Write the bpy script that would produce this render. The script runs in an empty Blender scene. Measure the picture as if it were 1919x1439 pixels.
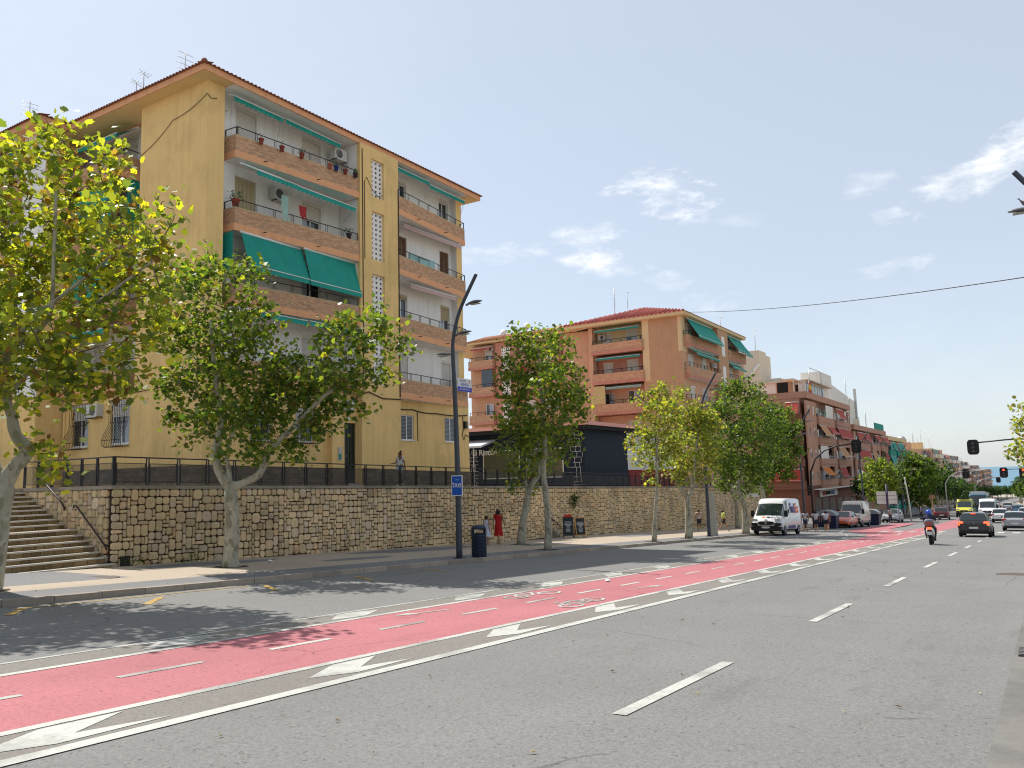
import bpy, bmesh, math, random
import numpy as np
from math import sin, cos, pi, radians, atan2, hypot, sqrt
from mathutils import Vector, Matrix, noise as mnoise
random.seed(7)
RNG = np.random.default_rng(7)
SC = bpy.context.scene
COL = SC.collection

# ------------------------------------------------------------------ camera
EYE = Vector((0, 0, 1.85))
YAW, PIT, ROL, FPX = .57668, .11671, -.027044, 1522.7
_f = Vector((cos(YAW)*cos(PIT), sin(YAW)*cos(PIT), sin(PIT)))
_r = Vector((sin(YAW), -cos(YAW), 0)); _u = _r.cross(_f)
_r, _u = _r*cos(ROL)+_u*sin(ROL), -_r*sin(ROL)+_u*cos(ROL)
cam = bpy.data.cameras.new('camera'); camo = bpy.data.objects.new('camera', cam); COL.objects.link(camo)
cam.sensor_width = 36; cam.lens = FPX/1919*36; cam.clip_start = .1; cam.clip_end = 60000
M = Matrix((( _r.x, _u.x, -_f.x, EYE.x), (_r.y, _u.y, -_f.y, EYE.y), (_r.z, _u.z, -_f.z, EYE.z), (0, 0, 0, 1)))
camo.matrix_world = M; SC.camera = camo

# ------------------------------------------------------------------ light and exposure
SUN_AZ, SUN_EL = radians(78), radians(54)
SKY_STRENGTH = .145
SC.view_settings.view_transform = 'Standard'; SC.view_settings.look = 'None'
SC.view_settings.exposure = 1.02; SC.view_settings.gamma = 1; SC.view_settings.use_curve_mapping = False
SC.render.engine = 'CYCLES'; SC.cycles.use_denoising = True; SC.cycles.filter_width = 1.15
SC.cycles.max_bounces = 8; SC.cycles.diffuse_bounces = 4; SC.cycles.transparent_max_bounces = 12
sun = bpy.data.lights.new('sun', 'SUN'); sun.energy = 3.0; sun.angle = radians(.5); sun.color = (1, .95, .88)
so = bpy.data.objects.new('sun', sun); COL.objects.link(so)
sd = Vector((cos(SUN_EL)*cos(SUN_AZ), cos(SUN_EL)*sin(SUN_AZ), sin(SUN_EL)))
so.rotation_euler = sd.to_track_quat('Z', 'Y').to_euler(); so.location = (10, 40, 60)

world = bpy.data.worlds.new('World'); SC.world = world; world.use_nodes = True
wn, wl = world.node_tree.nodes, world.node_tree.links; wn.clear()
def N(nodes, t, **k):
    n = nodes.new(t)
    for a, b in k.items(): setattr(n, a, b)
    return n
def mth(nodes, links, op, a, b=None, c=None, clamp=False):
    n = nodes.new('ShaderNodeMath'); n.operation = op; n.use_clamp = clamp
    for i, v in enumerate((a, b, c)):
        if v is None: continue
        if isinstance(v, (int, float)): n.inputs[i].default_value = v
        else: links.new(v, n.inputs[i])
    return n.outputs[0]
sky = N(wn, 'ShaderNodeTexSky', sky_type='NISHITA', sun_disc=False)
sky.sun_elevation = SUN_EL; sky.sun_rotation = pi/2-SUN_AZ
sky.altitude = 60; sky.air_density = 1.0; sky.dust_density = 1.0; sky.ozone_density = 2.0
tc = N(wn, 'ShaderNodeTexCoord'); sp = N(wn, 'ShaderNodeSeparateXYZ'); wl.new(tc.outputs['Generated'], sp.inputs[0])
W_ = lambda *a, **k: mth(wn, wl, *a, **k)
az = W_('ARCTAN2', sp.outputs[1], sp.outputs[0]); el = W_('ARCSINE', sp.outputs[2])
nz = N(wn, 'ShaderNodeTexNoise'); nz.inputs['Scale'].default_value = 7.5; nz.inputs['Detail'].default_value = 9; nz.inputs['Roughness'].default_value = .62; nz.inputs['Distortion'].default_value = .6
mp = N(wn, 'ShaderNodeMapping'); mp.inputs['Scale'].default_value = (1, 1, 2.6); wl.new(tc.outputs['Generated'], mp.inputs[0]); wl.new(mp.outputs[0], nz.inputs['Vector'])
nzf = N(wn, 'ShaderNodeTexNoise'); nzf.inputs['Scale'].default_value = 24; nzf.inputs['Detail'].default_value = 8; nzf.inputs['Roughness'].default_value = .65; wl.new(mp.outputs[0], nzf.inputs['Vector'])
# clouds: azimuth, elevation, half width, half height in degrees, tilt, density
CLOUDS = [(22.0, 19.4, 3.5, 1.75, -.16, 1.0), (27.4, 16.9, 2.6, .9, 0, .6), (26.0, 14.9, 3.0, 1.0, -.15, .7), (31.4, 16.2, 2.2, .6, 0, .4),
          (35.2, 15.6, 2.4, .6, 0, .4), (4.0, 17.0, 3.8, 1.3, .3, .75), (.0, 18.9, 3.2, 1.3, .35, .9), (8.3, 18.2, 1.7, .9, 0, .35), (7.5, 12.7, 2.4, .6, .1, .5),
          (18.8, 11.4, 2.4, 1.3, 0, .35), (16.1, 17.0, 2.0, .6, 0, .25), (21.5, 13.3, 2.2, .8, 0, .35), (-9, 16, 6, 2, .2, .6), (48, 12, 5, 1.2, 0, .3),
          (-28, 22, 8, 3, .2, .6), (110, 24, 12, 3, .1, .5), (170, 20, 14, 4, .1, .6), (-70, 18, 12, 4, 0, .6), (-130, 25, 14, 4, .1, .6)]
dens = None
for a0, e0, ra, re, tl, dn in CLOUDS:
    da = W_('SUBTRACT', az, radians(a0)); de = W_('SUBTRACT', el, radians(e0))
    de = W_('ADD', de, W_('MULTIPLY', da, tl))
    q = W_('ADD', W_('POWER', W_('ABSOLUTE', W_('DIVIDE', da, radians(ra))), 2.0), W_('POWER', W_('ABSOLUTE', W_('DIVIDE', de, radians(re))), 2.0))
    v = W_('SUBTRACT', 1.0, q)
    v = W_('ADD', v, W_('MULTIPLY', W_('SUBTRACT', nz.outputs[0], .5), 5.6))
    v = W_('ADD', v, W_('MULTIPLY', W_('SUBTRACT', nzf.outputs[0], .5), 4.2))
    v = W_('MULTIPLY', W_('MULTIPLY', v, .5, clamp=True), W_('MULTIPLY', W_('SUBTRACT', 2.2, q), 1.0, clamp=True))
    v = W_('MULTIPLY', v, dn)
    dens = v if dens is None else W_('MAXIMUM', dens, v)
veil = N(wn, 'ShaderNodeTexNoise'); veil.inputs['Scale'].default_value = 1.6; veil.inputs['Detail'].default_value = 5; wl.new(mp.outputs[0], veil.inputs['Vector'])
vv = W_('MULTIPLY', W_('SUBTRACT', veil.outputs[0], .45), .9, clamp=True)
dens = W_('MAXIMUM', dens, W_('MULTIPLY', vv, .35))
mix = N(wn, 'ShaderNodeMix', data_type='RGBA'); wl.new(dens, mix.inputs['Factor'])
VEIL = N(wn, 'ShaderNodeMix', data_type='RGBA'); VEIL.inputs['Factor'].default_value = .78; wl.new(sky.outputs[0], VEIL.inputs['A']); VEIL.inputs['B'].default_value = (2.02, 2.16, 2.32, 1)   # thin even layer of high haze
wl.new(VEIL.outputs['Result'], mix.inputs['A'])
CLOUD_COL = (4.1, 4.15, 4.2, 1); cm = N(wn, 'ShaderNodeMix', data_type='RGBA'); wl.new(W_('MULTIPLY', W_('SUBTRACT', nzf.outputs[0], .35), 3.0, clamp=True), cm.inputs['Factor']); cm.inputs['A'].default_value = (3.1, 3.25, 3.4, 1); cm.inputs['B'].default_value = (4.6, 4.6, 4.6, 1); wl.new(cm.outputs['Result'], mix.inputs['B'])
bg = N(wn, 'ShaderNodeBackground'); wl.new(mix.outputs['Result'], bg.inputs[0]); bg.inputs[1].default_value = SKY_STRENGTH
wo = N(wn, 'ShaderNodeOutputWorld'); wl.new(bg.outputs[0], wo.inputs[0])

# ------------------------------------------------------------------ frames: X runs down the street, Y towards the houses; the houses are turned by DAZ
DAZ = .0125
_ca, _sa = cos(DAZ), sin(DAZ)
def Wf(u, v, z=0): return Vector((u*_ca-v*_sa, u*_sa+v*_ca, z))
def zr(X): return -.0428*X if X <= 90 else (-3.852-.03*(X-90) if X < 420 else -13.75-.022*(X-420))
def zs(X): return zr(X)+.13
def zt(u): return 1.99-.0218*(u-14.3)
def yb(x): return 0 if x < 150 else (.05*(x-150) if x < 400 else max(0, 12.5-.05*(x-400)))

# ------------------------------------------------------------------ materials
MATS = {}
def mat(name, col, rough=.8, var=.12, scale=3, bump=0, bscale=40, metal=0, spec=.3, stain=0, tint=0, obj=0, emit=0, coat=0, trans=0, streak=0):
    """principled with noise variation; var: small mottling, stain: large dark dirt, tint: per-face attribute, obj: per-object random"""
    if name in MATS: return MATS[name]
    m = bpy.data.materials.new(name); m.use_nodes = True; MATS[name] = m
    n, l = m.node_tree.nodes, m.node_tree.links
    b = n['Principled BSDF']; b.inputs['Roughness'].default_value = rough; b.inputs['Metallic'].default_value = metal
    b.inputs['Specular IOR Level'].default_value = spec; b.inputs['Coat Weight'].default_value = coat
    t = n.new('ShaderNodeTexCoord'); src = t.outputs['Object']
    q = lambda *a, **k: mth(n, l, *a, **k)
    f = None
    def mul(v):
        nonlocal f
        f = v if f is None else q('MULTIPLY', f, v)
    if var:
        x = n.new('ShaderNodeTexNoise'); x.inputs['Scale'].default_value = scale; x.inputs['Detail'].default_value = 6; x.inputs['Roughness'].default_value = .6; l.new(src, x.inputs['Vector'])
        mul(q('ADD', 1-var, q('MULTIPLY', x.outputs[0], 2*var)))
    if stain:
        x = n.new('ShaderNodeTexNoise'); x.inputs['Scale'].default_value = .55; x.inputs['Detail'].default_value = 7; x.inputs['Roughness'].default_value = .68; l.new(src, x.inputs['Vector'])
        mul(q('SUBTRACT', 1, q('MULTIPLY', q('MULTIPLY', q('SUBTRACT', x.outputs[0], .47), 5, clamp=True), stain)))
    if streak:
        mp = n.new('ShaderNodeMapping'); mp.inputs['Scale'].default_value = (3.2, 3.2, .22); l.new(src, mp.inputs[0])
        x = n.new('ShaderNodeTexNoise'); x.inputs['Scale'].default_value = 1.3; x.inputs['Detail'].default_value = 5; l.new(mp.outputs[0], x.inputs['Vector'])
        mul(q('SUBTRACT', 1, q('MULTIPLY', q('MULTIPLY', q('SUBTRACT', x.outputs[0], .5), 4, clamp=True), streak)))
    if tint:
        x = n.new('ShaderNodeAttribute'); x.attribute_name = 'tint'
        mul(q('ADD', 1-tint, q('MULTIPLY', x.outputs['Fac'], 2*tint)))
    if obj:
        x = n.new('ShaderNodeObjectInfo'); mul(q('ADD', 1-obj, q('MULTIPLY', x.outputs['Random'], 2*obj)))
    if f is not None:
        mx = n.new('ShaderNodeMix'); mx.data_type = 'RGBA'; mx.blend_type = 'MULTIPLY'; mx.inputs['Factor'].default_value = 1
        mx.inputs['A'].default_value = (*col, 1); cb = n.new('ShaderNodeCombineColor'); [l.new(f, cb.inputs[i]) for i in range(3)]
        l.new(cb.outputs[0], mx.inputs['B']); l.new(mx.outputs['Result'], b.inputs['Base Color'])
    else: b.inputs['Base Color'].default_value = (*col, 1)
    if bump:
        x = n.new('ShaderNodeTexNoise'); x.inputs['Scale'].default_value = bscale; x.inputs['Detail'].default_value = 4; l.new(src, x.inputs['Vector'])
        bp = n.new('ShaderNodeBump'); bp.inputs['Strength'].default_value = bump; bp.inputs['Distance'].default_value = .02; l.new(x.outputs[0], bp.inputs['Height']); l.new(bp.outputs[0], b.inputs['Normal'])
    if emit:
        b.inputs['Emission Color'].default_value = (*col, 1); b.inputs['Emission Strength'].default_value = emit
    return m
def hexc(h):
    c = [int(h[i:i+2], 16)/255 for i in (0, 2, 4)]
    return tuple((x/12.92 if x <= .04045 else ((x+.055)/1.055)**2.4) for x in c)
def brickmat(name, c1, c2, mort, w=.25, h=.05, off=.5):
    m = bpy.data.materials.new(name); m.use_nodes = True; n, l = m.node_tree.nodes, m.node_tree.links; b = n['Principled BSDF']; b.inputs['Roughness'].default_value = .9; b.inputs['Specular IOR Level'].default_value = .2
    t = n.new('ShaderNodeTexCoord'); s = n.new('ShaderNodeSeparateXYZ'); l.new(t.outputs['Object'], s.inputs[0])
    ad = mth(n, l, 'ADD', s.outputs[0], s.outputs[1]); cb = n.new('ShaderNodeCombineXYZ'); l.new(ad, cb.inputs[0]); l.new(s.outputs[2], cb.inputs[1])
    br = n.new('ShaderNodeTexBrick'); l.new(cb.outputs[0], br.inputs['Vector']); br.inputs['Scale'].default_value = 1; br.inputs['Brick Width'].default_value = w; br.inputs['Row Height'].default_value = h
    br.inputs['Mortar Size'].default_value = .006; br.inputs['Color1'].default_value = (*c1, 1); br.inputs['Color2'].default_value = (*c2, 1); br.inputs['Mortar'].default_value = (*mort, 1); br.offset = off; br.inputs['Bias'].default_value = -.1
    x = n.new('ShaderNodeTexNoise'); x.inputs['Scale'].default_value = 5; x.inputs['Detail'].default_value = 8; mp = n.new('ShaderNodeMapping'); mp.inputs['Scale'].default_value = (1, 1, 4); l.new(t.outputs['Object'], mp.inputs[0]); l.new(mp.outputs[0], x.inputs['Vector'])
    mx = n.new('ShaderNodeMix'); mx.data_type = 'RGBA'; mx.blend_type = 'MULTIPLY'; mx.inputs['Factor'].default_value = 1; l.new(br.outputs[0], mx.inputs['A'])
    v = mth(n, l, 'ADD', .45, mth(n, l, 'MULTIPLY', x.outputs[0], 1.1)); cc = n.new('ShaderNodeCombineColor'); [l.new(v, cc.inputs[i]) for i in range(3)]; l.new(cc.outputs[0], mx.inputs['B'])
    l.new(mx.outputs['Result'], b.inputs['Base Color']); bp = n.new('ShaderNodeBump'); bp.inputs['Strength'].default_value = .6; bp.inputs['Distance'].default_value = .01; l.new(br.outputs['Fac'], bp.inputs['Height']); bp.invert = True; l.new(bp.outputs[0], b.inputs['Normal'])
    MATS[name] = m; return m

# ------------------------------------------------------------------ mesh builder
class MB:
    def __init__(s): s.v = []; s.f = []; s.m = []; s.t = []; s.sm = []; s.tint = .5
    def add(s, vs, fs, m=0, smooth=False):
        k = len(s.v); s.v += [tuple(p) for p in vs]
        for f in fs: s.f.append([k+i for i in f]); s.m.append(m); s.t.append(s.tint); s.sm.append(smooth)
    def box(s, x0, x1, y0, y1, z0, z1, m=0):
        s.add([(x0, y0, z0), (x1, y0, z0), (x1, y1, z0), (x0, y1, z0), (x0, y0, z1), (x1, y0, z1), (x1, y1, z1), (x0, y1, z1)],
              [(0, 3, 2, 1), (4, 5, 6, 7), (0, 1, 5, 4), (1, 2, 6, 5), (2, 3, 7, 6), (3, 0, 4, 7)], m)
    def quad(s, a, b, c, d, m=0): s.add([a, b, c, d], [(0, 1, 2, 3)], m)
    def poly(s, pts, m=0): s.add(pts, [tuple(range(len(pts)))], m)
    def prism(s, pts, z0, z1, m=0, ms=None, top=True):
        n = len(pts); k = len(s.v); zz0 = z0 if callable(z0) else (lambda x, y: z0); zz1 = z1 if callable(z1) else (lambda x, y: z1)
        s.v += [(x, y, zz0(x, y)) for x, y in pts]+[(x, y, zz1(x, y)) for x, y in pts]
        for i in range(n):
            j = (i+1) % n; s.f.append([k+i, k+j, k+n+j, k+n+i]); s.m.append(ms[i] if ms else m); s.t.append(s.tint); s.sm.append(False)
        if top:
            s.f.append([k+n+i for i in range(n)]); s.f.append([k+n-1-i for i in range(n)])
            s.m += [m, m]; s.t += [s.tint]*2; s.sm += [False]*2
    def wallpath(s, pts, th, z0, z1, m=0):
        """vertical wall of thickness th (towards +left of the path) along an open path of (x,y)"""
        n = len(pts); off = []
        for i in range(n):
            a = Vector(pts[max(i-1, 0)]); b = Vector(pts[i]); c = Vector(pts[min(i+1, n-1)])
            d1 = (b-a).normalized() if i else (c-b).normalized(); d2 = (c-b).normalized() if i < n-1 else d1
            n1 = Vector((-d1.y, d1.x)); n2 = Vector((-d2.y, d2.x)); nn = (n1+n2); nn = nn/max(.3, nn.length**2/2)
            off.append((b.x+nn.x*th, b.y+nn.y*th))
        for i in range(n-1): s.prism([pts[i], pts[i+1], off[i+1], off[i]], z0, z1, m)
    def tube(s, pts, r, n=8, m=0, cap=True, smooth=True):
        P = [Vector(p) for p in pts]; R = r if isinstance(r, (list, tuple)) else [r]*len(P); k = len(s.v); up = None
        for i, p in enumerate(P):
            t = (P[min(i+1, len(P)-1)]-P[max(i-1, 0)])
            t = t.normalized() if t.length > 1e-9 else Vector((0, 0, 1))
            if up is None: up = Vector((1, 0, 0)) if abs(t.x) < .8 else Vector((0, 1, 0))
            a = (up-t*up.dot(t)); a = a.normalized() if a.length > 1e-6 else t.orthogonal().normalized(); up = a; b = t.cross(a)
            s.v += [tuple(p+(a*cos(2*pi*j/n)+b*sin(2*pi*j/n))*R[i]) for j in range(n)]
        for i in range(len(P)-1):
            for j in range(n): s.f.append([k+i*n+j, k+i*n+(j+1) % n, k+(i+1)*n+(j+1) % n, k+(i+1)*n+j]); s.m.append(m); s.t.append(s.tint); s.sm.append(smooth)
        if cap:
            s.f.append([k+n-1-j for j in range(n)]); s.f.append([k+(len(P)-1)*n+j for j in range(n)]); s.m += [m, m]; s.t += [s.tint]*2; s.sm += [False]*2
    def lathe(s, prof, c=(0, 0, 0), n=16, m=0, axis='z', smooth=True):
        k = len(s.v)
        for r, h in prof:
            for j in range(n):
                a = 2*pi*j/n; x, y = r*cos(a), r*sin(a)
                p = (x, y, h) if axis == 'z' else ((x, h, y) if axis == 'y' else (h, x, y)); s.v.append((c[0]+p[0], c[1]+p[1], c[2]+p[2]))
        for i in range(len(prof)-1):
            for j in range(n): s.f.append([k+i*n+j, k+i*n+(j+1) % n, k+(i+1)*n+(j+1) % n, k+(i+1)*n+j]); s.m.append(m); s.t.append(s.tint); s.sm.append(smooth)
        s.f.append([k+n-1-j for j in range(n)]); s.f.append([k+(len(prof)-1)*n+j for j in range(n)]); s.m += [m, m]; s.t += [s.tint]*2; s.sm += [False]*2
    def loft(s, rings, m=0, cap=True, smooth=True, closed=True, mf=None):
        k = len(s.v); n = len(rings[0])
        for r in rings: s.v += [tuple(p) for p in r]
        for i in range(len(rings)-1):
            for j in range(n if closed else n-1):
                s.f.append([k+i*n+j, k+i*n+(j+1) % n, k+(i+1)*n+(j+1) % n, k+(i+1)*n+j]); s.m.append(mf(i, j) if mf else m); s.t.append(s.tint); s.sm.append(smooth)
        if cap: s.f.append([k+n-1-j for j in range(n)]); s.f.append([k+(len(rings)-1)*n+j for j in range(n)]); s.m += [m, m]; s.t += [s.tint]*2; s.sm += [False]*2
    def mesh(s, name, mats, org=(0, 0, 0)):
        me = bpy.data.meshes.new(name)
        o = Vector(org); me.from_pydata([(x-o.x, y-o.y, z-o.z) for x, y, z in s.v], [], s.f)
        if not isinstance(mats, (list, tuple)): mats = [mats]
        for x in mats: me.materials.append(x)
        me.polygons.foreach_set('material_index', [min(i, len(mats)-1) for i in s.m]); me.polygons.foreach_set('use_smooth', s.sm)
        a = me.attributes.new('tint', 'FLOAT', 'FACE'); a.data.foreach_set('value', s.t)
        me.update(); return me
    def obj(s, name, mats, parent=None, org=(0, 0, 0), label=None):
        o = bpy.data.objects.new(name, s.mesh(name, mats, org)); COL.objects.link(o); o.parent = parent
        if label: o['label'] = label
        return o
def inst(name, me, parent=None, loc=(0, 0, 0), rz=0, sc=None):
    o = bpy.data.objects.new(name, me); COL.objects.link(o); o.parent = parent; o.location = loc; o.rotation_euler = (0, 0, rz)
    if sc: o.scale = sc
    return o
def tag(o, label, cat, group=None):
    o['label'] = label; o['category'] = cat
    if group: o['group'] = group
    return o
def thing(name, label, cat, loc, rz=0, group=None):
    o = bpy.data.objects.new(name, None); COL.objects.link(o); o.location = loc; o.rotation_euler = (0, 0, rz); o.empty_display_size = .3
    return tag(o, label, cat, group)
def struct(name, mb, mats, parent=None):
    o = mb.obj(name, mats, parent)
    if not parent: o['kind'] = 'structure'
    return o
def copy_tree(o, loc, rz=None, label=None, parent=None):
    c = o.copy(); COL.objects.link(c); c.parent = parent
    if parent is None:
        c.location = loc
        if rz is not None: c.rotation_euler = (0, 0, rz)
        if label: c['label'] = label
    for ch in list(o.children): copy_tree(ch, None, parent=c)
    return c
def text_mesh(body, size, m, ext=.004, parent=None, name='lettering', loc=(0, 0, 0), rot=(pi/2, 0, 0), bold=0, sx=1):
    c = bpy.data.curves.new('t', 'FONT'); c.body = body; c.size = size; c.extrude = ext; c.align_x = 'CENTER'; c.align_y = 'CENTER'; c.offset = bold; c.resolution_u = 3
    o = bpy.data.objects.new('t', c); COL.objects.link(o); bpy.context.view_layer.update()
    me = bpy.data.meshes.new_from_object(o.evaluated_get(bpy.context.evaluated_depsgraph_get())); bpy.data.objects.remove(o); bpy.data.curves.remove(c)
    me.materials.clear(); me.materials.append(m); r = inst(name, me, parent, loc); r.rotation_euler = rot; r.scale = (sx, 1, 1); return r
# ================================================================== ground, road, pavement
def asphalt(name, base, spk=.35, warm=(1, 1, 1), patch=.2, grain=170):
    m = bpy.data.materials.new(name); m.use_nodes = True; n, l = m.node_tree.nodes, m.node_tree.links; b = n['Principled BSDF']; b.inputs['Roughness'].default_value = .85; b.inputs['Specular IOR Level'].default_value = .25
    t = n.new('ShaderNodeTexCoord'); q = lambda *a, **k: mth(n, l, *a, **k)
    def nz(sc, det=5, ro=.6, mpv=None):
        x = n.new('ShaderNodeTexNoise'); x.inputs['Scale'].default_value = sc; x.inputs['Detail'].default_value = det; x.inputs['Roughness'].default_value = ro
        if mpv: mp = n.new('ShaderNodeMapping'); mp.inputs['Scale'].default_value = mpv; l.new(t.outputs['Object'], mp.inputs[0]); l.new(mp.outputs[0], x.inputs['Vector'])
        else: l.new(t.outputs['Object'], x.inputs['Vector'])
        return x.outputs[0]
    g = q('ADD', 1-spk/2, q('MULTIPLY', nz(grain, 3, .75), spk))
    g2 = q('ADD', 1-spk*.7, q('MULTIPLY', nz(24, 6, .8), spk*1.4))
    p = q('ADD', 1-patch/2, q('MULTIPLY', nz(.35, 6, .6), patch)); tr = q('ADD', .93, q('MULTIPLY', nz(1.0, 4, .5, (.02, .9, 1)), .14))
    dk = q('SUBTRACT', 1, q('MULTIPLY', q('GREATER_THAN', nz(20, 3, .6), .64), .4))
    vo = n.new('ShaderNodeTexVoronoi'); vo.feature = 'DISTANCE_TO_EDGE'; vo.inputs['Scale'].default_value = .33; mpv = n.new('ShaderNodeMix'); mpv.data_type = 'RGBA'; mpv.inputs['Factor'].default_value = .35; x3 = n.new('ShaderNodeTexNoise'); x3.inputs['Scale'].default_value = .8; x3.inputs['Detail'].default_value = 8; l.new(t.outputs['Object'], x3.inputs['Vector']); l.new(t.outputs['Object'], mpv.inputs['A']); l.new(x3.outputs['Color'], mpv.inputs['B']); l.new(mpv.outputs['Result'], vo.inputs['Vector'])
    ck = q('MULTIPLY', q('LESS_THAN', vo.outputs['Distance'], .0035), q('GREATER_THAN', nz(.22, 2), .53)); ck = q('SUBTRACT', 1, q('MULTIPLY', ck, .3))
    oil = q('SUBTRACT', 1, q('MULTIPLY', q('MULTIPLY', q('SUBTRACT', nz(1.1, 7, .65, (.35, 1.4, 1)), .58), 6, clamp=True), .22))
    v = q('MULTIPLY', q('MULTIPLY', q('MULTIPLY', q('MULTIPLY', g, g2), q('MULTIPLY', p, tr)), dk), q('MULTIPLY', ck, oil))
    cc = n.new('ShaderNodeCombineColor'); [l.new(q('MULTIPLY', v, base*w), cc.inputs[i]) for i, w in enumerate(warm)]; l.new(cc.outputs[0], b.inputs['Base Color'])
    bp = n.new('ShaderNodeBump'); bp.inputs['Strength'].default_value = .5; bp.inputs['Distance'].default_value = .006; l.new(nz(120, 3), bp.inputs['Height']); l.new(bp.outputs[0], b.inputs['Normal'])
    MATS[name] = m; return m
M_ASPH = asphalt('asphalt', .172, 1.0, (1.02, 1, .95), .35, 60)
M_ASPH2 = asphalt('asphalt_buffer', .17, .8, (1.08, 1, .88), .3, 60)
def redpaint():
    m = asphalt('red_lane', .36, .8, (1.02, .37, .40), .45, 60); return m
M_RED = redpaint()
M_WHITE = mat('road_paint', (.44, .44, .40), .7, .35, 22, stain=.6, bump=.2)
M_YEL = mat('yellow_paint', (.42, .27, .07), .8, .3, 9, stain=.6)
M_PAVG = asphalt('pavement_grey', .17, .35, (1, 1, 1), .3, 90)
M_PAVB = asphalt('pavement_beige', .34, .3, (1.12, .93, .72), .3, 90)
M_KERB = mat('kerb_stone', (.30, .25, .20), .85, .25, 5, bump=.3, tint=.15, obj=.18, stain=.3)
M_EARTH = mat('earth', (.05, .035, .025), .95, .3, 12)
XS = [-40+i*2.0 for i in range(70)]+[100+i*10 for i in range(41)]+[520, 600, 700, 850, 1000, 1250, 1500]
def strip(mb, Y0, Y1, X0, X1, dz, m=0, ny=1):
    xs = [X0]+[x for x in XS if X0 < x < X1]+[X1]; f0 = Y0 if callable(Y0) else (lambda x: Y0); f1 = Y1 if callable(Y1) else (lambda x: Y1)
    k = len(mb.v)
    for x in xs:
        mb.v += [(x, f0(x)+yb(x), zr(x)+dz), (x, f1(x)+yb(x), zr(x)+dz)]
    for i in range(len(xs)-1): mb.f.append([k+2*i, k+2*i+2, k+2*i+3, k+2*i+1]); mb.m.append(m); mb.t.append(.5); mb.sm.append(False)
def flat(mb, pts, dz, m=0): mb.poly([(x, y, zr(x)+dz) for x, y in pts], m)
def ribbon(mb, pts, w, dz, m=0):
    P = [Vector(p) for p in pts]
    for i in range(len(P)-1):
        d = (P[i+1]-P[i]).normalized()*(w/2); nn = Vector((-d.y, d.x)); a, b = P[i]-d*.3, P[i+1]+d*.3
        flat(mb, [a-nn, b-nn, b+nn, a+nn], dz+.0003*i, m)
g = MB(); strip(g, -400, 400, -40, 1500, -.30); struct('ground', g, mat('dry_ground', (.34, .30, .24), .95, .2, .5))
g = MB(); strip(g, .55, 17.2, -40, 1500, 0); ROAD = struct('road', g, M_ASPH)
g = MB(); strip(g, 0, .55, -40, 300, .004); GUT = struct('gutter', g, mat('gutter_concrete', (.175, .165, .15), .9, .2, 6, stain=.3, bump=.2))
g = MB(); strip(g, 7.47, 10.06, -40, 420, .004); BIKE = struct('bike_lane', g, M_RED)
g = MB(); strip(g, 6.68, 7.42, -40, 66, .004); strip(g, 10.11, 10.8, -40, 62, .004); struct('buffer_strip', g, M_ASPH2, ROAD)
def mark(name, fn, m=M_WHITE, parent=ROAD):
    g = MB(); fn(g); return g.obj(name, m, parent)
mark('edge_line', lambda g: strip(g, 6.54, 6.71, -40, 66, .009)); mark('edge_line', lambda g: strip(g, 7.41, 7.54, -40, 67, .009), parent=BIKE)
mark('edge_line', lambda g: strip(g, 10.02, 10.15, -40, 62, .009), parent=BIKE); mark('edge_line', lambda g: strip(g, 10.8, 10.88, -40, 60, .008))
for k in range(-3, 24):
    x = 6.9+7.2*k
    if 66 < x < 77: continue
    if x > 150: continue
    mark('lane_dash', lambda g: flat(g, [(x, 3.36), (x+3, 3.36), (x+3, 3.5), (x, 3.5)], .008))
for k in range(-4, 24):
    x = 3.28+2.13*k
    if x < 56: mark('lane_dash', lambda g: flat(g, [(x, 8.81), (x+1.1, 8.81), (x+1.1, 8.92), (x, 8.92)], .009), parent=BIKE)
for k in range(-3, 16):
    x = 3.1+3.41*k
    mark('arrow_marking', lambda g: (flat(g, [(x, 7.02), (x+.55, 6.80), (x+.8, 7.0), (x+1.45, 7.36), (x+.7, 7.37)], .0085), flat(g, [(x+.55, 6.80), (x+1.6, 6.84), (x+.8, 7.0)], .0085)))
for k in range(-3, 14):
    x = 8.1+3.45*k
    mark('arrow_marking', lambda g: (flat(g, [(x, 10.6), (x-.5, 10.74), (x-1.0, 10.68), (x-1.5, 10.3), (x-.75, 10.22)], .0085), flat(g, [(x-.5, 10.74), (x-1.5, 10.78), (x-1.0, 10.68)], .0085)))
def bike_symbol(g, x, y, s, fl=1):
    def ring(cx, cy, r):
        ribbon(g, [(cx+r*1.0*cos(a*pi/9), cy+r*.62*sin(a*pi/9)) for a in range(19)], .07, .0095)
    ring(x, y, .33*s); ring(x+fl*1.15*s, y-.12*s, .33*s)
    for p in ([(x, y), (x+fl*.42*s, y+.3*s), (x+fl*.95*s, y+.22*s), (x+fl*.5*s, y-.12*s), (x, y)], [(x+fl*.5*s, y-.12*s), (x+fl*.38*s, y+.42*s)], [(x+fl*1.15*s, y-.12*s), (x+fl*.9*s, y+.42*s), (x+fl*.75*s, y+.42*s)]): ribbon(g, p, .06, .0102)
mark('bicycle_symbol', lambda g: bike_symbol(g, 14.7, 9.6, 1.0, 1), parent=BIKE)
mark('bicycle_symbol', lambda g: bike_symbol(g, 15.1, 8.0, .95, -1), parent=BIKE)
mark('direction_arrow', lambda g: (ribbon(g, [(11.15, 9.72), (12.3, 9.52)], .07, .0095), flat(g, [(11.0, 9.75), (11.5, 9.55), (11.45, 9.82)], .0098)), parent=BIKE)
mark('direction_arrow', lambda g: (ribbon(g, [(17.68, 8.26), (18.63, 8.09)], .07, .0095), flat(g, [(18.9, 8.06), (18.4, 8.02), (18.45, 8.26)], .0098)), parent=BIKE)
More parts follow.
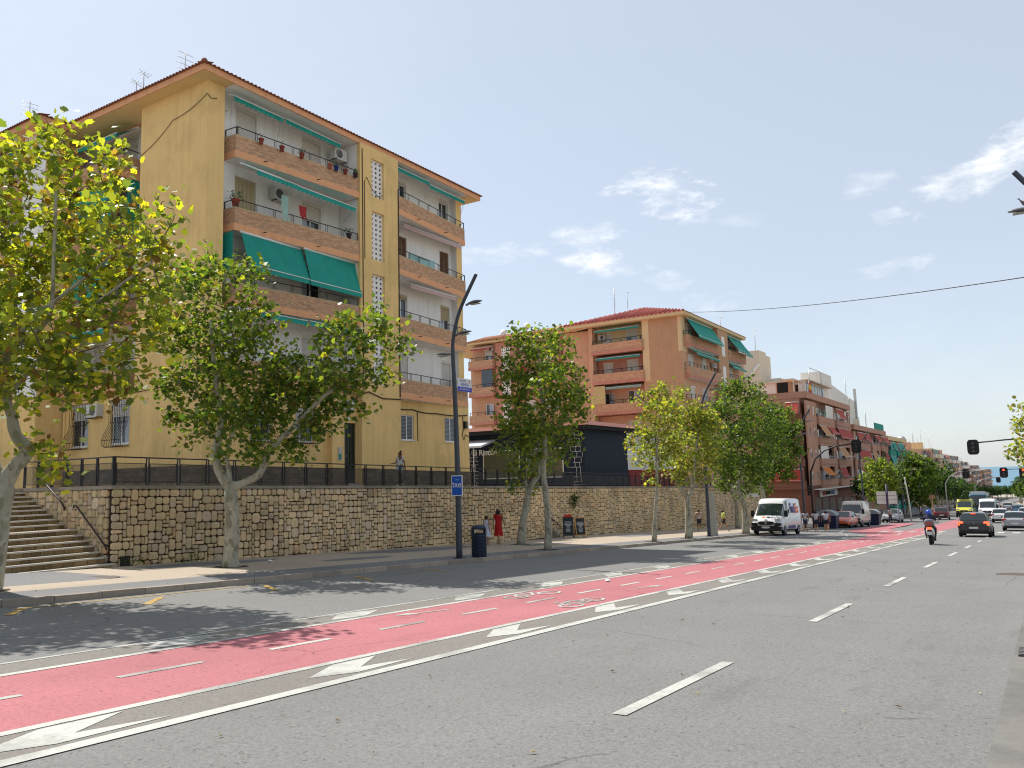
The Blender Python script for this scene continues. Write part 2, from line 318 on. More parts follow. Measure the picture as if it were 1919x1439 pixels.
for pts in ([(7.42, 15.75), (8.08, 16.54), (8.2, 16.5), (7.56, 15.7)], [(9.71, 15.17), (10.72, 16.17), (10.86, 16.12), (9.86, 15.1)], [(13.7, 16.41), (12.99, 15.19), (13.12, 15.15), (13.84, 16.38)], [(16.87, 16.43), (16.17, 15.13), (16.3, 15.1), (17.0, 16.4)], [(19.95, 16.43), (19.5, 15.3), (19.63, 15.28), (20.08, 16.42)]):
    mark('parking_mark', lambda g: flat(g, pts, .008), M_YEL)
mark('parking_mark', lambda g: strip(g, 16.55, 16.63, 8, 13.4, .007), M_YEL)
# crossing: red branch, zebra bars, curved white line
mark('bike_crossing', lambda g: (flat(g, [(56, 10.07), (62, 10.9), (66, 12.6), (72, 14.2), (100, 14.6), (100, 12.4), (78, 12.0), (72, 10.08)], .0055)), M_RED, BIKE)
for k in range(10):
    y = 2.0+k*.98
    if not 5.9 < y < 6.3: mark('zebra_bar', lambda g: flat(g, [(68.2, y), (72.2, y), (72.2, y+.5), (68.2, y+.5)], .0105))
mark('stop_line', lambda g: flat(g, [(64.3, .8), (64.8, .8), (64.8, 6.4), (64.3, 6.4)], .0105))
mark('curved_line', lambda g: ribbon(g, [(60, 8.9), (63, 8.95), (65.5, 9.4), (67, 10.2), (67.2, 11.2), (66, 12.2), (63.5, 12.9)], .11, .012))
mark('curved_line', lambda g: ribbon(g, [(52, 10.8), (56, 11.1), (60, 11.9), (64, 13.2), (72, 14.5)], .1, .009))
for x in (58.5, 61.5, 64.2): mark('parking_mark', lambda g: flat(g, [(x, 13.4), (x+1.8, 13.4), (x+1.8, 13.52), (x, 13.52)], .008))
# pavement
g = MB(); strip(g, 17.25, 18.75, -40, 93, .13); struct('pavement', g, M_PAVG)
def vwall(x): return 24.1 if x < 41 else 25.1
g = MB(); strip(g, 18.75, 20.15, -40, 93, .13, 0); strip(g, 20.15, lambda x: Wf(x, 25.2).y, 12.6, 93, .13, 0); struct('pavement', g, M_PAVB)
g = MB(); strip(g, 20.15, 24.4, -40, 12.6, .13); struct('pavement', g, M_PAVG)
g = MB(); strip(g, -6, -.18, -40, 300, .13); strip(g, 17.25, 30, 93, 420, .13); struct('pavement', g, M_PAVG)
kb = struct('kerb', (lambda g: (strip(g, 17.07, 17.23, -40, 2, .135), strip(g, 17.07, 17.23, 96, 400, .135), strip(g, -.18, 0, -40, 300, .135), g)[-1])(MB()), M_KERB)
g = MB(); g.box(0, .985, 0, .2, -.15, .135); g2 = MB(); ks = g.mesh('kerb_stone', M_KERB)
for i in range(94):
    o = inst('kerb_stone', ks, kb, (2+i, 17.05+random.uniform(-.006, .006), zr(2+i)+random.uniform(-.004, .006))); o.rotation_euler = (0, math.atan(.0428), 0)
# pavement patches, tree pits, manholes
g = MB()
for x, y, w, h in ((17.0, 23.0, 2.6, .8), (27.5, 22.9, 4.2, 1.0), (21.5, 20.6, 1.9, .5), (35, 20.9, 2.4, .5), (49, 22.5, 3, 1)): flat(g, [(x+w*cos(a*pi/6)*random.uniform(.8, 1.1), y+h*sin(a*pi/6)*random.uniform(.8, 1.1)) for a in range(12)], .134)
struct('pavement_patch', g, M_PAVG)
def manhole(x, y, dz, r=.42):
    g = MB(); g.lathe([(r, dz-.02), (r, dz+.004), (r*.9, dz+.004), (r*.88, dz-.002), (.01, dz-.002)], (x, y, zr(x)), 20, 0, smooth=False)
    return g.obj('manhole_cover', mat('cast_iron', (.10, .075, .06), .7, .25, 20, bump=.4), ROAD)
manhole(11.98, 20.63, .13, .5); manhole(26.6, .95, .006, .5)
g = MB(); g.box(12.2, 12.75, .1, .5, -.55, -.5); 
for i in range(6): g.box(12.22+i*.09, 12.26+i*.09, .12, .48, -.5, -.485, 1)
g.obj('drain_grate', [mat('cast_iron2', (.05, .05, .05), .6), mat('cast_iron3', (.16, .15, .14), .6)], GUT)
# sea
g = MB(); g.quad((1500, -60000, -41), (60000, -60000, -41), (60000, 60000, -41), (1500, 60000, -41)); 
M_SEA = mat('sea_water', (.05, .17, .25), .35, .12, .004, spec=.4, bump=.2, bscale=.05); struct('sea', g, M_SEA)

# ================================================================== terrace, retaining wall, stairs
M_TERR = mat('terrace_paving', (.30, .26, .21), .9, .2, 2)
g = MB(); zz = lambda x, y: zt(x)
g.prism([(14.75, 24.5), (36.5, 24.5), (36.5, 25.5), (92, 25.5), (92, 75), (14.75, 75)], -6, zz)
g.prism([(4.6, 29.3), (14.75, 29.3), (14.75, 75), (4.6, 75)], -6, zz); g.prism([(-60, 24.5), (4.6, 24.5), (4.6, 75), (-60, 75)], -6, zz)
o = struct('terrace', g, M_TERR); o.rotation_euler = (0, 0, DAZ)
M_STONE = mat('wall_stone', (.66, .49, .28), .9, .22, 7, bump=.6, bscale=22, tint=.20, stain=.42)
_n, _l = M_STONE.node_tree.nodes, M_STONE.node_tree.links      # stones differ in hue: honey, grey-pink, greenish, rusty
_a = _n.new('ShaderNodeAttribute'); _a.attribute_name = 'tint'; _w = _n.new('ShaderNodeTexWhiteNoise'); _w.noise_dimensions = '1D'; _l.new(_a.outputs['Fac'], _w.inputs['W']); _r2 = _n.new('ShaderNodeValToRGB'); _r2.color_ramp.interpolation = 'CONSTANT'; _e = _r2.color_ramp.elements
_e[0].color = (.66, .49, .28, 1); _e[1].position = .38; _e[1].color = (.62, .48, .33, 1)
for _p, _c in ((.58, (.61, .48, .28)), (.72, (.70, .50, .30)), (.84, (.58, .44, .27)), (.96, (.66, .43, .24))): _e.new(_p).color = (*_c, 1)
_mx = [q for q in _n if q.bl_idname == 'ShaderNodeMix'][0]; _l.new(_w.outputs['Value'], _r2.inputs[0]); _l.new(_r2.outputs[0], _mx.inputs['A'])
M_MORT = mat('wall_mortar', (.04, .027, .018), .95, .3, 5)
M_CAP = mat('wall_cap', (.30, .26, .20), .9, .3, 3, stain=.4)
def stones(L, H, seed, cell=.125, base_off=None):
    """irregular squared rubble: packed rectangles in a (s,t) grid, t down from the top"""
    r = random.Random(seed); nx, ny = int(L/cell), int(H/cell); occ = np.zeros((nx, ny), bool); out = []
    for j in range(ny):
        for i in range(nx):
            if occ[i, j]: continue
            shape = r.choice([(2, 2)]*7+[(3, 2)]*3+[(2, 3)]*2+[(3, 3), (2, 1), (2, 1), (1, 2), (3, 1)])
            w, h = shape
            while w > 1 and (i+w > nx or occ[i:i+w, j].any()): w -= 1
            while h > 1 and (j+h > ny or occ[i:i+w, j:j+h].any()): h -= 1
            occ[i:i+w, j:j+h] = True; out.append((i*cell, j*cell, w*cell, h*cell))
    return out, r
def stone_geo(mb, fn, s, t, w, h, r):
    """fn(s,t,d)->point; d outwards"""
    gp = .013; j = lambda a=.010: r.uniform(-a, a); d = r.uniform(.025, .06); mb.tint = r.uniform(0, 1)*.8+.1
    base = [(s+gp+j(), t+gp+j()), (s+w-gp+j(), t+gp+j()), (s+w-gp+j(), t+h-gp+j()), (s+gp+j(), t+h-gp+j())]
    c = .22*min(w, h)
    oc = []
    for k in range(4):
        a, b, e = base[k-1], base[k], base[(k+1) % 4]
        for q in (a, e):
            L = hypot(q[0]-b[0], q[1]-b[1]); kk = min(.34, c/L*.9); oc.append((b[0]+(q[0]-b[0])*kk, b[1]+(q[1]-b[1])*kk))
    cx, cy = s+w/2, t+h/2; n = 8
    r0 = [fn(x, y, -.03) for x, y in oc]; r1 = [fn(x, y, d*.55) for x, y in oc]; r2 = [fn(cx+(x-cx)*.84, cy+(y-cy)*.84, d+j(.004)) for x, y in oc]
    vs = r0+r1+r2; fs = [(i, (i+1) % n, n+(i+1) % n, n+i) for i in range(n)]+[(n+i, n+(i+1) % n, 2*n+(i+1) % n, 2*n+i) for i in range(n)]+[tuple(2*n+i for i in range(n))]
    mb.add(vs, fs)
WALL = thing('retaining_wall', 'long retaining wall of squared honey coloured stones below the railed terrace', 'wall', Wf(14.75, 24.1, zs(14.75)), DAZ)
WO = Vector((14.75, 24.1, zs(14.75)))
g = MB(); zb = lambda x, y: zs(x)-.4; zc = lambda x, y: zt(x)-.10
g.prism([(14.78, 24.13), (41.2, 24.13), (41.2, 24.48), (14.78, 24.48)], zb, zc); g.prism([(14.78, 24.48), (15.1, 24.48), (15.1, 29.6), (14.78, 29.6)], zb, zc)
g.prism([(36.5, 25.13), (92, 25.13), (92, 25.49), (36.5, 25.49)], zb, zc); g.prism([(-60, 24.13), (4.6, 24.13), (4.6, 24.49), (-60, 24.49)], zb, zc); g.prism([(4.2, 24.49), (4.57, 24.49), (4.57, 29.6), (4.2, 29.6)], zb, zc)
g.prism([(91.6, 25.49), (92, 25.49), (92, 60), (91.6, 60)], zb, zc)
g.obj('core', M_MORT, WALL, WO)
g = MB(); g.prism([(14.68, 24.04), (41.3, 24.04), (41.3, 24.52), (15.16, 24.52), (15.16, 29.6), (14.68, 29.6)], lambda x, y: zt(x)-.10, lambda x, y: zt(x)+.012)
g.prism([(36.5, 25.04), (92, 25.04), (92, 25.52), (36.5, 25.52)], lambda x, y: zt(x)-.10, lambda x, y: zt(x)+.012); g.prism([(-60, 24.04), (4.6, 24.04), (4.6, 24.52), (-60, 24.52)], lambda x, y: zt(x)-.1, lambda x, y: zt(x)+.012)
g.obj('coping', M_CAP, WALL, WO)
cand = []
fnA = lambda s, t, d: (14.75+s, 24.1-d, zt(14.75+s)-.10-t); SA, rA = stones(26.4, 2.95, 3)
fnB = lambda s, t, d: (36.5+s, 25.1-d, zt(36.5+s)-.10-t); SB, rB = stones(55.3, 4.0, 5, .14)
fnS = lambda s, t, d: (14.75-d, 29.5-s, zt(14.75)-.10-t); SS, rS = stones(5.3, 2.6, 9)
fnL = lambda s, t, d: (-3+s, 24.1-d, zt(-3+s)-.1-t); SL, rL = stones(7.5, 2.6, 11)
allst = [(fnA, x, rA) for x in SA if (14.75+x[0])*-.0216-.9 < 99]+[(fnS, x, rS) for x in SS]
def keep(fn, x):
    p = fn(x[0], x[1], 0); return p[2] > zs(p[0])-.12
allst = [a for a in allst if keep(a[0], a[1])]
def near(a):
    p = a[0](a[1][0], a[1][1], 0); return hypot(p[0], p[1])-1.5*(a[1][2]*a[1][3])**.5
allst.sort(key=lambda a: near(a)+random.uniform(0, 4))
for fn, x, r in allst[:300]:
    g = MB(); stone_geo(g, fn, *x, r); p = Vector(fn(x[0], x[1], 0)); o = g.obj('stone', M_STONE, WALL, p); o.location = p-WO
g = MB()
for fn, x, r in allst[300:]: stone_geo(g, fn, *x, r)
for x in SB:
    if keep(fnB, x): stone_geo(g, fnB, *x, rB)
for x in SL:
    if keep(fnL, x): stone_geo(g, fnL, *x, rL)
o = g.obj('stonework', M_STONE, WALL, WO); o['kind'] = 'stuff'
# plinth of dark rubble at the foot and a solid near-black box as the drain hole
g = MB(); g.tint = .1
g.box(15.05, 15.35, 24.0, 24.1, zs(15.2), zs(15.2)+.32); g.obj('drain_niche', mat('niche_dark', (.03, .028, .02), .9), WALL, WO)

STN = [(23.9, -.37), (24.27, -.18), (24.57, -.025), (24.87, .155), (25.17, .31), (25.54, .48), (25.89, .65), (26.63, .81), (27.0, .97), (27.37, 1.13), (27.73, 1.28), (28.08, 1.42), (28.42, 1.57), (28.76, 1.72), (29.1, 1.86), (29.42, 1.98)]
ST = thing('staircase', 'wide outdoor stone staircase with pale step edges left of the retaining wall', 'staircase', Wf(9.7, 24, zs(9.7)), DAZ); SO = Vector((9.7, 24, zs(9.7)))
M_TREAD = mat('step_tread', (.34, .28, .21), .85, .22, 4, stain=.3); M_RISER = mat('riser_stone', (.26, .18, .085), .92, .3, 9, tint=.35, bump=.4, stain=.3); M_EDGE = mat('step_edge', (.50, .46, .40), .8, .2, 8)
gr = MB(); r = random.Random(2)
for i, (v, z) in enumerate(STN):
    v1 = STN[i+1][0] if i+1 < len(STN) else 29.9; g = MB(); g.box(4.65, 14.72, v+.05, v1+.06, -1.2, z-.045); g.box(4.65, 14.72, v-.02, v+.09, z-.05, z, 1); g.box(4.65, 14.72, v+.09, v1+.05, z-.045, z-.004)
    g.obj('step', [M_TREAD, M_EDGE], ST, SO); zp = STN[i-1][1] if i else zs(10)-.2; u = 4.65
    while u < 14.65:
        w = r.uniform(.2, .42); w = min(w, 14.7-u); gr.tint = r.random(); gr.box(u+.008, u+w-.008, v+.015+r.uniform(-.008, .008), v+.06, zp+.004, z-.055); u += w
o = gr.obj('riser_stonework', M_RISER, ST, SO); o['kind'] = 'stuff'
M_IRON = mat('dark_iron', (.025, .02, .022), .5, .2, 10, metal=.3); M_RAIL = mat('fence_paint', (.022, .020, .024), .45, .15, 8, metal=.2, spec=.4)
for nm, pts, lb in (('handrail', [(14.62, 27.85, 2.05), (14.62, 27.65, 2.08), (14.62, 26.7, 1.5), (14.62, 26.55, 1.36), (14.66, 26.56, 1.24)], 'upper bent iron handrail on the stone wall beside the steps'),
                    ('handrail', [(14.66, 26.05, 1.33), (14.62, 25.95, 1.40), (14.62, 25.8, 1.37), (14.62, 24.25, .22), (14.62, 24.15, .15), (14.66, 24.15, .03)], 'lower bent iron handrail on the stone wall beside the steps')):
    o = thing(nm, lb, 'handrail', Wf(*pts[2]), DAZ, 'handrails of the wide staircase'); g = MB(); g.tube(pts, .026, 8); g.obj('rail', M_IRON, o, pts[2])
    for k in (1, 3):
        g = MB(); p = pts[k]; g.tube([p, (p[0]+.13, p[1], p[2]-.06)], .014, 6); g.obj('bracket', M_IRON, o, pts[2])
# second, narrow stair rising behind the front wall
ST2 = thing('staircase', 'narrow stone stair rising leftwards through the gap in the retaining wall', 'staircase', Wf(44, 24.8, zs(44)), DAZ); SO2 = Vector((44, 24.8, zs(44)))
for i in range(16):
    z = zs(44)+.17*(i+1); g = MB(); g.box(44-.33*(i+1)-.33, 44-.33*i, 24.49, 25.08, zs(44)-.3, z-.03, 0); g.box(44-.33*(i+1)-.33, 44-.33*i+.02, 24.49, 25.08, z-.03, z, 1)
    if 44-.33*(i+2) > 36.4: g.obj('step', [M_TREAD, M_EDGE], ST2, SO2)
g = MB(); g.tube([(41.3, 24.95, zs(44)+2.1), (42, 24.95, zs(44)+1.95), (44.6, 24.95, zs(44)+.62), (44.6, 25.0, zs(44)+.5)], .025, 8); g.obj('handrail', M_IRON, ST2, SO2)

# ------------------------------------------------------------------ terrace railing
M_MESH = bpy.data.materials.new('railing_mesh'); M_MESH.use_nodes = True
n, l = M_MESH.node_tree.nodes, M_MESH.node_tree.links; b = n['Principled BSDF']; b.inputs['Base Color'].default_value = (.03, .028, .03, 1); b.inputs['Alpha'].default_value = .42; b.inputs['Roughness'].default_value = .6
def post_pair():
    g = MB(); g.box(-.055, -.03, -.02, .02, 0, .88); g.box(.03, .055, -.02, .02, 0, .88); g.box(-.055, .055, -.02, .02, .62, .635); return g.mesh('post', M_RAIL)
POST = post_pair()
def fence(label, p0, p1, zf, step, group=None):
    """along the straight line p0-p1 in the turned frame"""
    d = Vector(p1)-Vector(p0); L = d.length; d = d/L; n_ = max(1, round(L/step)); st = L/n_; ang = atan2(d.y, d.x)
    o = thing('terrace_railing', label, 'railing', Wf(*p0, zf(0)), DAZ+ang, 'dark railings round the terrace'); dz = (zf(L)-zf(0))/L
    F = lambda s: dz*s
    for i in range(n_+1): inst('post', POST, o, (i*st, 0, F(i*st)))
    g = MB(); g.loft([[(s, -.03, F(s)+.88), (s, .03, F(s)+.88), (s, .03, F(s)+.92), (s, -.03, F(s)+.92)] for s in (-.06, L+.06)], smooth=False); g.obj('top_rail', M_RAIL, o)
    pm = MB(); a, b_ = .075, st-.075; e = st*dz
    q = lambda s: s*dz
    for z0, z1 in ((.10, .125), (.70, .72)): pm.loft([[(s, -.01, q(s)+z0), (s, .01, q(s)+z0), (s, .01, q(s)+z1), (s, -.01, q(s)+z1)] for s in (a, b_)], smooth=False)
    for s in (a, b_-.02): pm.loft([[(s, -.01, q(s)+.1), (s+.02, -.01, q(s)+.1), (s+.02, .01, q(s)+.1), (s, .01, q(s)+.1)], [(s, -.01, q(s)+.72), (s+.02, -.01, q(s)+.72), (s+.02, .01, q(s)+.72), (s, .01, q(s)+.72)]], smooth=False)
    fr = pm.mesh('panel_frame', M_RAIL); pn = MB(); pn.quad((a+.02, 0, q(a)+.125), (b_-.02, 0, q(b_)+.125), (b_-.02, 0, q(b_)+.70), (a+.02, 0, q(a)+.70)); pn = pn.mesh('mesh_panel', M_MESH)
    for i in range(n_):
        f = inst('panel_frame', fr, o, (i*st, 0, F(i*st))); inst('mesh_panel', pn, f)
    return o
fence('dark railing along the left half of the wall top, in front of the yellow block', (14.9, 24.26), (41.2, 24.26), lambda s: zt(14.9+s)+.01, 1.13)
fence('dark railing on the wall top from the bar to the far corner', (41.2, 25.25), (91.8, 25.25), lambda s: zt(41.2+s)+.01, 1.13)
fence('short dark railing running back beside the stairs', (14.9, 24.3), (14.9, 29.6), lambda s: zt(14.9)+.01, .95)
fence('dark railing on the terrace left of the stairs', (-20, 24.3), (4.4, 24.3), lambda s: zt(-20+s)+.01, 1.2)
# ================================================================== buildings
M_YELL = mat('render_yellow', (.80, .545, .225), .9, .07, 1.2, streak=.14, stain=.16, bump=.25, bscale=60)
M_WREN = mat('render_white', (.80, .78, .74), .9, .05, 1.5, streak=.12, stain=.08, bump=.2, bscale=60)
M_ORNG = mat('band_orange', (.74, .37, .19), .9, .07, 2, streak=.15, bump=.2)
M_BRK = brickmat('balcony_brick', (.60, .34, .19), (.40, .21, .12), (.50, .37, .25), .25, .055)
M_BRKC = mat('parapet_cap', (.50, .38, .22), .85, .15, 4)
M_PLIN = brickmat('plinth_stone', (.20, .15, .10), (.12, .09, .065), (.10, .08, .06), .45, .22)
M_TILE = mat('roof_tile', (.22, .085, .05), .85, .25, 6, stain=.3, obj=.2, tint=.3); M_TILER = mat('roof_tile_red', (.36, .09, .07), .8, .2, 6, tint=.25)
M_TILEO = mat('roof_tile_orange', (.36, .15, .075), .8, .2, 6, tint=.25)
M_SOFF = mat('soffit', (.70, .50, .24), .9, .08, 2); M_SOFW = mat('soffit_white', (.78, .78, .76), .9, .08, 2)
M_AWN = mat('awning_green', (.012, .27, .21), .75, .12, 2.5, streak=.12, stain=.1); M_AWNR = mat('awning_red', (.38, .055, .04), .8, .15, 2, streak=.2); M_AWNP = mat('awning_faded_pink', (.50, .33, .30), .85, .12, 4); M_AWNO = mat('awning_orange', (.55, .16, .02), .8, .15, 3); M_AWNB = mat('awning_tan', (.46, .24, .11), .8, .15, 3)
M_WFR = mat('window_frame_white', (.76, .75, .72), .5, .05, 3); M_SHUT = mat('roller_shutter', (.66, .62, .55), .7, .08, 3); M_SHUTY = mat('roller_shutter_cream', (.42, .35, .21), .7, .08, 3); M_WOOD = mat('shutter_wood', (.19, .10, .05), .7, .2, 8)
M_GLASS = mat('window_glass', (.03, .04, .05), .08, .2, 1.3, spec=.9); M_CURT = mat('curtain', (.42, .45, .50), .8, .2, 5)
M_DARK = mat('dark_interior', (.018, .017, .018), .9, .2, 3); M_POLE = mat('rail_black', (.018, .018, .020), .5, .2, 9, spec=.4); M_CABLE = mat('cable', (.035, .025, .02), .8); M_ALU = mat('aluminium', (.45, .45, .44), .45, .1, 5, metal=.4)
M_DOOR = mat('door_dark', (.012, .020, .016), .4, .2, 5, spec=.5); M_LATT = mat('breeze_block', (.78, .75, .70), .9, .08, 4)
M_AC = mat('ac_shell', (.56, .55, .51), .6, .08, 5); M_ACD = mat('ac_fan', (.10, .10, .10), .6)

def panel(mb, u0, u1, z0, z1, v0, v1, openings, m=0, ax='u'):
    """wall between v0 and v1 pierced by openings (a0,a1,z0,z1)"""
    us = sorted({u0, u1, *[o[0] for o in openings], *[o[1] for o in openings]}); zs_ = sorted({z0, z1, *[o[2] for o in openings], *[o[3] for o in openings]})
    us = [x for x in us if u0 <= x <= u1]; zs_ = [x for x in zs_ if z0 <= x <= z1]
    for i in range(len(us)-1):
        run = None
        for j in range(len(zs_)-1):
            cu, cz = (us[i]+us[i+1])/2, (zs_[j]+zs_[j+1])/2
            op = any(o[0] < cu < o[1] and o[2] < cz < o[3] for o in openings)
            if not op: run = (run[0] if run else zs_[j], zs_[j+1])
            if (op or j == len(zs_)-2) and run:
                if ax == 'u': mb.box(us[i], us[i+1], v0, v1, run[0], run[1], m)
                else: mb.box(v0, v1, us[i], us[i+1], run[0], run[1], m)
                run = None
_wc = {}
def window(parent, org, u0, u1, z0, z1, v, style='half', ax='u', inward=1, tone=0):
    """window set in the opening; v is the glass plane, inward = +1 when the room lies towards +v"""
    w, h = round(u1-u0, 2), round(z1-z0, 2); key = (w, h, style, ax, inward, tone)
    if key not in _wc:
        T = (lambda x, d, z: (x, d*inward, z)) if ax == 'u' else (lambda x, d, z: (d*inward, x, z))
        def bx(g, x0, x1, d0, d1, a, b, m=0):
            p, q = T(x0, d0, a), T(x1, d1, b); g.box(min(p[0], q[0]), max(p[0], q[0]), min(p[1], q[1]), max(p[1], q[1]), a, b, m)
        g = MB(); t = .05
        bx(g, 0, w, -.04, .03, 0, t); bx(g, 0, w, -.04, .03, h-t, h); bx(g, 0, t, -.04, .03, t, h-t); bx(g, w-t, w, -.04, .03, t, h-t); bx(g, w/2-.03, w/2+.03, -.03, .02, t, h-t); bx(g, -.03, w+.03, -.14, -.04, -.05, -.005)
        fr = g.mesh('window', M_WFR); subs = []
        g = MB(); bx(g, t, w-t, .0, .012, t, h-t); subs.append(('pane', g.mesh('pane', M_GLASS)))
        g = MB(); r = random.Random(int(w*100+h*1000)); bx(g, t, w*(.3+.25*r.random()), -.004, -.001, t, h-t); 
        if style in ('half', 'open'): subs.append(('curtain', g.mesh('curtain', M_CURT)))
        sm = M_SHUTY if tone else M_SHUT
        if style in ('shut', 'half', 'box'):
            g = MB(); lo = {'shut': .04, 'half': h*.62, 'box': h*.86}[style]; z = h-.02
            bx(g, -.02, w+.02, -.12, -.045, h-.16, h+.02)
            z = h-.17
            while z-.055 > lo: bx(g, .03, w-.03, -.075, -.045, z-.05, z-.004); z -= .055
            subs.append(('roller_shutter', g.mesh('roller_shutter', sm)))
        if style == 'louvre':
            g = MB()
            for a, b in ((.02, w/2-.015), (w/2+.015, w-.02)):
                bx(g, a, a+.07, -.09, -.05, .02, h-.02); bx(g, b-.07, b, -.09, -.05, .02, h-.02); bx(g, a, b, -.09, -.05, h-.09, h-.02); bx(g, a, b, -.09, -.05, .02, .09); z = .12
                while z < h-.12: bx(g, a+.07, b-.07, -.08, -.055, z, z+.03); z += .06
            subs.append(('louvred_shutter', g.mesh('louvred_shutter', M_WOOD)))
        if style == 'planks':
            g = MB(); n_ = 5
            for k in range(n_): bx(g, .03+k*(w-.06)/n_+.008, .03+(k+1)*(w-.06)/n_-.008, -.08, -.05, .03, h-.03)
            subs.append(('plank_shutter', g.mesh('plank_shutter', M_SHUTY)))
        if style == 'blinds':
            g = MB(); z = .09
            while z < h-.08: bx(g, t+.01, w-t-.01, -.02, -.004, z, z+.035); z += .07
            subs.append(('blind', g.mesh('blind', mat('blind_grey', (.22, .24, .28), .6))))
        _wc[key] = (fr, subs)
    fr, subs = _wc[key]
    loc = (u0-org[0], v-org[1], z0-org[2]) if ax == 'u' else (v-org[0], u0-org[1], z0-org[2])
    o = inst('window', fr, parent, loc)
    for nm, me in subs: inst(nm, me, o)
    return o
def railing(mb, path, z, h=.33, step=.95, r=.016):
    """top rail with pairs of uprights along a path of (u,v)"""
    P = [Vector((a, b, z+h)) for a, b in path]
    for i in range(len(P)-1):
        a, b = P[i], P[i+1]; d = (b-a); L = d.length; mb.tube([a, b], r*1.35, 5, smooth=False)
        n_ = max(1, round(L/step)); un = d/L
        for k in range(n_+1):
            for o in (-.045, .045):
                s = min(max(k*L/n_+o, .01), L-.01); p = a+un*s; mb.tube([(p.x, p.y, z), (p.x, p.y, z+h)], r, 4, smooth=False, cap=False)
def balcony(parent, org, path, zb, vback, slab=.30, par=.65, rail=.33, ax='u', mats=None, th=.13, inset=None):
    """path: outer edge from the left end to the right end; vback: plane of the wall behind"""
    mats = mats or (M_ORNG, M_BRK, M_BRKC, M_POLE)
    back = [(path[-1][0], vback), (path[0][0], vback)] if ax == 'u' else [(vback, path[-1][1]), (vback, path[0][1])]
    g = MB(); g.prism(list(path)+back, zb, zb+slab); cc_ = [(sum(p[0] for p in list(path)+back)/(len(path)+2), sum(p[1] for p in list(path)+back)/(len(path)+2))][0]; g.poly([(cc_[0]+(p[0]-cc_[0])*.985, cc_[1]+(p[1]-cc_[1])*.985, zb-.005) for p in list(path)+back], 1); s = g.obj('balcony', [mats[0], MATS['soffit_white']], parent, org)
    pts = list(path); e = .03
    c = Vector((sum(p[0] for p in pts+back)/(len(pts)+2), sum(p[1] for p in pts+back)/(len(pts)+2)))
    ins = [tuple(Vector(p)+(c-Vector(p)).normalized()*e) for p in pts]
    full = ([(pts[0][0]+e*0, vback-.005)] if ax == 'u' and abs(pts[0][1]-vback) > .12 and abs(pts[0][0]-path[0][0]) < 9 and inset != 'noleft' else [])+ins
    full = full+([(pts[-1][0]-e, vback-.005)] if ax == 'u' and abs(pts[-1][1]-vback) > .12 and inset == 'both' else [])
    if ax == 'v': full = ins+([(vback, ins[-1][1])] if abs(ins[-1][0]-vback) > .12 else [])
    g = MB(); g.wallpath(full, th, zb+slab, zb+slab+par); w = g.obj('parapet', [mats[1]], s); w.location = -Vector(org)
    g = MB(); g.wallpath(full, th+.03, zb+slab+par, zb+slab+par+.04); o = g.obj('parapet_cap', [mats[2]], s); o.location = -Vector(org)
    if rail:
        g = MB(); mid = [((a[0]+c.x*.02)/1.02, (a[1]+c.y*.02)/1.02) for a in full]
        mid = [tuple(Vector(p)+(c-Vector(p)).normalized()*.06) for p in full]; railing(g, mid, zb+slab+par+.04, rail); o = g.obj('railing', [mats[3]], s); o.location = -Vector(org)
    return s
def awning(parent, org, u0, u1, vtop, ztop, out, drop, m=M_AWN, flap=.22, name='awning', roll=True, arms=True, ax='u', sgn=-1):
    """cloth from a roller at (vtop,ztop) to a front bar `out` metres further out and `drop` lower, with a scalloped valance"""
    g = MB(); P = (lambda u, v, z: (u, v, z)) if ax == 'u' else (lambda u, v, z: (v, u, z))
    vb, zb = vtop+sgn*out, ztop-drop; n_ = max(4, int((u1-u0)/.12)); mseg = 6
    rows = []
    for k in range(mseg+1):
        t = k/mseg; sag = .03*sin(pi*t)*min(1, out+drop); rows.append([P(u0+(u1-u0)*i/n_, vtop+(vb-vtop)*t, ztop+(zb-ztop)*t-sag+.006*sin(i*.9+k)) for i in range(n_+1)])
    rows.append([P(u0+(u1-u0)*i/n_, vb+sgn*.005, zb-flap*(.78+.22*abs(sin(i*pi/2)))) for i in range(n_+1)])
    g.loft(rows, 0, cap=False, closed=False, smooth=True)
    o = g.obj(name, [m], parent, org)
    g = MB(); g.tube([P(u0-.02, vb, zb+.012), P(u1+.02, vb, zb+.012)], .022, 6)
    if roll: g.tube([P(u0-.03, vtop, ztop+.02), P(u1+.03, vtop, ztop+.02)], .05, 8)
    b = g.obj('bar', [M_WFR], o); b.location = -Vector(org)
    if arms:
        g = MB()
        for u in (u0+.04, u1-.04): g.tube([P(u, vtop, ztop-.9), P(u, vb, zb)], .013, 5)
        b = g.obj('arm', [M_ALU], o); b.location = -Vector(org)
    return o
def acunit(parent, org, u, v, z, ax='u', w=.8, h=.55, d=.3, rot=False):
    g = MB(); P = (lambda a, b: (a, b))
    if ax == 'u': g.box(u, u+w, v-d, v, z, z+h); g.lathe([(.21, -d-.012), (.21, -d+.0)], (u+w*.38, v, z+h/2), 14, 1, 'y'); 
    else: g.box(v-d, v, u, u+w, z, z+h); g.lathe([(.21, -d-.012), (.21, -d)], (v, u+w*.4, z+h/2), 14, 1, 'x')
    if ax == 'u': g.box(u+.05, u+.1, v-d-.05, v, z-.04, z-.005, 1); g.box(u+w-.1, u+w-.05, v-d-.05, v, z-.04, z-.005, 1)
    else: g.box(v-d-.05, v, u+.05, u+.1, z-.04, z-.005, 1); g.box(v-d-.05, v, u+w-.1, u+w-.05, z-.04, z-.005, 1)
    return g.obj('air_conditioner', [M_AC, M_ACD], parent, org)
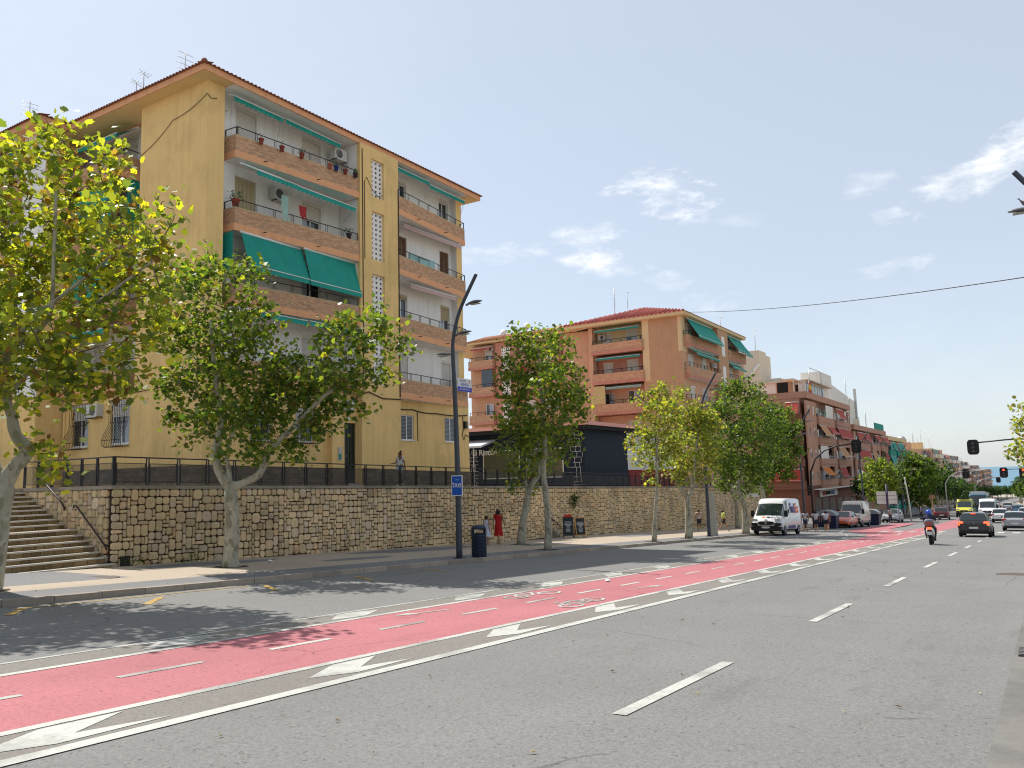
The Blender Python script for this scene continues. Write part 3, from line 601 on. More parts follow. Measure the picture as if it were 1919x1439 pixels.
def antenna(parent, org, u, v, z, h, kind=0, r=.02):
    g = MB(); g.tube([(u, v, z), (u, v, z+h)], r, 5)
    if kind == 0:
        for k in range(5): g.tube([(u-.35+.04*k, v-.2, z+h-.1-.0*k), (u+.35-.04*k, v+.2, z+h-.1)], .012, 4) if k == 0 else g.tube([(u-.3+.14*k, v-.2, z+h-.1+.0), (u-.3+.14*k, v+.2, z+h-.1)], .01, 4)
    else:
        for k in range(4): g.tube([(u-.4, v, z+h*(.55+.13*k)), (u+.4, v, z+h*(.55+.13*k)+.03)], .012, 4)
    return g.obj('television_aerial', [M_ALU], parent, org)
def grille(parent, org, a0, a1, z0, z1, p, ax='u'):
    """belly-shaped iron window grille"""
    g = MB(); P = (lambda a, d, z: (a, p-d, z)) if ax == 'u' else (lambda a, d, z: (p-d, a, z)); n_ = 11
    prof = [(.10, z1), (.10, z0+(z1-z0)*.52), (.16, z0+(z1-z0)*.42), (.30, z0+(z1-z0)*.28), (.42, z0+(z1-z0)*.13), (.38, z0+.03), (.24, z0-.03), (.04, z0)]
    for k in range(n_+1): a = a0+(a1-a0)*k/n_; g.tube([P(a, d, z) for d, z in prof], .011, 5, smooth=True)
    for d, z in (prof[0], prof[1], prof[4], prof[7]): g.tube([P(a0, d, z), P(a1, d, z)], .013, 5)
    for a in (a0, a1): g.tube([P(a, .1, z1), P(a, -.02, z1)], .012, 4)
    return g.obj('window_grille', [M_IRON], parent, org)
def tiles_edge(mb, a, b, z, step=.2, r=.065, m=0):
    a, b = Vector(a), Vector(b); d = b-a; L = d.length; un = d/L; n_ = int(L/step); rt = random.Random(4)
    nrm = Vector((-un.y, un.x))
    for k in range(n_):
        p = a+un*(k+.5)*L/n_; mb.tint = rt.random(); q = 8
        pr = [(p+un*(r*cos(t*pi/4)), r*.75*sin(t*pi/4)) for t in range(5)]
        o0 = [(x.x-nrm.x*.05, x.y-nrm.y*.05, z+h) for x, h in pr]; o1 = [(x.x+nrm.x*.45, x.y+nrm.y*.45, z+h+.13) for x, h in pr]
        mb.loft([o0, o1], m, cap=True, closed=False, smooth=True)

# ------------------------------------------------------------------ the yellow block
BO = Vector((19.82, 26.6, 1.9))
B1 = thing('apartment_building', 'five storey yellow block with brick balconies and green awnings above the stone wall', 'apartment block', Wf(*BO), DAZ)
SL = [5.98, 9.12, 12.27, 15.38]; TOP = 18.17; VB = 27.35
g = MB()
g.prism([(19.82, 26.6), (20.64, 26.6), (21.2, 27.35), (21.2, VB+.25), (27.9, VB+.25), (27.9, 26.15), (28.0, 26.15), (30.6, 26.15), (30.7, 26.15), (30.7, VB+.25), (36.98, VB+.25), (36.98, 26.95), (37.5, 26.95), (37.5, 38), (21.1, 38), (21.1, 31.4), (20.6, 31.4), (20.6, 31.02), (19.82, 31.02)], SL[0], TOP,
        0, [0, 1, 1, 2, 1, 0, 0, 0, 1, 2, 1, 0, 0, 0, 2, 2, 1, 0, 0])
g.obj('wall', [M_YELL, M_WREN, M_DARK], B1, BO)
g = MB()
g.box(20.0, 21.0, 26.6, 26.8, 1.3, SL[0]-.002); g.box(37.38, 37.5, 26.9, 38, 1.3, SL[0]-.002)
panel(g, 21.0, 26.4, 1.3, SL[0]-.002, 26.6, 26.8, [(22.1, 23.2, 3.7, 5.2), (24.5, 25.6, 3.7, 5.2)])
panel(g, 26.4, 27.95, 1.3, SL[0]-.002, 26.3, 26.6, [(27.17, 27.93, 1.3, 4.62)])
g.box(27.95, 30.7, 25.95, 26.6, 1.3, SL[0]); panel(g, 30.7, 37.5, 1.3, SL[0]-.002, 26.7, 26.9, [(31.62, 32.62, 3.98, 5.25), (35.25, 36.35, 3.98, 5.3)])
g.box(20.05, 37.36, 26.95, 38, 1.3, SL[0]-.004, 1); g.obj('wall', [M_YELL, M_DARK], B1, BO)
g = MB(); holes = [(28.72, 29.62, z0, z1) for z0, z1 in ((15.72, 17.62), (12.58, 14.98), (9.45, 11.85), (6.5, 8.8))]
panel(g, 27.9, 30.7, SL[0], TOP, 25.95, 26.15, holes); g.obj('wall', [M_YELL], B1, BO)
g = MB(); zpl_ = lambda x, y: zt(x)+.85
g.prism([(19.78, 36.2), (19.78, 26.56), (26.38, 26.56), (26.38, 26.26), (27.14, 26.26), (27.14, 26.62), (19.86, 26.62), (19.86, 36.2)], 1.2, zpl_)
g.prism([(27.96, 26.6), (27.96, 25.91), (30.74, 25.91), (30.74, 26.66), (37.54, 26.66), (37.54, 38), (37.46, 38), (37.46, 26.72), (30.66, 26.72), (30.66, 25.99), (28.02, 25.99), (28.02, 26.6)], 1.2, zpl_)
g.obj('plinth', [M_PLIN], B1, BO)
g = MB(); g.box(27.18, 27.92, 26.38, 26.42, 1.7, 4.6); g.tint = .5
for k in range(4): g.box(27.22+k*.175, 27.36+k*.175, 26.36, 26.38, 1.95, 4.5)
d = g.obj('door', [M_DOOR], B1, BO); g = MB(); g.lathe([(.0, 0), (.03, .0), (.03, -.04), (.0, -.04)], (27.3, 26.36, 3.1), 8, 0, 'y'); o = g.obj('handle', [M_ALU], d); o.location = -BO
g = MB(); g.box(27.1, 27.99, 26.0, 26.32, 1.4, 1.86); g.obj('doorstep', [M_TERR], B1, BO)
g = MB(); g.box(26.75, 26.95, 26.25, 26.3, 2.9, 3.5); g.box(26.78, 26.92, 26.24, 26.25, 2.95, 3.2, 1); g.obj('intercom', [M_ALU, M_AWN], B1, BO)
g = MB(); g.box(27.35, 27.65, 26.27, 26.3, 4.75, 4.9); g.obj('number_plate', [M_WFR], B1, BO)
# breeze-block stair lights: 3 columns of square holes
for (a0, a1, z0, z1) in holes:
    g = MB(); nr = round((z1-z0)/.235); cw, chh = (a1-a0)/3, (z1-z0)/nr; v0, v1 = 26.08, 26.14; bw = cw*.55
    for c in range(4):
        x0 = a0+c*cw-cw*.275 if c else a0; x1 = a0+c*cw+cw*.275 if c < 3 else a1
        g.box(x0, x1, v0, v1, z0, z1)
    for rr in range(nr+1):
        y0 = z0+rr*chh-chh*.27 if rr else z0; y1 = z0+rr*chh+chh*.27 if rr < nr else z1
        for c in range(3): g.box(a0+c*cw+cw*.275, a0+(c+1)*cw-cw*.275, v0, v1, y0, y1)
    g.obj('breeze_block_screen', [M_LATT], B1, BO)
    g = MB(); g.box(a0, a1, 26.142, 26.148, z0, z1); g.obj('screen_backing', [M_DARK], B1, BO)
# back walls of the balconies, windows and doors
stylesL = [('shut', 'shut'), ('shut', 'open'), ('planks', 'half'), ('shut', 'shut')]; stylesR = [('shut', 'shut'), ('box', 'half'), ('louvre', 'louvre'), ('box', 'box')]
for k, zb in enumerate(SL):
    ceil = SL[k+1] if k < 3 else TOP; fl = zb+.3; zt1 = min(fl+2.35, ceil-.12)
    OL = [(21.78, 22.9, fl, zt1), (25.55, 26.72, fl, zt1)]; OR = [(32.1, 33.0, fl, zt1-.05), (35.9, 36.75, fl, zt1-.05)]
    g = MB(); panel(g, 21.2, 27.9, zb, ceil, VB, VB+.2, OL); g.obj('wall', [M_WREN], B1, BO)
    g = MB(); panel(g, 30.7, 36.98, zb, ceil, VB, VB+.2, OR); g.obj('wall', [M_WREN], B1, BO)
    for o_, st in zip(OL, stylesL[k]): window(B1, BO, *o_, VB+.13, st)
    for o_, st in zip(OR, stylesR[k]): window(B1, BO, *o_, VB+.13, st, tone=1 if k == 1 else 0)
    balcony(B1, BO, [(21.2, 26.62), (27.9, 26.0)], zb, VB, inset=None)
    balcony(B1, BO, [(30.7, 26.02), (37.45, 26.66), (37.45, 26.95)], zb, VB, inset='noleft')
window(B1, BO, 31.62, 32.62, 3.98, 5.25, 26.80, 'blinds'); window(B1, BO, 35.25, 36.35, 3.98, 5.3, 26.80, 'blinds')
for a in (22.1, 24.5): window(B1, BO, a, a+1.1, 3.7, 5.2, 26.74, 'half'); grille(B1, BO, a-.05, a+1.15, 3.65, 5.25, 26.6)
# left flank, open balconies from v = 32.3 on
g = MB(); panel(g, 31.0, 36.2, 1.3, SL[0]-.002, 19.82, 20.0, [(31.3, 32.6, 3.75, 5.55), (34.3, 35.5, 3.75, 5.55)], ax='v'); g.obj('wall', [M_YELL], B1, BO)
g = MB(); g.box(19.82, 20.0, 26.6, 31.0, 1.3, SL[0]-.003); g.obj('wall', [M_YELL], B1, BO)
for a in (31.3, 34.3):
    window(B1, BO, a, a+1.25, 3.75, 5.55, 19.92, 'half', ax='v'); grille(B1, BO, a-.05, a+1.3, 3.65, 5.6, 19.82, ax='v')
acunit(B1, BO, 33.2, 19.82, 4.95, ax='v')
for k, zb in enumerate(SL):
    ceil = SL[k+1] if k < 3 else TOP
    g = MB(); fl = zb+.3; zt1 = fl+2.2; op = [(32.9, 34.0, fl, zt1), (34.9, 35.9, fl, zt1)]
    panel(g, 31.4, 38, zb, ceil, 20.9, 21.1, op, ax='v'); g.obj('wall', [M_WREN], B1, BO)
    for o_, st in zip(op, ('shut', 'half')): window(B1, BO, *o_, 21.03, st, ax='v')
    g = MB(); g.prism([(20.9, 32.2), (20.9, 38), (19.6, 38), (19.72, 32.2)], zb, zb+.3); s = g.obj('balcony', [M_ORNG], B1, BO)
    g = MB(); g.wallpath([(20.88, 32.24), (19.76, 32.24), (19.64, 38)][::-1], .12, zb+.3, zb+.95); o = g.obj('parapet', [M_BRK], s); o.location = -BO
    g = MB(); g.wallpath([(20.88, 32.23), (19.75, 32.23), (19.63, 38)][::-1], .15, zb+.95, zb+.99); o = g.obj('parapet_cap', [M_BRKC], s); o.location = -BO
    g = MB(); railing(g, [(20.85, 32.3), (19.82, 32.3), (19.7, 38)], zb+.99); o = g.obj('railing', [M_POLE], s); o.location = -BO
# eaves
g = MB(); ze = 18.14
g.prism([(19.2, 26.0), (38.15, 26.0), (38.15, 38), (19.2, 38)], ze, 18.4, 0); 
g.obj('eaves', [M_ORNG], B1, BO)
g = MB(); g.quad((19.24, 26.04, ze-.006), (20.64, 26.04, ze-.006), (20.64, 37.9, ze-.006), (19.24, 37.9, ze-.006)); g.obj('soffit', [M_SOFF], B1, BO); g = MB(); g.quad((36.98, 26.04, ze-.006), (38.1, 26.04, ze-.006), (38.1, 37.9, ze-.006), (36.98, 37.9, ze-.006)); g.obj('soffit', [M_SOFF], B1, BO); g = MB(); g.quad((27.9, 26.02, ze-.006), (30.7, 26.02, ze-.006), (30.7, 27, ze-.006), (27.9, 27, ze-.006)); g.obj('soffit', [M_SOFF], B1, BO)
for a, b in ((20.66, 27.88), (30.72, 36.96)): g = MB(); g.quad((a, 26.05, ze-.006), (b, 26.05, ze-.006), (b, VB, ze-.006), (a, VB, ze-.006)); g.obj('soffit', [M_SOFW], B1, BO)
g = MB(); h = 1.55; a0, a1, b0, b1 = 19.1, 38.25, 25.9, 38.1
g.add([(a0, b0, 18.40), (a1, b0, 18.40), (a1, b1, 18.40), (a0, b1, 18.40), (25, 32, 18.40+h), (32.3, 32, 18.40+h)], [(0, 1, 5, 4), (1, 2, 5), (2, 3, 4, 5), (3, 0, 4), (0, 3, 2, 1)]); rf = g.obj('roof', [M_TILE], B1, BO)
g = MB(); tiles_edge(g, (19.1, 25.93), (38.25, 25.93), 18.40); tiles_edge(g, (19.13, 38), (19.13, 25.9), 18.40); o = g.obj('tile_courses', [M_TILE], rf); o.location = -BO; o['kind'] = 'stuff'
g = MB(); g.lathe([(.02, .10), (.09, .08), (.13, 0), (.13, -.08)], (19.18, 25.98, 18.46), 10); o = g.obj('hip_cap', [M_TILE], rf); o.location = -BO
for u, v, h_, kd in ((20.6, 29.2, 1.9, 1), (19.6, 30.6, 1.0, 0), (19.9, 31.6, 1.0, 0)): antenna(B1, BO, u, v, 18.6, h_, kd)
# awnings of the front: top floor rolled up, 4th half out, 3rd let right down
awning(B1, BO, 21.0, 23.6, 26.75, 18.0, .28, .12); awning(B1, BO, 23.72, 27.1, 26.7, 18.0, .28, .12)
awning(B1, BO, 21.55, 23.75, 26.7, 15.2, 1.0, .5); awning(B1, BO, 23.9, 27.6, 26.7, 15.15, .75, .35)
awning(B1, BO, 21.45, 24.75, 26.50, 12.2, .55, 1.45, arms=False); awning(B1, BO, 24.72, 27.95, 26.32, 12.22, .42, 1.5, arms=False)
g = MB(); g.loft([[(21.13, 26.6+.2*k, z) for k in range(5)] for z in (12.2, 11.5, 10.6)], closed=False, cap=False, smooth=True); g.obj('awning', [M_AWN], B1, BO)
awning(B1, BO, 21.5, 24.7, 26.6, 9.05, .5, .12, arms=False); awning(B1, BO, 24.8, 27.6, 26.5, 9.05, .5, .12, arms=False)
awning(B1, BO, 30.75, 33.6, 26.55, 18.0, .35, .05, m=M_AWN); awning(B1, BO, 33.75, 37.0, 26.6, 17.98, .3, .12)
awning(B1, BO, 32.2, 36.2, 26.75, 12.2, .3, .14, m=M_AWNP, arms=False); awning(B1, BO, 31.8, 36.9, 26.8, 15.3, .25, .08, m=M_AWNP, arms=False)
awning(B1, BO, 32.5, 36.0, 20.6, 17.95, 1.0, .6, ax='v')
g = MB(); g.loft([[(19.7, 32.45+.4*k, z) for k in range(10)] for z in (15.35, 14.2, 12.9)], closed=False, cap=False); g.loft([[(20.75-.25*k, 32.22, z) for k in range(4)] for z in (15.35, 14.2, 12.9)], closed=False, cap=False); g.obj('awning', [M_AWN], B1, BO)
g = MB(); g.loft([[(19.7, 33+.4*k, z) for k in range(8)] for z in (12.2, 11.2, 10.3)], closed=False, cap=False); g.obj('awning', [M_AWN], B1, BO)
awning(B1, BO, 32.6, 36.0, 20.3, 9.0, .8, .3, ax='v', arms=False)
acunit(B1, BO, 26.95, 26.95, 17.25); acunit(B1, BO, 23.6, 27.25, 14.35, w=.7); acunit(B1, BO, 26.9, 26.3, 5.15, w=.6, h=.5)
# glass wind guard, banner, cables, downpipes
g = MB(); g.box(31.9, 34.1, 26.3, 26.31, 13.26, 13.66); o = g.obj('glass_guard', [mat('frosted_glass', (.25, .42, .40), .25, .1, 3)], B1, BO)
def cable(pts, r=.014, name='cable', parent=B1, org=BO, m=M_CABLE, sag=0):
    g = MB(); P = []
    for i in range(len(pts)-1):
        a, b = Vector(pts[i]), Vector(pts[i+1]); n_ = 6 if sag else 1
        for k in range(n_): t = k/n_; p = a.lerp(b, t); p.z -= sag*4*t*(1-t); P.append(p)
    P.append(Vector(pts[-1])); g.tube(P, r, 5); return g.obj(name, [m], parent, org)
cable([(19.80, 31.0, 16.0), (19.79, 28.8, 17.0), (19.79, 26.58, 17.55), (20.2, 26.57, 17.5), (21.3, 27.28, 17.55)], .012, sag=.12)
cable([(28.05, 25.93, 17.9), (28.08, 25.93, 9), (28.02, 25.93, 6.05)], .022); cable([(30.68, 25.93, 16.6), (30.66, 25.93, 6.0)], .03); cable([(28.2, 25.93, 12.5), (28.2, 25.93, 16.3), (28.35, 25.93, 16.55), (28.7, 25.95, 16.1), (29.3, 26.05, 15.85), (29.6, 26.05, 16.0)], .016)
cable([(27.0, 26.25, 5.3), (27.9, 25.9, 5.95), (28.4, 25.92, 6.1), (29.4, 25.92, 5.85), (30.7, 25.92, 5.9)], .03)
cable([(30.75, 26.66, 5.6), (32.5, 26.66, 5.55), (34.5, 26.66, 5.45), (37.3, 26.66, 5.5)], .03, sag=.06); cable([(32.9, 26.68, 5.5), (32.92, 26.68, 3.95)], .02)
cable([(36.9, 26.67, 5.4), (36.95, 26.67, 4.7), (36.8, 26.66, 4.4), (36.95, 26.66, 4.1), (37.1, 26.66, 4.4), (37.45, 26.66, 4.3)], .02)
g = MB(); g.box(37.0, 37.22, 26.58, 26.7, 4.75, 5.15); g.obj('meter_box', [M_POLE], B1, BO)
cable([(19.79, 36.15, 5.9), (19.79, 36.15, 1.95)], .055, 'downpipe', m=M_YELL); cable([(19.78, 36.1, 5.8), (19.78, 33.2, 5.85), (19.78, 29, 5.9), (19.78, 26.6, 5.95)], .016, sag=.05)
for k, zb in enumerate(SL):
    for u in (22.6, 25.4, 32.5, 35.2):
        g = MB(); v = 26.0+(27.9-u)*.093 if u < 28 else 26.02+(u-30.7)*.095; g.tube([(u, v, zb+.2), (u, v-.22, zb+.17)], .02, 5); g.obj('waterspout', [M_CABLE], B1, BO)

# ------------------------------------------------------------------ yellow block behind on the left
CO = Vector((18.6, 36.3, 1.9)); B1b = thing('apartment_building', 'second yellow block with a tiled roof, mostly hidden by the nearest plane tree', 'apartment block', Wf(*CO), DAZ)
g = MB(); g.prism([(18.6, 36.3), (19.6, 36.3), (19.6, 40), (24, 40), (24, 62), (18.6, 62), (18.6, 50.2), (19.7, 50.2), (19.7, 38.2), (18.6, 38.2)], SL[0], TOP, 0, [0]*7+[1, 1, 1]); g.obj('wall', [M_YELL, M_WREN], B1b, CO)
g = MB(); panel(g, 36.3, 62, 1.3, SL[0], 18.6, 18.8, [(39.5, 40.7, 3.75, 5.7), (43, 44.2, 3.75, 5.7)], ax='v'); g.box(18.6, 19.84, 36.28, 36.4, 1.3, SL[0]-.001); g.box(18.8, 24, 36.42, 62, 1.3, SL[0]-.003, 1); g.obj('wall', [M_YELL, M_DARK], B1b, CO)
for a in (39.5, 43): window(B1b, CO, a, a+1.2, 3.75, 5.7, 18.7, 'half', ax='v')
for k, zb in enumerate(SL):
    for a in (39.6, 44, 47.5): window(B1b, CO, a, a+1.1, zb+.3, zb+2.4, 19.64, ('shut', 'half')[k % 2], ax='v')
    g = MB(); g.prism([(19.7, 38.3), (19.7, 50.1), (18.5, 50.1), (18.5, 38.3)], zb, zb+.3); s = g.obj('balcony', [M_ORNG], B1b, CO)
    g = MB(); g.wallpath([(19.6, 38.34), (18.54, 38.34), (18.54, 50.1)][::-1], .12, zb+.3, zb+.95); o = g.obj('parapet', [M_BRK], s); o.location = -CO
    g = MB(); railing(g, [(19.6, 38.4), (18.6, 38.4), (18.6, 50.1)], zb+.95); o = g.obj('railing', [M_POLE], s); o.location = -CO
    awning(B1b, CO, 38.8, 43, 19.5, zb+2.95, .9, .5, ax='v', arms=False)
g = MB(); g.prism([(17.95, 35.6), (24.5, 35.6), (24.5, 63), (17.95, 63)], 18.14, 18.4); g.obj('eaves', [M_ORNG], B1b, CO)
g = MB(); g.add([(17.85, 35.5, 18.4), (24.6, 35.5, 18.4), (24.6, 63, 18.4), (17.85, 63, 18.4), (21.2, 39, 19.4), (21.2, 60, 19.4)], [(0, 1, 4), (1, 2, 5, 4), (2, 3, 5), (3, 0, 4, 5), (0, 3, 2, 1)]); rf = g.obj('roof', [M_TILE], B1b, CO)
g = MB(); tiles_edge(g, (17.88, 63), (17.88, 35.5), 18.4); tiles_edge(g, (17.85, 35.53), (24, 35.53), 18.4); o = g.obj('tile_courses', [M_TILE], rf); o.location = -CO; o['kind'] = 'stuff'
antenna(B1b, CO, 18.9, 38.5, 18.6, 1.6, 1)

# ------------------------------------------------------------------ pots, washing, banner
M_POT = mat('pot_terracotta', (.30, .07, .05), .8, .1, 8); M_POTB = mat('pot_blue', (.03, .05, .22), .5, .1, 8); M_POTP = mat('pot_pink', (.45, .13, .10), .8); M_LEAFD = mat('pot_leaves', (.045, .11, .03), .8, .35, 20); M_FLOW = mat('pot_flowers', (.30, .02, .14), .8, .3, 20); M_POTD = mat('pot_dark', (.06, .04, .05), .7)
def flower_pot(u, v, z, m, kind, label, s=1):
    o = thing('flower_pot', label, 'flower pot', Wf(u, v, z), DAZ, 'pots on the balconies of the yellow block'); g = MB()
    g.lathe([(.07*s, 0), (.11*s, .2*s), (.125*s, .2*s), (.125*s, .24*s), (.1*s, .24*s), (.09*s, .21*s)], n=12); g.obj('pot', [m], o)
    g = MB(); r = random.Random(int(u*100)); n_ = {'twig': 9, 'bush': 60, 'flower': 40, 'cactus': 0}[kind]; H_ = {'twig': .25, 'bush': .22, 'flower': .18, 'cactus': .2}[kind]*s
    if kind == 'cactus': g.lathe([(.04, .2), (.09, .28), (.09, .38), (.03, .46)], n=8)
    for k in range(n_):
        a, rr = r.uniform(0, 6.28), r.uniform(.02, .2 if kind != 'twig' else .1)*s; p = Vector((rr*cos(a), rr*sin(a), .24*s+r.uniform(0, H_))); d = Vector((r.uniform(-1, 1), r.uniform(-1, 1), r.uniform(-.3, 1)))*.06*s; e = d.orthogonal().normalized()*.03*s
        g.add([p-e, p+d, p+e, p-d*.3], [(0, 1, 2, 3)], 1 if kind == 'flower' and k % 2 else 0); 
        if k % 6 == 0: g.tube([(0, 0, .2*s), p], .006, 3)
    g.obj('plant', [M_LEAFD, M_FLOW], o)
zp5 = SL[3]+.99-.12; pv = lambda u: 26.0+(27.9-u)*.093-.12
for u, m, kd, lb in ((22.35, M_POT, 'twig', 'dark red pot with a spindly twig on the top balcony rail, nearest the corner'), (23.4, M_POT, 'twig', 'small dark red pot, second from the corner on the top balcony rail'), (24.45, M_POT, 'bush', 'tall red pot in the middle of the top balcony rail'),
                     (26.05, M_POTP, 'twig', 'pale pink pot beside the blue one on the top balcony'), (26.4, M_POTB, 'bush', 'blue pot with a bushy green plant on the top balcony rail'), (26.95, M_POT, 'flower', 'red pot overflowing with purple leaves on the top balcony rail'), (27.55, M_POTD, 'cactus', 'dark pot with a round cactus beside the stair tower')):
    flower_pot(u, pv(u), zp5, m, kd, lb)
flower_pot(21.35, 26.75, SL[2]+.99, M_POT, 'bush', 'large maroon pot with a green cushion plant on the corner of the second balcony down', 1.5); flower_pot(27.3, 26.1, SL[2]+.97, M_POTD, 'bush', 'low trough of green leaves at the tower end of the second balcony down', 1.1)
def cloth(u, v, z, w, h, m, label, cat='towel', wv=3):
    g = MB(); rows = [[(u+w*i/8, v+.03*sin(i*wv+k), z-h*k/6*(1-.15*sin(i*1.3))) for i in range(9)] for k in range(7)]; g.loft(rows, closed=False, cap=False)
    o = g.obj('hanging_cloth' if cat == 'towel' else 'hanging_garment', [m], None, (u, v, z)); o.location = Wf(u, v, z); o.rotation_euler = (0, 0, DAZ); tag(o, label, cat)
cloth(23.45, 26.35, 14.35, .38, 1.05, mat('mint_cloth', (.36, .55, .47), .8, .1, 4), 'mint green cloth hanging over the balcony rail below the open awning'); cloth(24.55, 26.45, 14.2, .42, .55, mat('red_cloth', (.42, .04, .04), .8, .3, 6), 'red washing hung on the second balcony from the top', 'washing')
M_BAN = mat('banner_white', (.62, .62, .62), .6, .05, 5); M_BLUE = mat('banner_blue', (.03, .05, .42), .6); M_REDP = mat('print_red', (.50, .05, .04), .6)
o = thing('sale_banner', 'blue and white VENDE banner with a phone number tied to the lowest right balcony', 'banner', Wf(36.1, 26.42, 6.9), DAZ); g = MB(); g.box(0, 1.35, -.012, .012, -.12, .62); g.obj('cloth', [M_BAN], o); g = MB(); g.box(.02, 1.34, -.018, -.013, -.11, .14); g.obj('blue_band', [M_BLUE], o)
text_mesh('VENDE', .24, M_BLUE, .002, o, 'lettering', (.68, -.016, .27)); text_mesh('652 88 46 15', .19, M_BAN, .002, o, 'phone_number', (.68, -.021, .015)); text_mesh('PALLETER', .13, MATS['rail_black'], .002, o, 'lettering', (.5, -.016, .48)); text_mesh('X', .24, M_REDP, .002, o, 'logo', (1.15, -.016, .46))
# ================================================================== the pink-brown block beyond the bar
M_PINK = mat('render_pink', (.52, .24, .17), .9, .08, 2, streak=.15, stain=.15); M_SALM = mat('render_salmon', (.60, .35, .22), .9, .06, 1.5, streak=.1, stain=.1); M_CREA = mat('render_cream', (.66, .50, .28), .9, .06, 1.5, streak=.1)
M_BRWN = mat('render_brown', (.48, .29, .165), .9, .06, 1.2, streak=.1, stain=.1)
DO = Vector((76.0, 28.15, .6)); B2 = thing('apartment_building', 'pinkish brown apartment block with a red tiled roof and one blank flank, beyond the bar', 'apartment block', Wf(*DO), DAZ)
S2 = [8.15, 11.35, 14.5]; T2 = 17.55; U = 76.0
g = MB(); g.prism([(U, 28.15), (95, 28.15), (95, 42), (78.5, 42), (78.5, 38.3), (U+1.3, 38.3), (U+1.3, 32.3), (U, 32.3)], -3, T2, 0, [2, 2, 2, 2, 1, 1, 2, 0], True); g.obj('wall', [M_BRWN, M_PINK, M_SALM], B2, DO)
g = MB(); g.box(U-.004, 77.3, 28.14, 28.5, 14.0, T2, 0); g.box(U-.006, U+.03, 31.6, 32.3, 11.3, T2, 0); g.obj('corner_strip', [M_CREA], B2, DO)
g = MB(); g.prism([(U, 37.95), (77.0, 37.95), (77.0, 42), (77.6, 42), (77.6, 54.5), (95, 54.5), (95, 60), (85, 60), (85, 38), (U+.2, 38.5)], -3, T2-.1, 0, None); g.obj('wall', [M_SALM], B2, DO)
VF = U+1.25
PKM = (M_PINK, M_BRK, M_BRKC, M_IRON)
for k, zb in enumerate(S2+[5.0]):
    ceil = zb+3.1 if zb != 14.5 else T2; st = [('open', 'open'), ('shut', 'shut'), ('shut', 'half'), ('shut', 'shut')][k]
    g = MB(); op = [(33.3, 34.6, zb+.35, zb+2.5), (36.2, 37.3, zb+.35, zb+2.4)]; panel(g, 32.3, 37.95, zb, ceil, VF-.1, VF+.04, op, ax='v'); g.obj('wall', [[M_SALM, M_PINK, M_CREA, M_SALM][k]], B2, DO)
    for o_, s_ in zip(op, st[::-1]): window(B2, DO, *o_, VF, s_, ax='v')
    if zb > 6:
        g = MB(); g.prism([(VF, 32.2), (VF, 38.0), (U-.25, 38.0), (U-.35, 32.2)], zb, zb+.32); s = g.obj('balcony', [M_PINK], B2, DO)
        g = MB(); g.wallpath([(VF, 38), (U-.2, 38), (U-.3, 32.24), (VF, 32.24)], .12, zb+.32, zb+1.12); o = g.obj('parapet', [M_BRK], s); o.location = -DO
        g = MB(); railing(g, [(U-.1, 37.9), (U-.2, 32.4), (VF, 32.4)], zb+1.12, .38, 1.1, .022); o = g.obj('railing', [M_IRON], s); o.location = -DO
for z, dr, m in ((17.3, .25, M_AWN), (14.35, .25, M_AWN), (11.2, .2, mat('awning_pale_green', (.22, .36, .30), .8, .1, 3))): awning(B2, DO, 32.6, 37.6, VF-.1, z, 1.25, dr, ax='v', m=m, arms=False)
acunit(B2, DO, 36.9, VF-.1, 16.2, ax='v')
g = MB(); g.box(U-.2, U-.15, 36.6, 37.9, 9.3, 11.2); g.obj('side_screen', [mat('yellow_screen', (.50, .40, .18), .8, .1, 3)], B2, DO)
# long wing: stair tower with blocks, balconies either side
WU = 77.5
g = MB(); g.box(WU-.45, WU, 48.0, 50.9, -3, T2-.1); g.obj('stair_tower', [M_PINK], B2, DO)
for z0 in (14.2, 11.1, 8.0):
    g = MB(); a0, a1, z1 = 48.9, 50.0, z0+2.6; d0, d1 = WU-.52, WU-.46; c = (a1-a0)/4; h = (z1-z0)/9
    for i in range(5): x = a0+i*c; g.box(d0, d1, x-c*.25 if i else x, x+c*.25 if i < 4 else x, z0, z1)
    for j in range(10): y = z0+j*h; g.box(d0+.002, d1-.002, a0, a1, y-h*.27 if j else y, y+h*.27 if j < 9 else y)
    g.obj('breeze_block_screen', [M_LATT], B2, DO); g = MB(); g.box(WU-.459, WU-.452, a0, a1, z0, z1); g.obj('screen_backing', [M_DARK], B2, DO)
for (va, vb_, sts) in ((51.0, 54.4, ('half', 'open', 'open')), (42.3, 47.9, ('shut', 'half', 'half'))):
    for k, zb in enumerate(S2):
        w_ = vb_-va; s_ = sts[2-k] if k < 3 else 'shut'
        for a in ((va+.6, va+1.6), (vb_-1.9, vb_-.9))[:2 if w_ > 4 else 1]: window(B2, DO, a[0], a[1], zb+.4, zb+2.4, WU-.02 if va < 45 else WU-.02, s_, ax='v')
        g = MB(); g.box(WU-1.0, WU, va, vb_, zb, zb+.3); s = g.obj('balcony', [M_PINK], B2, DO)
        g = MB(); g.wallpath([(WU, vb_-.02), (WU-.97, vb_-.02), (WU-.97, va+.02), (WU, va+.02)], .12, zb+.3, zb+1.05); o = g.obj('parapet', [M_BRK], s); o.location = -DO
        g = MB(); railing(g, [(WU-.9, vb_-.1), (WU-.9, va+.1), (WU, va+.1)], zb+1.05, .38, 1.1, .022); o = g.obj('railing', [M_IRON], s); o.location = -DO
    awning(B2, DO, va+.3, vb_-.3, WU-.1, 17.2, .8, .2, m=M_AWNR, ax='v', arms=False)
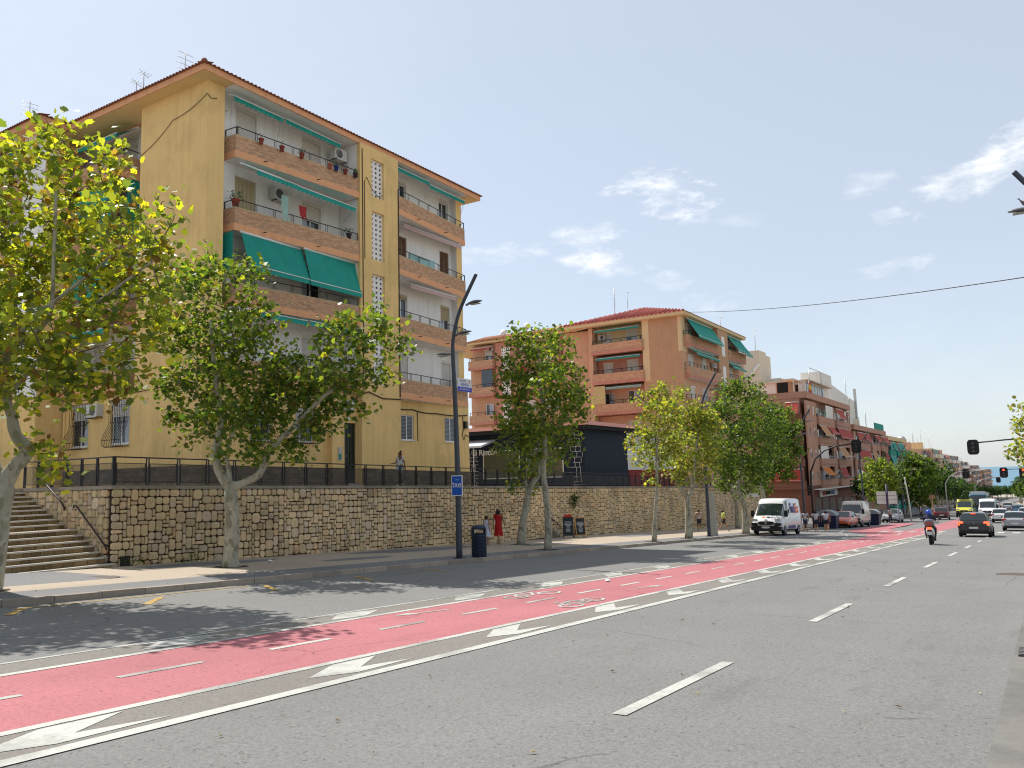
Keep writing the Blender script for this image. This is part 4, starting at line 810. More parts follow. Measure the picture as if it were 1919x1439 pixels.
g = MB(); g.box(WU-.9, WU-.86, 51.1, 52.6, 12.3, 14.4); g.obj('glazed_balcony', [M_GLASS], B2, DO); awning(B2, DO, 42.6, 45, WU-.95, 14.4, .1, 1.5, m=M_AWNR, ax='v', arms=False); awning(B2, DO, 46.5, 47.6, WU-.95, 14.4, .1, 1.2, m=M_AWNR, ax='v', arms=False)
acunit(B2, DO, 46.9, WU, 16.3, ax='v'); acunit(B2, DO, 51.4, WU, 16.6, ax='v')
# street front
for k, zb in enumerate(S2+[5.0]):
    for a, s_ in ((77.6, 'shut'), (81.5, ('open', 'half', 'shut', 'half')[k]), (90.5, 'half')): window(B2, DO, a, a+1.3, zb+.35, zb+2.5, 28.13, s_)
    for a, b in ((76.5, 85.2), (89.2, 94.8)):
        balcony(B2, DO, [(a, 27.6), (b, 27.3)], zb, 28.15, .32, .8, .4, mats=PKM)
g = MB(); g.box(85.5, 88.9, 27.55, 28.15, -3, T2); g.obj('stair_tower', [M_BRWN], B2, DO)
for z0 in (14.6, 11.3, 8.1): g = MB(); g.box(86.6, 87.6, 27.5, 27.56, z0, z0+2.2); g.obj('breeze_block_screen', [M_LATT], B2, DO)
awning(B2, DO, 77.0, 84.8, 27.9, 17.4, 1.2, 1.9, arms=False); awning(B2, DO, 89.6, 92.0, 27.9, 17.4, 1.3, 1.8, arms=False); awning(B2, DO, 92.1, 94.9, 27.9, 17.4, 1.4, 2.0, arms=False)
awning(B2, DO, 77.6, 84.8, 27.9, 14.4, .7, .5, arms=False); awning(B2, DO, 89.4, 94.4, 27.9, 14.3, .7, .6, arms=False); acunit(B2, DO, 84.2, 28.0, 13.1)
g = MB(); g.prism([(75.3, 27.45), (95.6, 27.45), (95.6, 60.5), (84, 60.5), (76.6, 55), (76.6, 42), (75.3, 41)], T2-.02, T2+.3); g.obj('eaves', [M_CREA], B2, DO)
g = MB(); z = T2+.3; g.add([(75.2, 27.35, z), (95.7, 27.35, z), (95.7, 42, z), (75.2, 42, z), (79.5, 33.5, z+1.7), (91, 33.5, z+1.7)], [(0, 1, 5, 4), (1, 2, 5), (2, 3, 4, 5), (3, 0, 4), (0, 3, 2, 1)])
g.tint = .5; rf = g.obj('roof', [M_TILER], B2, DO)
g = MB(); rt = random.Random(8)
for j in range(30):   # barrel tile rows up the flank slope
    t0 = j/30
    v = 27.6+14.2*t0; zt_ = (lambda f: z+.02+1.7*f); top = min(1, (v-27.4)/6.1, (42-v)/8.5); g.tint = rt.random()
    g.tube([(75.25, v, z+.05), (75.25+4.2*top, v, z+.05+1.7*top)], .11, 6)
o = g.obj('tile_courses', [M_TILER], rf); o.location = -DO; o['kind'] = 'stuff'
g = MB(); g.add([(76.5, 41.5, z-.1), (76.5, 55, z-.1), (84, 60, z-.1), (84, 41.5, z-.1), (80.5, 42, z+1.1), (80.5, 54, z+1.1)], [(0, 4, 5, 1), (1, 5, 2), (2, 5, 4, 3), (3, 4, 0), (0, 1, 2, 3)]); rf2 = g.obj('roof', [M_TILEO], B2, DO)
g = MB()
for j in range(34): v = 41.8+13*j/34; g.tint = rt.random(); top = min(1, 1); g.tube([(76.55, v, z-.04), (80.4, v, z-.04+1.15)], .11, 6)
o = g.obj('tile_courses', [M_TILEO], rf2); o.location = -DO; o['kind'] = 'stuff'
for u, v, h_, kd in ((79, 36.6, 4.0, 1), (80, 35.5, 3.6, 0), (94.5, 30, 2.4, 0)): antenna(B2, DO, u, v, z+.3, h_, kd, .035)
g = MB(); g.tube([(77.8, 47.0, z+.2), (77.8, 47.0, z+1.0)], .03, 5); g.lathe([(.02, 0), (.3, .05), (.42, .16)], (77.6, 47, z+1.2), 12, 0, 'x'); g.tube([(77.8, 50.2, z+.2), (77.8, 50.2, z+.8)], .03, 5); g.lathe([(.02, 0), (.3, .05), (.42, .16)], (77.6, 50.2, z+.8), 12, 0, 'x'); g.obj('satellite_dish', [M_WFR], B2, DO)

# ------------------------------------------------------------------ the bar in the gap
RO = Vector((53.0, 27.4, zt(53))); BAR = thing('bar_building', 'low navy blue bar with a pink roof edge and white lettering', 'bar', Wf(*RO), DAZ)
M_NAVY = mat('navy_render', (.008, .016, .032), .7, .25, 3, stain=.2); M_WH = mat('white_render', (.72, .71, .67), .85, .08, 2, streak=.15); M_REDB = mat('red_base', (.26, .025, .02), .8, .15, 2); M_RPNK = mat('pink_tiles', (.72, .36, .30), .8, .15, 4)
z0 = zt(60)-.6; zt5 = 5.35
g = MB(); g.box(53, 60.4, 27.4, 46, z0, zt5, 0); g.box(60.4, 71, 27.4, 46, z0, zt5, 1); g.box(60.4, 71, 27.36, 27.42, z0, 2.35, 2); g.obj('wall', [M_NAVY, M_WH, M_REDB], BAR, RO)
g = MB(); g.prism([(52.2, 26.8), (71.5, 26.8), (71.5, 47), (52.2, 47)], zt5, zt5+.28, 1); g.prism([(52.1, 26.7), (71.6, 26.7), (71.6, 47), (52.1, 47)], zt5+.28, zt5+.55, 0); g.obj('roof', [M_RPNK, M_DARK], BAR, RO)
g = MB(); r = random.Random(3)
zz_ = 1.3
while zz_ < 5.1:
    hh = r.uniform(.2, .42); g.box(52.985, 53.0, 27.45+r.choice([0, .3]), 28.75-r.choice([0, .35]), zz_, zz_+.022); vv_ = 27.5+r.uniform(.1, .4)
    while vv_ < 28.6: g.box(52.983, 52.999, vv_, vv_+.022, zz_+.022, min(5.2, zz_+hh)); vv_ += r.uniform(.3, .6)
    zz_ += hh
zz_ = 1.4
while zz_ < 4.2:
    hh = r.uniform(.2, .4); g.box(52.985, 53.0, 36.9, 37.9, zz_, zz_+.022); vv_ = 36.95+r.uniform(.1, .4)
    while vv_ < 37.8: g.box(52.983, 52.999, vv_, vv_+.022, zz_+.022, zz_+hh); vv_ += r.uniform(.3, .5)
    zz_ += hh
g.obj('painted_stonework', [M_WH], BAR, RO)
for va, vb_, za, zb_ in ((38.6, 40.6, 1.3, 4.1), (29.2, 32.4, 1.9, 4.1), (33.0, 36.4, 1.9, 4.1)):
    g = MB(); g.box(52.96, 52.99, va, vb_, za, zb_); w = g.obj('window', [M_WFR], BAR, RO); g = MB(); g.box(52.94, 52.955, va+.08, vb_-.08, za+.08, zb_-.08); o = g.obj('pane', [mat('bar_glass', (.10, .10, .06), .1, .3, 1.5, spec=.9)], w); o.location = -RO
g = MB(); g.loft([[(52.98, v, 5.0), (51.0, v, 4.45), (51.0, v, 4.30), (52.98, v, 4.85)] for v in (35.2, 45.8)], smooth=False); g.obj('terrace_canopy', [mat('canopy_pale', (.50, .52, .55), .7, .1, 3)], BAR, RO)
g = MB(); [g.tube([(51.2, v, 4.36), (51.2, v, zt(51))], .03, 6) for v in (36.05, 41, 45.7)]; g.obj('canopy_post', [M_WFR], BAR, RO)
t = text_mesh('El Rincón', .62, M_WFR, .01, BAR, 'lettering', (52.93-RO.x, 36.2-RO.y, 3.98-RO.z), (pi/2, 0, -pi/2), .012)
g = MB(); g.box(60.9, 61.4, 27.33, 27.36, 4.2, 4.6); g.obj('window', [M_DARK], BAR, RO)
g = MB(); g.box(66.2, 66.5, 27.1, 27.35, 4.6, 5.1); g.obj('wall_lamp', [M_POLE], BAR, RO)
# ------------------------------------------------------------------ brown terrace of flats further down
M_B3 = mat('render_rust', (.46, .25, .17), .9, .07, 2, streak=.15, stain=.12); M_B3D = mat('render_maroon', (.22, .095, .065), .9, .1, 2); M_BEIG = mat('render_beige', (.60, .52, .41), .9, .05, 1, streak=.1); M_WHT2 = mat('render_pale', (.72, .68, .61), .9, .06, 1.5, streak=.12)
CLUT = [mat('clutter_%d' % i, c, .8) for i, c in enumerate([(.6, .6, .58), (.10, .16, .40), (.45, .06, .05), (.05, .05, .06), (.62, .55, .40), (.14, .30, .16), (.30, .32, .36)])]
def flats(org, label, nf, bays, top, base, awns, fh=2.85, wallm=None, bandm=None, seed=1, depth=12, flank=True, group=None):
    """bays: list of (u0,u1,kind) along the street at v=org.y; floors counted from the top"""
    wallm = wallm or M_B3; bandm = bandm or M_B3; b = thing('apartment_building', label, 'apartment block', Wf(*org), DAZ, group); r = random.Random(seed); U0, U1 = bays[0][0], bays[-1][1]; V = org.y
    g = MB(); g.box(U0, U1, V+.9, V+depth, base-2, top-.9); g.obj('wall', [wallm], b, org)
    g = MB(); g.box(U0, U1, V-.1, V+depth, top-.9, top); g.obj('roof_parapet', [wallm], b, org)
    for i in range(nf):
        zf = top-.9-fh*(i+1)
        for j, (a, c, kind) in enumerate(bays):
            if kind == 'bal':
                g = MB(); g.box(a+.15, c-.15, V-.35, V+.9, zf-.1, zf+.02); s = g.obj('balcony', [bandm], b, org)
                g = MB(); g.wallpath([(a+.15, V+.9), (a+.15, V-.35), (c-.15, V-.35), (c-.15, V+.9)], .12, zf-.35, zf+.85); o = g.obj('parapet', [bandm], s); o.location = -org
                g = MB(); railing(g, [(a+.2, V-.28), (c-.2, V-.28)], zf+.85, .3, .8, .02); o = g.obj('railing', [M_ALU], s); o.location = -org
                w_ = (c-a-1.2)/2
                window(b, org, a+.4, round(a+.4+w_, 1), zf+.1, zf+2.3, V+.86, r.choice(['open', 'half', 'open', 'shut'])); window(b, org, a+.7+w_, round(a+.7+2*w_, 1), zf+.1, zf+2.3, V+.86, r.choice(['open', 'half', 'shut']))
                for q in range(r.randint(2, 5)):
                    g = MB(); wq, hq = r.uniform(.3, .8), r.uniform(.3, 1.1); uq_ = r.uniform(a+.4, c-1.2); g.box(uq_, uq_+wq, V-.2, V-.14, zf+1.0-hq*.1, zf+.95+hq); g.obj('laundry', [r.choice(CLUT)], s).location = -org
                k = awns.get((i, j))
                if k:
                    ms = {'r': M_AWNR, 'o': M_AWNO, 't': M_AWNB, 'g': M_AWN}
                    n_ = len(k); wd = (c-a-.4)/n_
                    for q, ch in enumerate(k):
                        if ch in ms: dr = r.choice([1.1, 1.4, 1.5]); awning(b, org, a+.2+q*wd+.05, a+.2+(q+1)*wd-.05, V-.25, zf+fh-.45, r.choice([.3, .6, .9]), dr, m=ms[ch], arms=False)
                        elif ch == 'w': g = MB(); g.box(a+.2+q*wd, a+.15+(q+1)*wd, V-.3, V-.26, zf+.85, zf+fh-.4); g.obj('side_screen', [M_WHT2], b, org)
            else:
                g = MB(); panel(g, a, c, zf-.35, zf-.35+fh, V, V+.25, [(a+(c-a)/2-.6, a+(c-a)/2+.6, zf+.8, zf+2.1)]); g.obj('wall', [bandm], b, org)
                window(b, org, a+(c-a)/2-.6, a+(c-a)/2+.6, zf+.8, zf+2.1, V+.15, r.choice(['half', 'open', 'shut']))
    return b
V0 = 26.4; U0_ = 119.7; EO = Vector((U0_, V0, zs(119))); zt3 = 13.2
bays = [(119.7, 122.8, 'win'), (122.8, 126, 'win'), (126, 137, 'bal'), (137, 139.5, 'win'), (139.5, 151, 'bal'), (151, 153, 'win')]
E1 = flats(EO, 'rust brown block of flats with red awnings and a rooftop flag, at the street corner', 4, bays, zt3, zs(119), {(0, 2): '-w', (0, 4): 'r-', (1, 2): 'tr', (1, 4): 'rr', (2, 2): 'w-', (2, 4): 't-', (3, 2): 'o-', (3, 4): 'r-'}, 3.15, seed=3)
for i in range(4):
    zf = zt3-.9-3.15*(i+1)
    for a in (V0+1.2, V0+4.6):
        window(E1, EO, a, a+1.4, zf+.1, zf+2.2, U0_-.04, ('open', 'half', 'shut')[(i+int(a)) % 3], ax='v')
    g = MB(); g.box(U0_-1, U0_, V0+.6, V0+8, zf-.1, zf+.02); s = g.obj('balcony', [M_B3], E1, EO); g = MB(); g.wallpath([(U0_, V0+8), (U0_-1, V0+8), (U0_-1, V0+.6), (U0_, V0+.6)], .12, zf-.35, zf+.85); o = g.obj('parapet', [M_B3D], s); o.location = -EO
    if i in (0, 2, 3): awning(E1, EO, V0+.8, V0+(2.6 if i != 3 else 5.6), U0_-.9, zf+2.5, .3 if i == 3 else .7, 1.6, m=M_AWNR, ax='v', arms=False)
g = MB(); g.box(U0_-.1, U0_+.02, V0, V0+14, zt3-.9, zt3-.004); g.box(U0_, 153, V0, V0+.9, zs(125)-2, zs(119)+4.4, 1); g.box(U0_-.05, U0_, V0+.5, V0+13, zs(119)-2, zs(119)+4.4, 1); g.obj('wall', [M_B3, M_B3D], E1, EO)
M_SHOP = mat('shopfront', (.06, .035, .03), .4, .4, 1.2, spec=.5)
for u in (121, 126, 131, 136.5, 142, 147): g = MB(); g.box(u, u+4, V0-.06, V0-.01, zs(u)+.05, zs(u)+2.7); g.obj('shop_window', [M_SHOP], E1, EO)
z_ = zs(126)
g = MB(); g.box(124, 136, V0-.3, V0-.1, z_+2.9, z_+3.9, 0); g.box(125, 127, V0-.34, V0-.3, z_+3.1, z_+3.7, 1); g.box(127.3, 130.6, V0-.34, V0-.3, z_+3.15, z_+3.65, 2); g.box(131.2, 133.4, V0-.34, V0-.3, z_+3.1, z_+3.7, 3); g.obj('shop_sign', [M_WHT2, M_AWNR, M_DARK, M_POTB], E1, EO)
g = MB(); g.box(121, 152, V0-1.2, V0-.06, z_+4.0, z_+4.12); g.obj('shop_canopy', [M_WHT2], E1, EO)
g = MB(); g.box(123.5, 127, V0+3, V0+5, zt3-.2, zt3+2.0, 0); g.box(120.2, 127, V0+1.6, V0+3.2, zt3+1.95, zt3+2.05, 1); [g.box(u, u+.12, V0+1.6, V0+1.7, zt3-.2, zt3+2.0, 1) for u in (120.2, 123.4, 126.8)]; g.box(123.44, 123.5, V0+3.2, V0+4.8, zt3, zt3+1.9, 2); g.obj('penthouse', [M_SALM, M_WHT2, M_DARK], E1, EO)
g = MB(); g.box(129, 145, V0+2, V0+9, zt3-.2, zt3+2.5, 0); g.box(128.5, 145.6, V0+1.2, V0+9.2, zt3+2.5, zt3+2.65, 1); [g.box(129.8+k*1.9, 130.9+k*1.9, V0+1.94, V0+2, zt3+.2, zt3+2.3, 2) for k in range(7)]; g.box(131.2, 132.4, V0+1.9, V0+1.95, zt3+.1, zt3+2.2, 3); g.box(128.94, 129, V0+3, V0+4, zt3, zt3+2, 3); g.obj('penthouse', [M_WHT2, M_BEIG, M_GLASS, M_DARK], E1, EO)
g = MB(); g.tube([(127.6, V0+1, zt3), (127.6, V0+1, zt3+4.3), (136, V0+1, zt3+4.4), (136, V0+1, zt3)], .06, 5); g.obj('roof_frame', [M_ALU], E1, EO)
o = thing('flag', 'red and yellow flag hanging from the roof terrace of the rust brown corner block', 'flag', Wf(121.2, V0-.25, zt3+.3), DAZ); g = MB()
for k, (a, b, m) in enumerate(((0, .35, 0), (.35, 1.05, 1), (1.05, 1.4, 0))): g.loft([[(u*.2, .08*sin(u*.9+s), 1.2-s-.1*u*.2) for u in range(10)] for s in (a, (a+b)/2, b)], k % 2 and 1 or 0, closed=False, cap=False)
g.obj('cloth', [mat('flag_red', (.5, .02, .02), .8), mat('flag_yellow', (.65, .42, .02), .8)], o); g = MB(); g.tube([(0, 0, -.6), (0, 0, 1.4)], .025, 5); g.obj('pole', [M_ALU], o)
EO2 = Vector((153.3, 26.0, zs(153)))
bays = [(153.3, 155, 'win'), (155, 168, 'bal'), (168, 170, 'win'), (170, 180, 'bal'), (180, 182, 'win'), (182, 190.5, 'bal')]
E2 = flats(EO2, 'lower rust brown block with paired red awnings, next down the street', 4, bays, 9.9, zs(160), {(0, 1): 'rr', (0, 3): '-r', (0, 5): 'rr', (1, 1): 'rr', (1, 3): 't-', (1, 5): '-r', (2, 1): 'r-', (2, 3): 'o-'}, 3.1, seed=5)
g = MB(); g.box(154, 165, 28, 35, 9.7, 12.4, 0); g.box(167, 178, 29, 35, 9.7, 12.0, 1); [g.box(155+k*3.2, 156.8+k*3.2, 27.94, 28, 10.0, 11.9, 2) for k in range(3)]; g.obj('penthouse', [M_WHT2, M_BEIG, M_GLASS], E2, EO2)
g = MB(); g.tube([(186, 29, 9.9), (186, 29, 14.5)], .08, 5); g.box(178, 190, 26.2, 26.3, 9.9, 11.3, 1); g.obj('roof_terrace', [M_ALU, M_AWN], E2, EO2)
for u, v, h_, kd in ((172, 31, 5.5, 1), (174, 30, 4.5, 0), (184, 30, 3, 0)): antenna(E2, EO2, u, v, 11.9 if u < 180 else 9.9, h_, kd, .07)
EO3 = Vector((191.0, 25.7, zs(192)))
E3 = flats(EO3, 'block with green awnings and green balcony sheets behind the street trees', 5, [(191, 200, 'bal'), (200, 203, 'win'), (203, 214, 'bal'), (214, 222, 'bal')], 9.0, zs(195), {(0, 0): 'gg', (1, 0): 'gg', (2, 0): 'g-', (0, 2): 'g', (1, 2): '-g', (2, 3): 'g'}, 3.0, wallm=M_CREA, bandm=M_AWN, seed=8)
EO4 = Vector((223.0, 26.5, zs(225))); E4 = flats(EO4, 'small ochre building with a disc sign on its roof', 4, [(223, 232, 'bal'), (232, 236, 'win'), (236, 246, 'bal')], 5.6, zs(230), {(1, 0): 'g'}, 2.9, wallm=M_SALM, bandm=M_CREA, seed=9)
g = MB(); g.tube([(233, 28, 5.6), (233, 28, 8.6)], .07, 5); g.lathe([(.02, 0), (1.0, .05), (1.0, .15), (.02, .2)], (232.8, 28, 9.3), 14, 0, 'x'); g.obj('roof_disc_sign', [M_ALU], E4, EO4)
# beige stair house and white blocks rising behind
FO = Vector((140.0, 38, 5)); FB = thing('apartment_building', 'plain beige tower with an outside stair seen over the pink-brown block', 'apartment block', FO)
g = MB(); g.prism([(136, 38.8), (140, 38.8), (140, 39.7), (146, 39.7), (146, 52), (136, 52)], -3, 22.3); g.obj('wall', [M_BEIG], FB, FO)
g = MB(); g.tube([(135.9, 41.5, 16.8), (135.9, 38.9, 20.0)], .3, 4); g.tube([(135.9, 44, 14.5), (135.9, 41.6, 16.6)], .3, 4); g.obj('outside_stair', [M_WHT2], FB, FO); antenna(FB, FO, 140, 40.5, 22, 4.5, 0, .06)
g = MB(); g.box(135.9, 135.95, 41.6, 44, 18, 21.5); g.box(135.9, 135.95, 46, 48, 13, 21.5); g.obj('recess', [MATS['render_brown']], FB, FO)
GO = Vector((140.0, 36.6, 5)); GB = thing('apartment_building', 'white block with a salmon front, rising behind the rust brown corner block', 'apartment block', GO)
g = MB(); g.box(140, 159, 36.7, 60, -3, 17.5, 0); g.box(140.02, 159.02, 36.6, 36.7, -3, 17.5, 1); g.obj('wall', [M_WHT2, M_SALM], GB, GO); g = MB(); g.box(139.9, 159.1, 36.5, 60, 17.5, 17.75); g.obj('roof_edge', [M_WHT2], GB, GO)
HO = Vector((160.0, 33, 5)); HB = thing('apartment_building', 'windowless white block with a sloping top behind the lower rust brown block', 'apartment block', HO)
g = MB(); g.prism([(159.5, 33), (184, 33), (184, 46), (159.5, 46)], -3, lambda x, y: 18.4-(x-159.5)*.085); g.box(160, 170, 34.5, 38, 15, 20.6); g.obj('wall', [M_WHT2], HB, HO); g = MB(); g.box(183.9, 184.4, 32.6, 33.1, 8, 19.0); g.obj('chimney_pipe', [M_ALU], HB, HO); g = MB(); [g.box(168+k*5, 168.9+k*5, 32.94, 33, 12.3, 13.8) for k in range(2)]; g.obj('window', [M_DARK], HB, HO)
antenna(HB, HO, 181, 34, 15.5, 5.5, 1, .07)

# ------------------------------------------------------------------ long rows of flats far down the avenue
def farblock(u0, u1, v, top, base, wm, label, seed, flip=1, grp=None):
    org = Vector((u0, v, base)); b = thing('apartment_building', label, 'apartment block', Wf(*org), DAZ, grp); r = random.Random(seed); g = MB()
    g.box(u0, u1, v, v+14, base-3, top); g.box(u0+1, u0+r.uniform(4, 7), v+3, v+10, top, top+2.2, 0); g.obj('wall', [wm], b, org)
    n_ = int((top-base)/2.9); fb = MB(); k = 0
    wmesh = MB(); wmesh.box(0, 1.5, -.06, 0, 0, 1.5); wmesh = wmesh.mesh('window', M_SHOP); nb = max(2, int((u1-u0)/4.2)); bm_ = MB(); bw = (u1-u0)/nb; bm_.box(.3, bw-.3, -1.0, 0, 0, 1.15); bms = [bm_.mesh('balcony', m) for m in (wm, M_WHT2, M_SALM, M_B3)]
    aws = []
    for m in (M_AWN, M_AWNR, M_AWNP, M_AWNB): g = MB(); g.quad((.4, 0, 1.3), (bw-.4, 0, 1.3), (bw-.4, -1.0, .2), (.4, -1.0, .2)); g.quad((.4, -1.0, .2), (bw-.4, -1.0, .2), (bw-.4, -1.0, .0), (.4, -1.0, 0)); aws.append(g.mesh('awning', m))
    for i in range(n_):
        z = top-2.9*(i+1)+.2-base; bi = r.randrange(4)
        for j in range(nb):
            if r.random() < .85: inst('balcony', bms[r.choice([bi, bi, 0, 1])], b, (j*bw, 0, z-.2))
            inst('window', wmesh, b, (j*bw+bw*.2, 0, z+.9)); 
            if bw > 4: inst('window', wmesh, b, (j*bw+bw*.58, 0, z+.9))
            if r.random() < .3: inst('awning', r.choice(aws), b, (j*bw, -.2, z+1.3))
    # flank windows
    for i in range(n_):
        for y in (2.5, 6, 9.5):
            if r.random() < .6: g = inst('window', wmesh, b, (-.0, y+1.5, top-2.9*(i+1)+1.1-base), -pi/2)
    return b
FB_ = [(236, 252, 30, 3.6, M_BEIG, 'beige block with a shaded green awning beyond the dark street trees'), (266, 292, 30, 7.4, M_SALM, 'salmon block with many aerials on its flat roof, far down the avenue'), (293, 322, 30, 8.0, M_CREA, 'tall ochre block with rows of balconies, far down the avenue'), (323, 350, 30, 6.6, M_WHT2, 'pale block next beyond the tall ochre one, far down the avenue'),
       (351, 392, 30, 6.4, M_SALM, 'salmon block with mixed coloured balconies, in the middle of the far row'), (393, 440, 30, 4.2, M_WHT2, 'white block two before the end of the far row'), (441, 520, 30, 2.6, M_B3, 'reddish block just before the end of the far row'), (521, 640, 30, .2, M_SALM, 'last block of the far row, beside the strip of sea')]
for i, (a, b, v, tp, wm, lb) in enumerate(FB_):
    v = 30.4-.0125*a
    o = farblock(a, b, v, tp, zr((a+b)/2), wm, lb, i+20, grp='flats in the far row')
    if i in (1, 2, 3):
        oo = Vector((a, v, zr((a+b)/2)))
        for k in range(3 if i > 1 else 5): antenna(o, oo, a+2+k*4.5, v+4+2*(k % 2), tp, random.uniform(3.5, 7), k % 2, .06)
